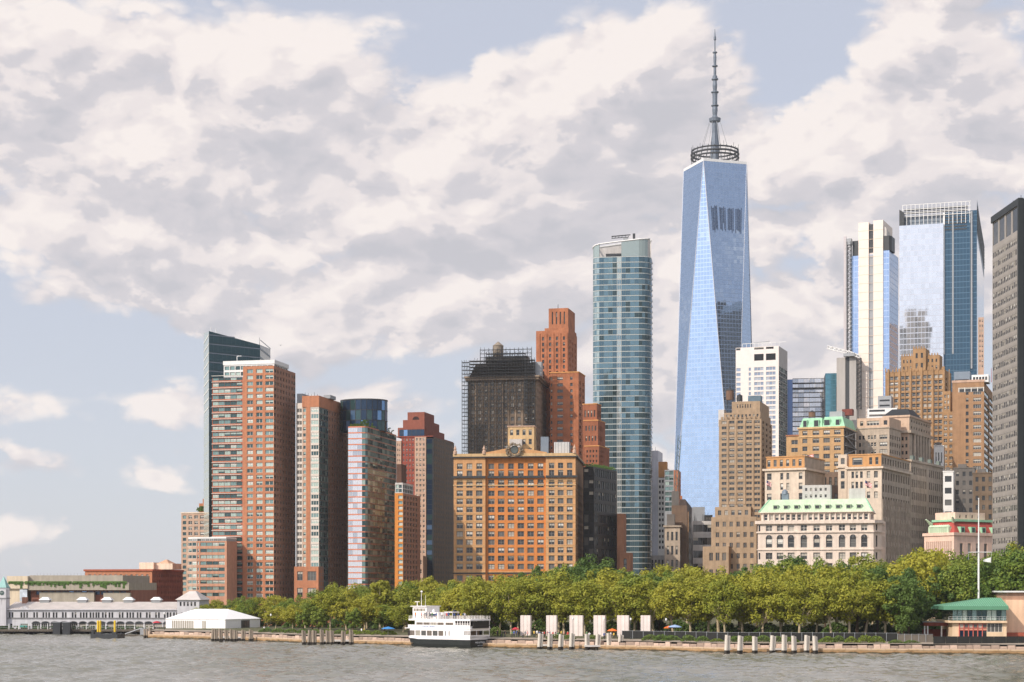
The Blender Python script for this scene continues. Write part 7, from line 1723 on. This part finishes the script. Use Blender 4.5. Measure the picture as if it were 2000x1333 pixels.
for i in range(16):
    x_ = 2.5 + (W - 3.5) * (i + rp_.uniform(.1, .9)) / 16; y_ = rp_.uniform(.4, 1.2)
    if pa - .4 < x_ < b.x(856, 2) + .3 and y_ > 1: y_ = .7
    q = FERRY.root.matrix_basis @ Vector((x_, y_, 0)); c = rp_.randrange(len(SHIRTS)); cn[c] = cn.get(c, 0) + 1
    person((q.x, q.y, z3 + .42), ORD[cn[c] - 1] + ' passenger from the bow in %s shirt on the ferry sun deck', c)

# ---------------------------------------------------------------- fences, screens
NETM = mat('fence_dark_cloth', (40, 40, 38), .9, .2, .6); NETG = mat('fence_grey_mesh', (104, 96, 86), .9, .15, .6)
def fence(nm, lab, x0, x1, dd, py0, m, n_, h=None):
    e_ = None
    pts_ = [(x0 + (x1 - x0) * i / n_) for i in range(n_ + 1)]; P0 = P(x0, shore_at(x0) + dd); e_ = tag(empty(nm, (P0.x, P0.y, gz_at(x0, shore_at(x0) + dd))), lab, 'fence')
    for i in range(n_):
        A, B = P(pts_[i], shore_at(pts_[i]) + dd) - P0, P(pts_[i + 1], shore_at(pts_[i + 1]) + dd) - P0; hh = h or 1.9
        q = MB(); q.prism([(A.x, A.y), (B.x, B.y), (B.x, B.y + .06), (A.x, A.y + .06)], -.3, hh, m); q.obj('fence_panel', e_)
        q = MB(); q.tube((A.x, A.y - .08, -.3), (A.x, A.y - .08, hh + .15), .06, .06, METAL_G, 5); q.obj('fence_post', e_)
        q = MB(); q.tube((A.x, A.y - .08, hh + .05), (B.x, B.y - .08, hh + .05), .04, .04, METAL_G, 4); q.obj('top_rail', e_)
fence('cloth_fence', 'long dark cloth-covered fence behind the bushes right of the granite slabs', 1215, 1752, 10, 1233, NETM, 26); fence('mesh_fence', 'grey mesh fence between dark cloth fence and black screen', 1753, 1822, 8, 1238, NETG, 5, 1.8)
d_ = shore_at(1823) + 3.0; p_ = P(1823, d_); e_ = tag(empty('black_screen', (p_.x, p_.y, .9)), 'long black construction screen on the quay before the green-roofed building', 'screen'); xw = P(2060, d_).x - p_.x
for i in range(10):
    q = MB(); q.box(xw * i / 10 + .03, xw * (i + 1) / 10 - .03, 0, .12, 1.15, 3.15, NETM); q.obj('upper_panel', e_); q = MB(); q.box(xw * i / 10 + .03, xw * (i + 1) / 10 - .03, .1, .25, 0, .95, mat('screen_low', (62, 54, 50), .9, .25)); q.obj('lower_panel', e_)
q = MB(); q.box(-.1, xw, -.06, .05, .98, 1.12, mat('rail_grey', (150, 150, 146), .6, .1)); q.obj('mid_rail', e_)

# ---------------------------------------------------------------- green-roofed waterside building and flagpole
b = Bld('waterside_building', 'two-storey building with green metal hip roof and red-framed doors at right', 1860, 1966, 424, -6, L=20)
u = lambda px, y=0.: b.x(px, y); GRN = mat('roof_green_metal', (92, 142, 112), .55, .08, .5); TAN = mat('stucco_peach', (226, 196, 162), .85, .06, .4); REDF = mat('frame_coral_red', (190, 98, 84), .6, .05)
b.root.location.z = 2.8; zz = lambda py: Z(py, 424) - 2.8
z_f0, z_f1, z_e = zz(1217), zz(1213), zz(1191.5)
b.block('ground_floor', 0, b.W, 0, 20, -.5, z_f0, TAN, [(zz(1235), zz(1218), [(u(1928), u(1958), 'quad')])], rev=.2)
b.box('floor_slab', u(1851), b.W, -.9, 20, z_f0, z_f1, TAN)
KIND['pane'] = (1, 1, .07, FR_GREEN, [(G_TEAL, None, 0, 3), (G_PALE, None, 0, 2), (G_TEALD, None, 0, 2)])
b.box('upper_core', u(1862), b.W, .6, 19, z_f1, z_e, mat('interior_pale', (170, 176, 168), .8, .1)); b.panels([(u(1861), 18), (u(1861), .5), (b.W, .5)], z_f1 + .05, z_e, 1, 'pane', 0, name='glass_panel', step=1.2)
q = MB()
for i in range(14): q.tube((u(1852 + i * 8.2), -.8, z_f1), (u(1852 + i * 8.2), -.8, z_f1 + 1.0), .03, .03, METAL_W, 4)
for f in (.5, 1.): q.tube((u(1852), -.8, z_f1 + f), (u(1966), -.8, z_f1 + f), .03, .03, METAL_W, 4)
q.obj('balcony_rail', b.root)
ex0, ex1 = u(1841), u(1967.5); q = MB(); q.box(ex0, ex1, -1.6, 21, z_e, z_e + .85, GRN); q.obj('roof_fascia', b.root)
q = MB(); zr = zz(1168.5); q.frustum((ex0, ex1, -1.6, 21), z_e + .86, (u(1925, 9), ex1 - .2, 8, 12), zr, GRN); q.obj('hip_roof', b.root)
for i in range(30):
    f = (i + .5) / 30; q = MB(); a_ = Vector((ex0 + (ex1 - ex0) * f, -1.6, z_e + .9)); tx = max(a_.x, u(1925, 9)); c_ = Vector((tx, 8, zr + .04)) if a_.x > u(1925, 9) else Vector((a_.x, -1.6 + 9.6 * (a_.x - ex0) / (u(1925, 9) - ex0), z_e + .9 + (zr - z_e - .86) * (a_.x - ex0) / (u(1925, 9) - ex0))); q.tube(a_, c_, .06, .06, mat('roof_seam_pale', (128, 182, 146), .5, .05), 4); q.obj('roof_seam', b.root)
for i in range(6):
    xa, xb = u(1873 + 9 * i), u(1882 + 9 * i); q = MB(); q.box(xa - .05, xa + .16, -.25, .05, -.5, z_f0 - .1, REDF)
    for z_ in (zz(1228), zz(1232), z_f0 - .35): q.box(xa + .16, xb - .05, -.2, .03, z_, z_ + .18, REDF)
    q.obj('red_frame', b.root)
    q = MB(); q.poly([(xa + .15, -.06, -.4), (xb - .05, -.06, -.4), (xb - .05, -.06, zz(1232)), (xa + .15, -.06, zz(1232))], G_DARK if i % 2 else G_NAVY); q.obj('door', b.root); q = MB(); q.poly([(xa + .15, -.06, zz(1228)), (xb - .05, -.06, zz(1228)), (xb - .05, -.06, z_f0 - .3), (xa + .15, -.06, z_f0 - .3)], G_MID if i % 2 else G_BLIND); q.obj('transom', b.root)
b.finish()
b = Bld('stucco_hall', 'tall blank peach stucco hall beside the green roof at the right edge', 1964, 2120, 428, -6, L=22)
b.root.location.z = 2.8; zz = lambda py: Z(py, 428) - 2.8
b.box('walls', 0, b.W, 0, 22, -.5, zz(1172), mat('stucco_pink', (228, 190, 158), .85, .08, .3)); b.box('attic_band', .3, b.W, .3, 22, zz(1172), zz(1157.5), mat('stucco_brown', (170, 134, 112), .9, .12)); b.box('roof_edge', -.5, b.W + .3, -.6, 22, zz(1157.5), zz(1154.5), METAL_W, ROOF); b.box('red_ramp', -12, b.W, -2.2, -.4, -.6, zz(1236), mat('brick_red_low', (160, 84, 64), .9, .12)); b.finish()
b = Bld('red_pergola', 'low red pergola with white posts left of the green-roofed building', 1804, 1860, 432, -4, L=5, cat='pergola')
b.root.location.z = 2.8; zz = lambda py: Z(py, 432) - 2.8; RB = mat('pergola_red', (120, 58, 44), .8, .15)
b.box('roof', 0, b.W, 0, 5, zz(1223), zz(1216), RB); b.box('roof_top', -.2, b.W, -.2, 5.2, zz(1216), zz(1215.2), METAL_G); b.box('rear_wall', .3, b.W, 3.5, 4, -.3, zz(1230), RB)
for px in (1805, 1811, 1838):
    q = MB(); x_ = b.x(px); q.box(x_, x_ + .3, .1, .4, -.3, zz(1223), METAL_W); q.obj('post', b.root)
b.finish()
dP = 446; p_ = P(1911.5, dP); e_ = tag(empty('flagpole', (p_.x, p_.y, GZ)), 'tall white flagpole with yardarm and signal flags behind the green roof', 'flagpole')
zp_ = lambda py: Z(py, dP) - GZ
q = MB(); q.tube((0, 0, -.2), (0, 0, zp_(1079)), .30, .24, METAL_W, 10); q.tube((0, 0, zp_(1079)), (0, 0, zp_(975)), .22, .10, METAL_W, 10); q.lathe(0, 0, [(.1, zp_(975)), (.22, zp_(974)), (.05, zp_(973))], METAL_W, 8); q.obj('pole', e_)
q = MB(); k_ = dP / F; q.tube((-21 * k_, -.3, zp_(1079)), (25 * k_, -.3, zp_(1079)), .09, .09, METAL_W, 6); q.obj('yardarm', e_)
q = MB(); nn = 6
for i in range(nn):
    f0, f1 = i / nn, (i + 1) / nn; S = lambda f: (8 * k_ + 15 * k_ * f, -.3 + .2 * math.sin(f * 5)); a_, c_ = S(f0), S(f1); q.poly([(a_[0], a_[1], zp_(1097 + 1 * f0)), (c_[0], c_[1], zp_(1097 + 3 * f1)), (c_[0], c_[1], zp_(1094 - 5 * f1)), (a_[0], a_[1], zp_(1094 - 5 * f0))], METAL_W)
q.obj('white_flag', e_)
q = MB(); q.tube((24.6 * k_, -.3, zp_(1079)), (23 * k_, -.3, zp_(1100)), .03, .03, METAL_W, 4); q.tube((-20 * k_, -.3, zp_(1079)), (-20.5 * k_, -.3, zp_(1094)), .03, .03, METAL_W, 4); q.obj('halyard', e_)
q = MB(); q.poly([(-23 * k_, -.3, zp_(1094)), (-20.5 * k_, -.3, zp_(1092)), (-20.5 * k_, -.2, zp_(1088)), (-22 * k_, -.4, zp_(1089))], mat('flag_blue', (52, 58, 92), .8, 0)); q.obj('small_flag', e_)

# ---------------------------------------------------------------- lamp posts, canopies, red van, bird
def lamp(px, dd, lab, hgt=4.6):
    d_ = shore_at(px) + dd; p_ = P(px, d_); e_ = tag(empty('lamp_post', (p_.x, p_.y, gz_at(px, d_))), lab, 'lamp post', 'park lamp posts'); q = MB(); q.tube((0, 0, -.1), (0, 0, .6), .13, .09, METAL_D, 6); q.tube((0, 0, .6), (0, 0, hgt), .06, .05, METAL_D, 6); q.obj('post', e_); q = MB(); q.lathe(0, 0, [(.08, hgt), (.24, hgt + .2), (.24, hgt + .5), (.06, hgt + .7)], METAL_W, 8); q.obj('lantern', e_)
for i, (px, lab) in enumerate(((321, 'lamp post at the left end of the white tent'), (529, 'lamp post right of the white tent'), (1119, 'lamp post before the third granite slab'), (1180, 'lamp post before the fourth granite slab'), (1232, 'lamp post right of the fifth granite slab'), (1301, 'lamp post before the dark fence near the coloured umbrellas'))): lamp(px, 8, lab)
def umbrella(px, dd, py, c, lab, w_=1.3):
    d_ = shore_at(px) + dd; p_ = P(px, d_); g0 = gz_at(px, d_); e_ = tag(empty('umbrella', (p_.x, p_.y, g0)), lab, 'umbrella', 'umbrellas in the park'); h = max(2.2, Z(py, d_) - g0); q = MB(); q.tube((0, 0, -.1), (0, 0, h), .04, .03, METAL_G, 5); q.obj('pole', e_); q = MB(); q.lathe(0, 0, [(w_, h - .55), (w_ * .6, h - .2), (.05, h + .05)], c, 8); q.obj('canopy', e_)
umbrella(1306, 17, 1223, mat('canopy_orange', (226, 110, 40), .8, .05), 'orange umbrella behind the dark fence right of the granite slabs'); umbrella(1318, 17, 1221, mat('canopy_blue_white', (150, 174, 206), .8, .1), 'pale blue umbrella right of the orange one', 1.8); umbrella(758, 8, 1233, mat('canopy_blue', (60, 130, 190), .8, .05), 'bright blue umbrella on the promenade just left of the ferry', 1.9); umbrella(306, 14, 1229, mat('canopy_red', (176, 50, 60), .8, .05), 'dark red umbrella at the left end of the white tent', 1.4); umbrella(1007, 14, 1233, mat('canopy_red', (176, 50, 60)), 'red umbrella left of the first granite slab', 1.1); umbrella(1196, 13, 1233, mat('canopy_orange', (226, 110, 40)), 'orange umbrella between the fourth and fifth granite slabs', 1.4)
dd_ = 420; p_ = P(548, dd_); e_ = tag(empty('bird', (p_.x, p_.y, Z(675, dd_))), 'small dark bird in flight right of the slanted glass tower', 'bird'); BRD = mat('bird_dark', (44, 42, 44), .8, .1)
q = MB(); q.lathe(0, 0, [(.01, -.22), (.07, -.08), (.08, .05), (.05, .16), (.01, .24)], BRD, 8); o = q.obj('body', e_); o.rotation_euler = (R(90), 0, R(40))
q = MB()
for s_ in (-1, 1):
    q.poly([(0, -.08, 0), (.28 * s_, -.10, .16), (.28 * s_, .08, .15), (0, .08, 0)], BRD); q.poly([(.28 * s_, -.10, .16), (.58 * s_, -.02, .08), (.56 * s_, .06, .07), (.28 * s_, .08, .15)], BRD)
q.obj('wings', e_)
# ---------------------------------------------------------------- dark shrubs added to darken the gaps between the trunks
HG = [bush_mesh(40 + i, 700, LF_D) for i in range(3)]
hi = 0
for px in range(400, 2040, 44):
    dd = 62 + rt.uniform(-8, 10); d_ = shore_at(px) + dd; p_ = P(px, d_); hi += 1
    seg = next(s_[2] for s_ in SEG if s_[0] <= px < s_[1]); hk = ('h', seg); cnt[hk] = cnt.get(hk, 0) + 1
    e_ = tag(empty('shrub', (p_.x, p_.y, GZ - .1)), '%s added dark shrub from left under the trees %s' % (ORD[cnt[hk] - 1], seg), 'shrub', 'added shrubs under the park trees'); link('foliage', rt.choice(HG), e_, scale=(rt.uniform(3.4, 4.6), 2.4, rt.uniform(2.4, 4.2))); st = MB(); st.tube((0, 0, -.2), (0, 0, 1.5), .08, .04, BARK_D, 4); st.obj('stem', e_)
# ---------------------------------------------------------------- summer haze over harbour and city
q = MB(); q.box(-4100, 4100, -3100, 6100, -4.5, 575, METAL_W); hz = q.obj('haze'); tag(hz, kind='stuff')
hm = bpy.data.materials.new('haze_air'); hm.use_nodes = True; t = hm.node_tree; t.nodes.clear()
vo = nd(t, 'ShaderNodeVolumePrincipled', i_Density=HAZE); vo.inputs['Color'].default_value = (.93, .95, 1, 1); vo.inputs['Anisotropy'].default_value = .2
ho = t.nodes.new('ShaderNodeOutputMaterial'); t.links.new(vo.outputs[0], ho.inputs['Volume'])
hz.data.materials.clear(); hz.data.materials.append(hm)
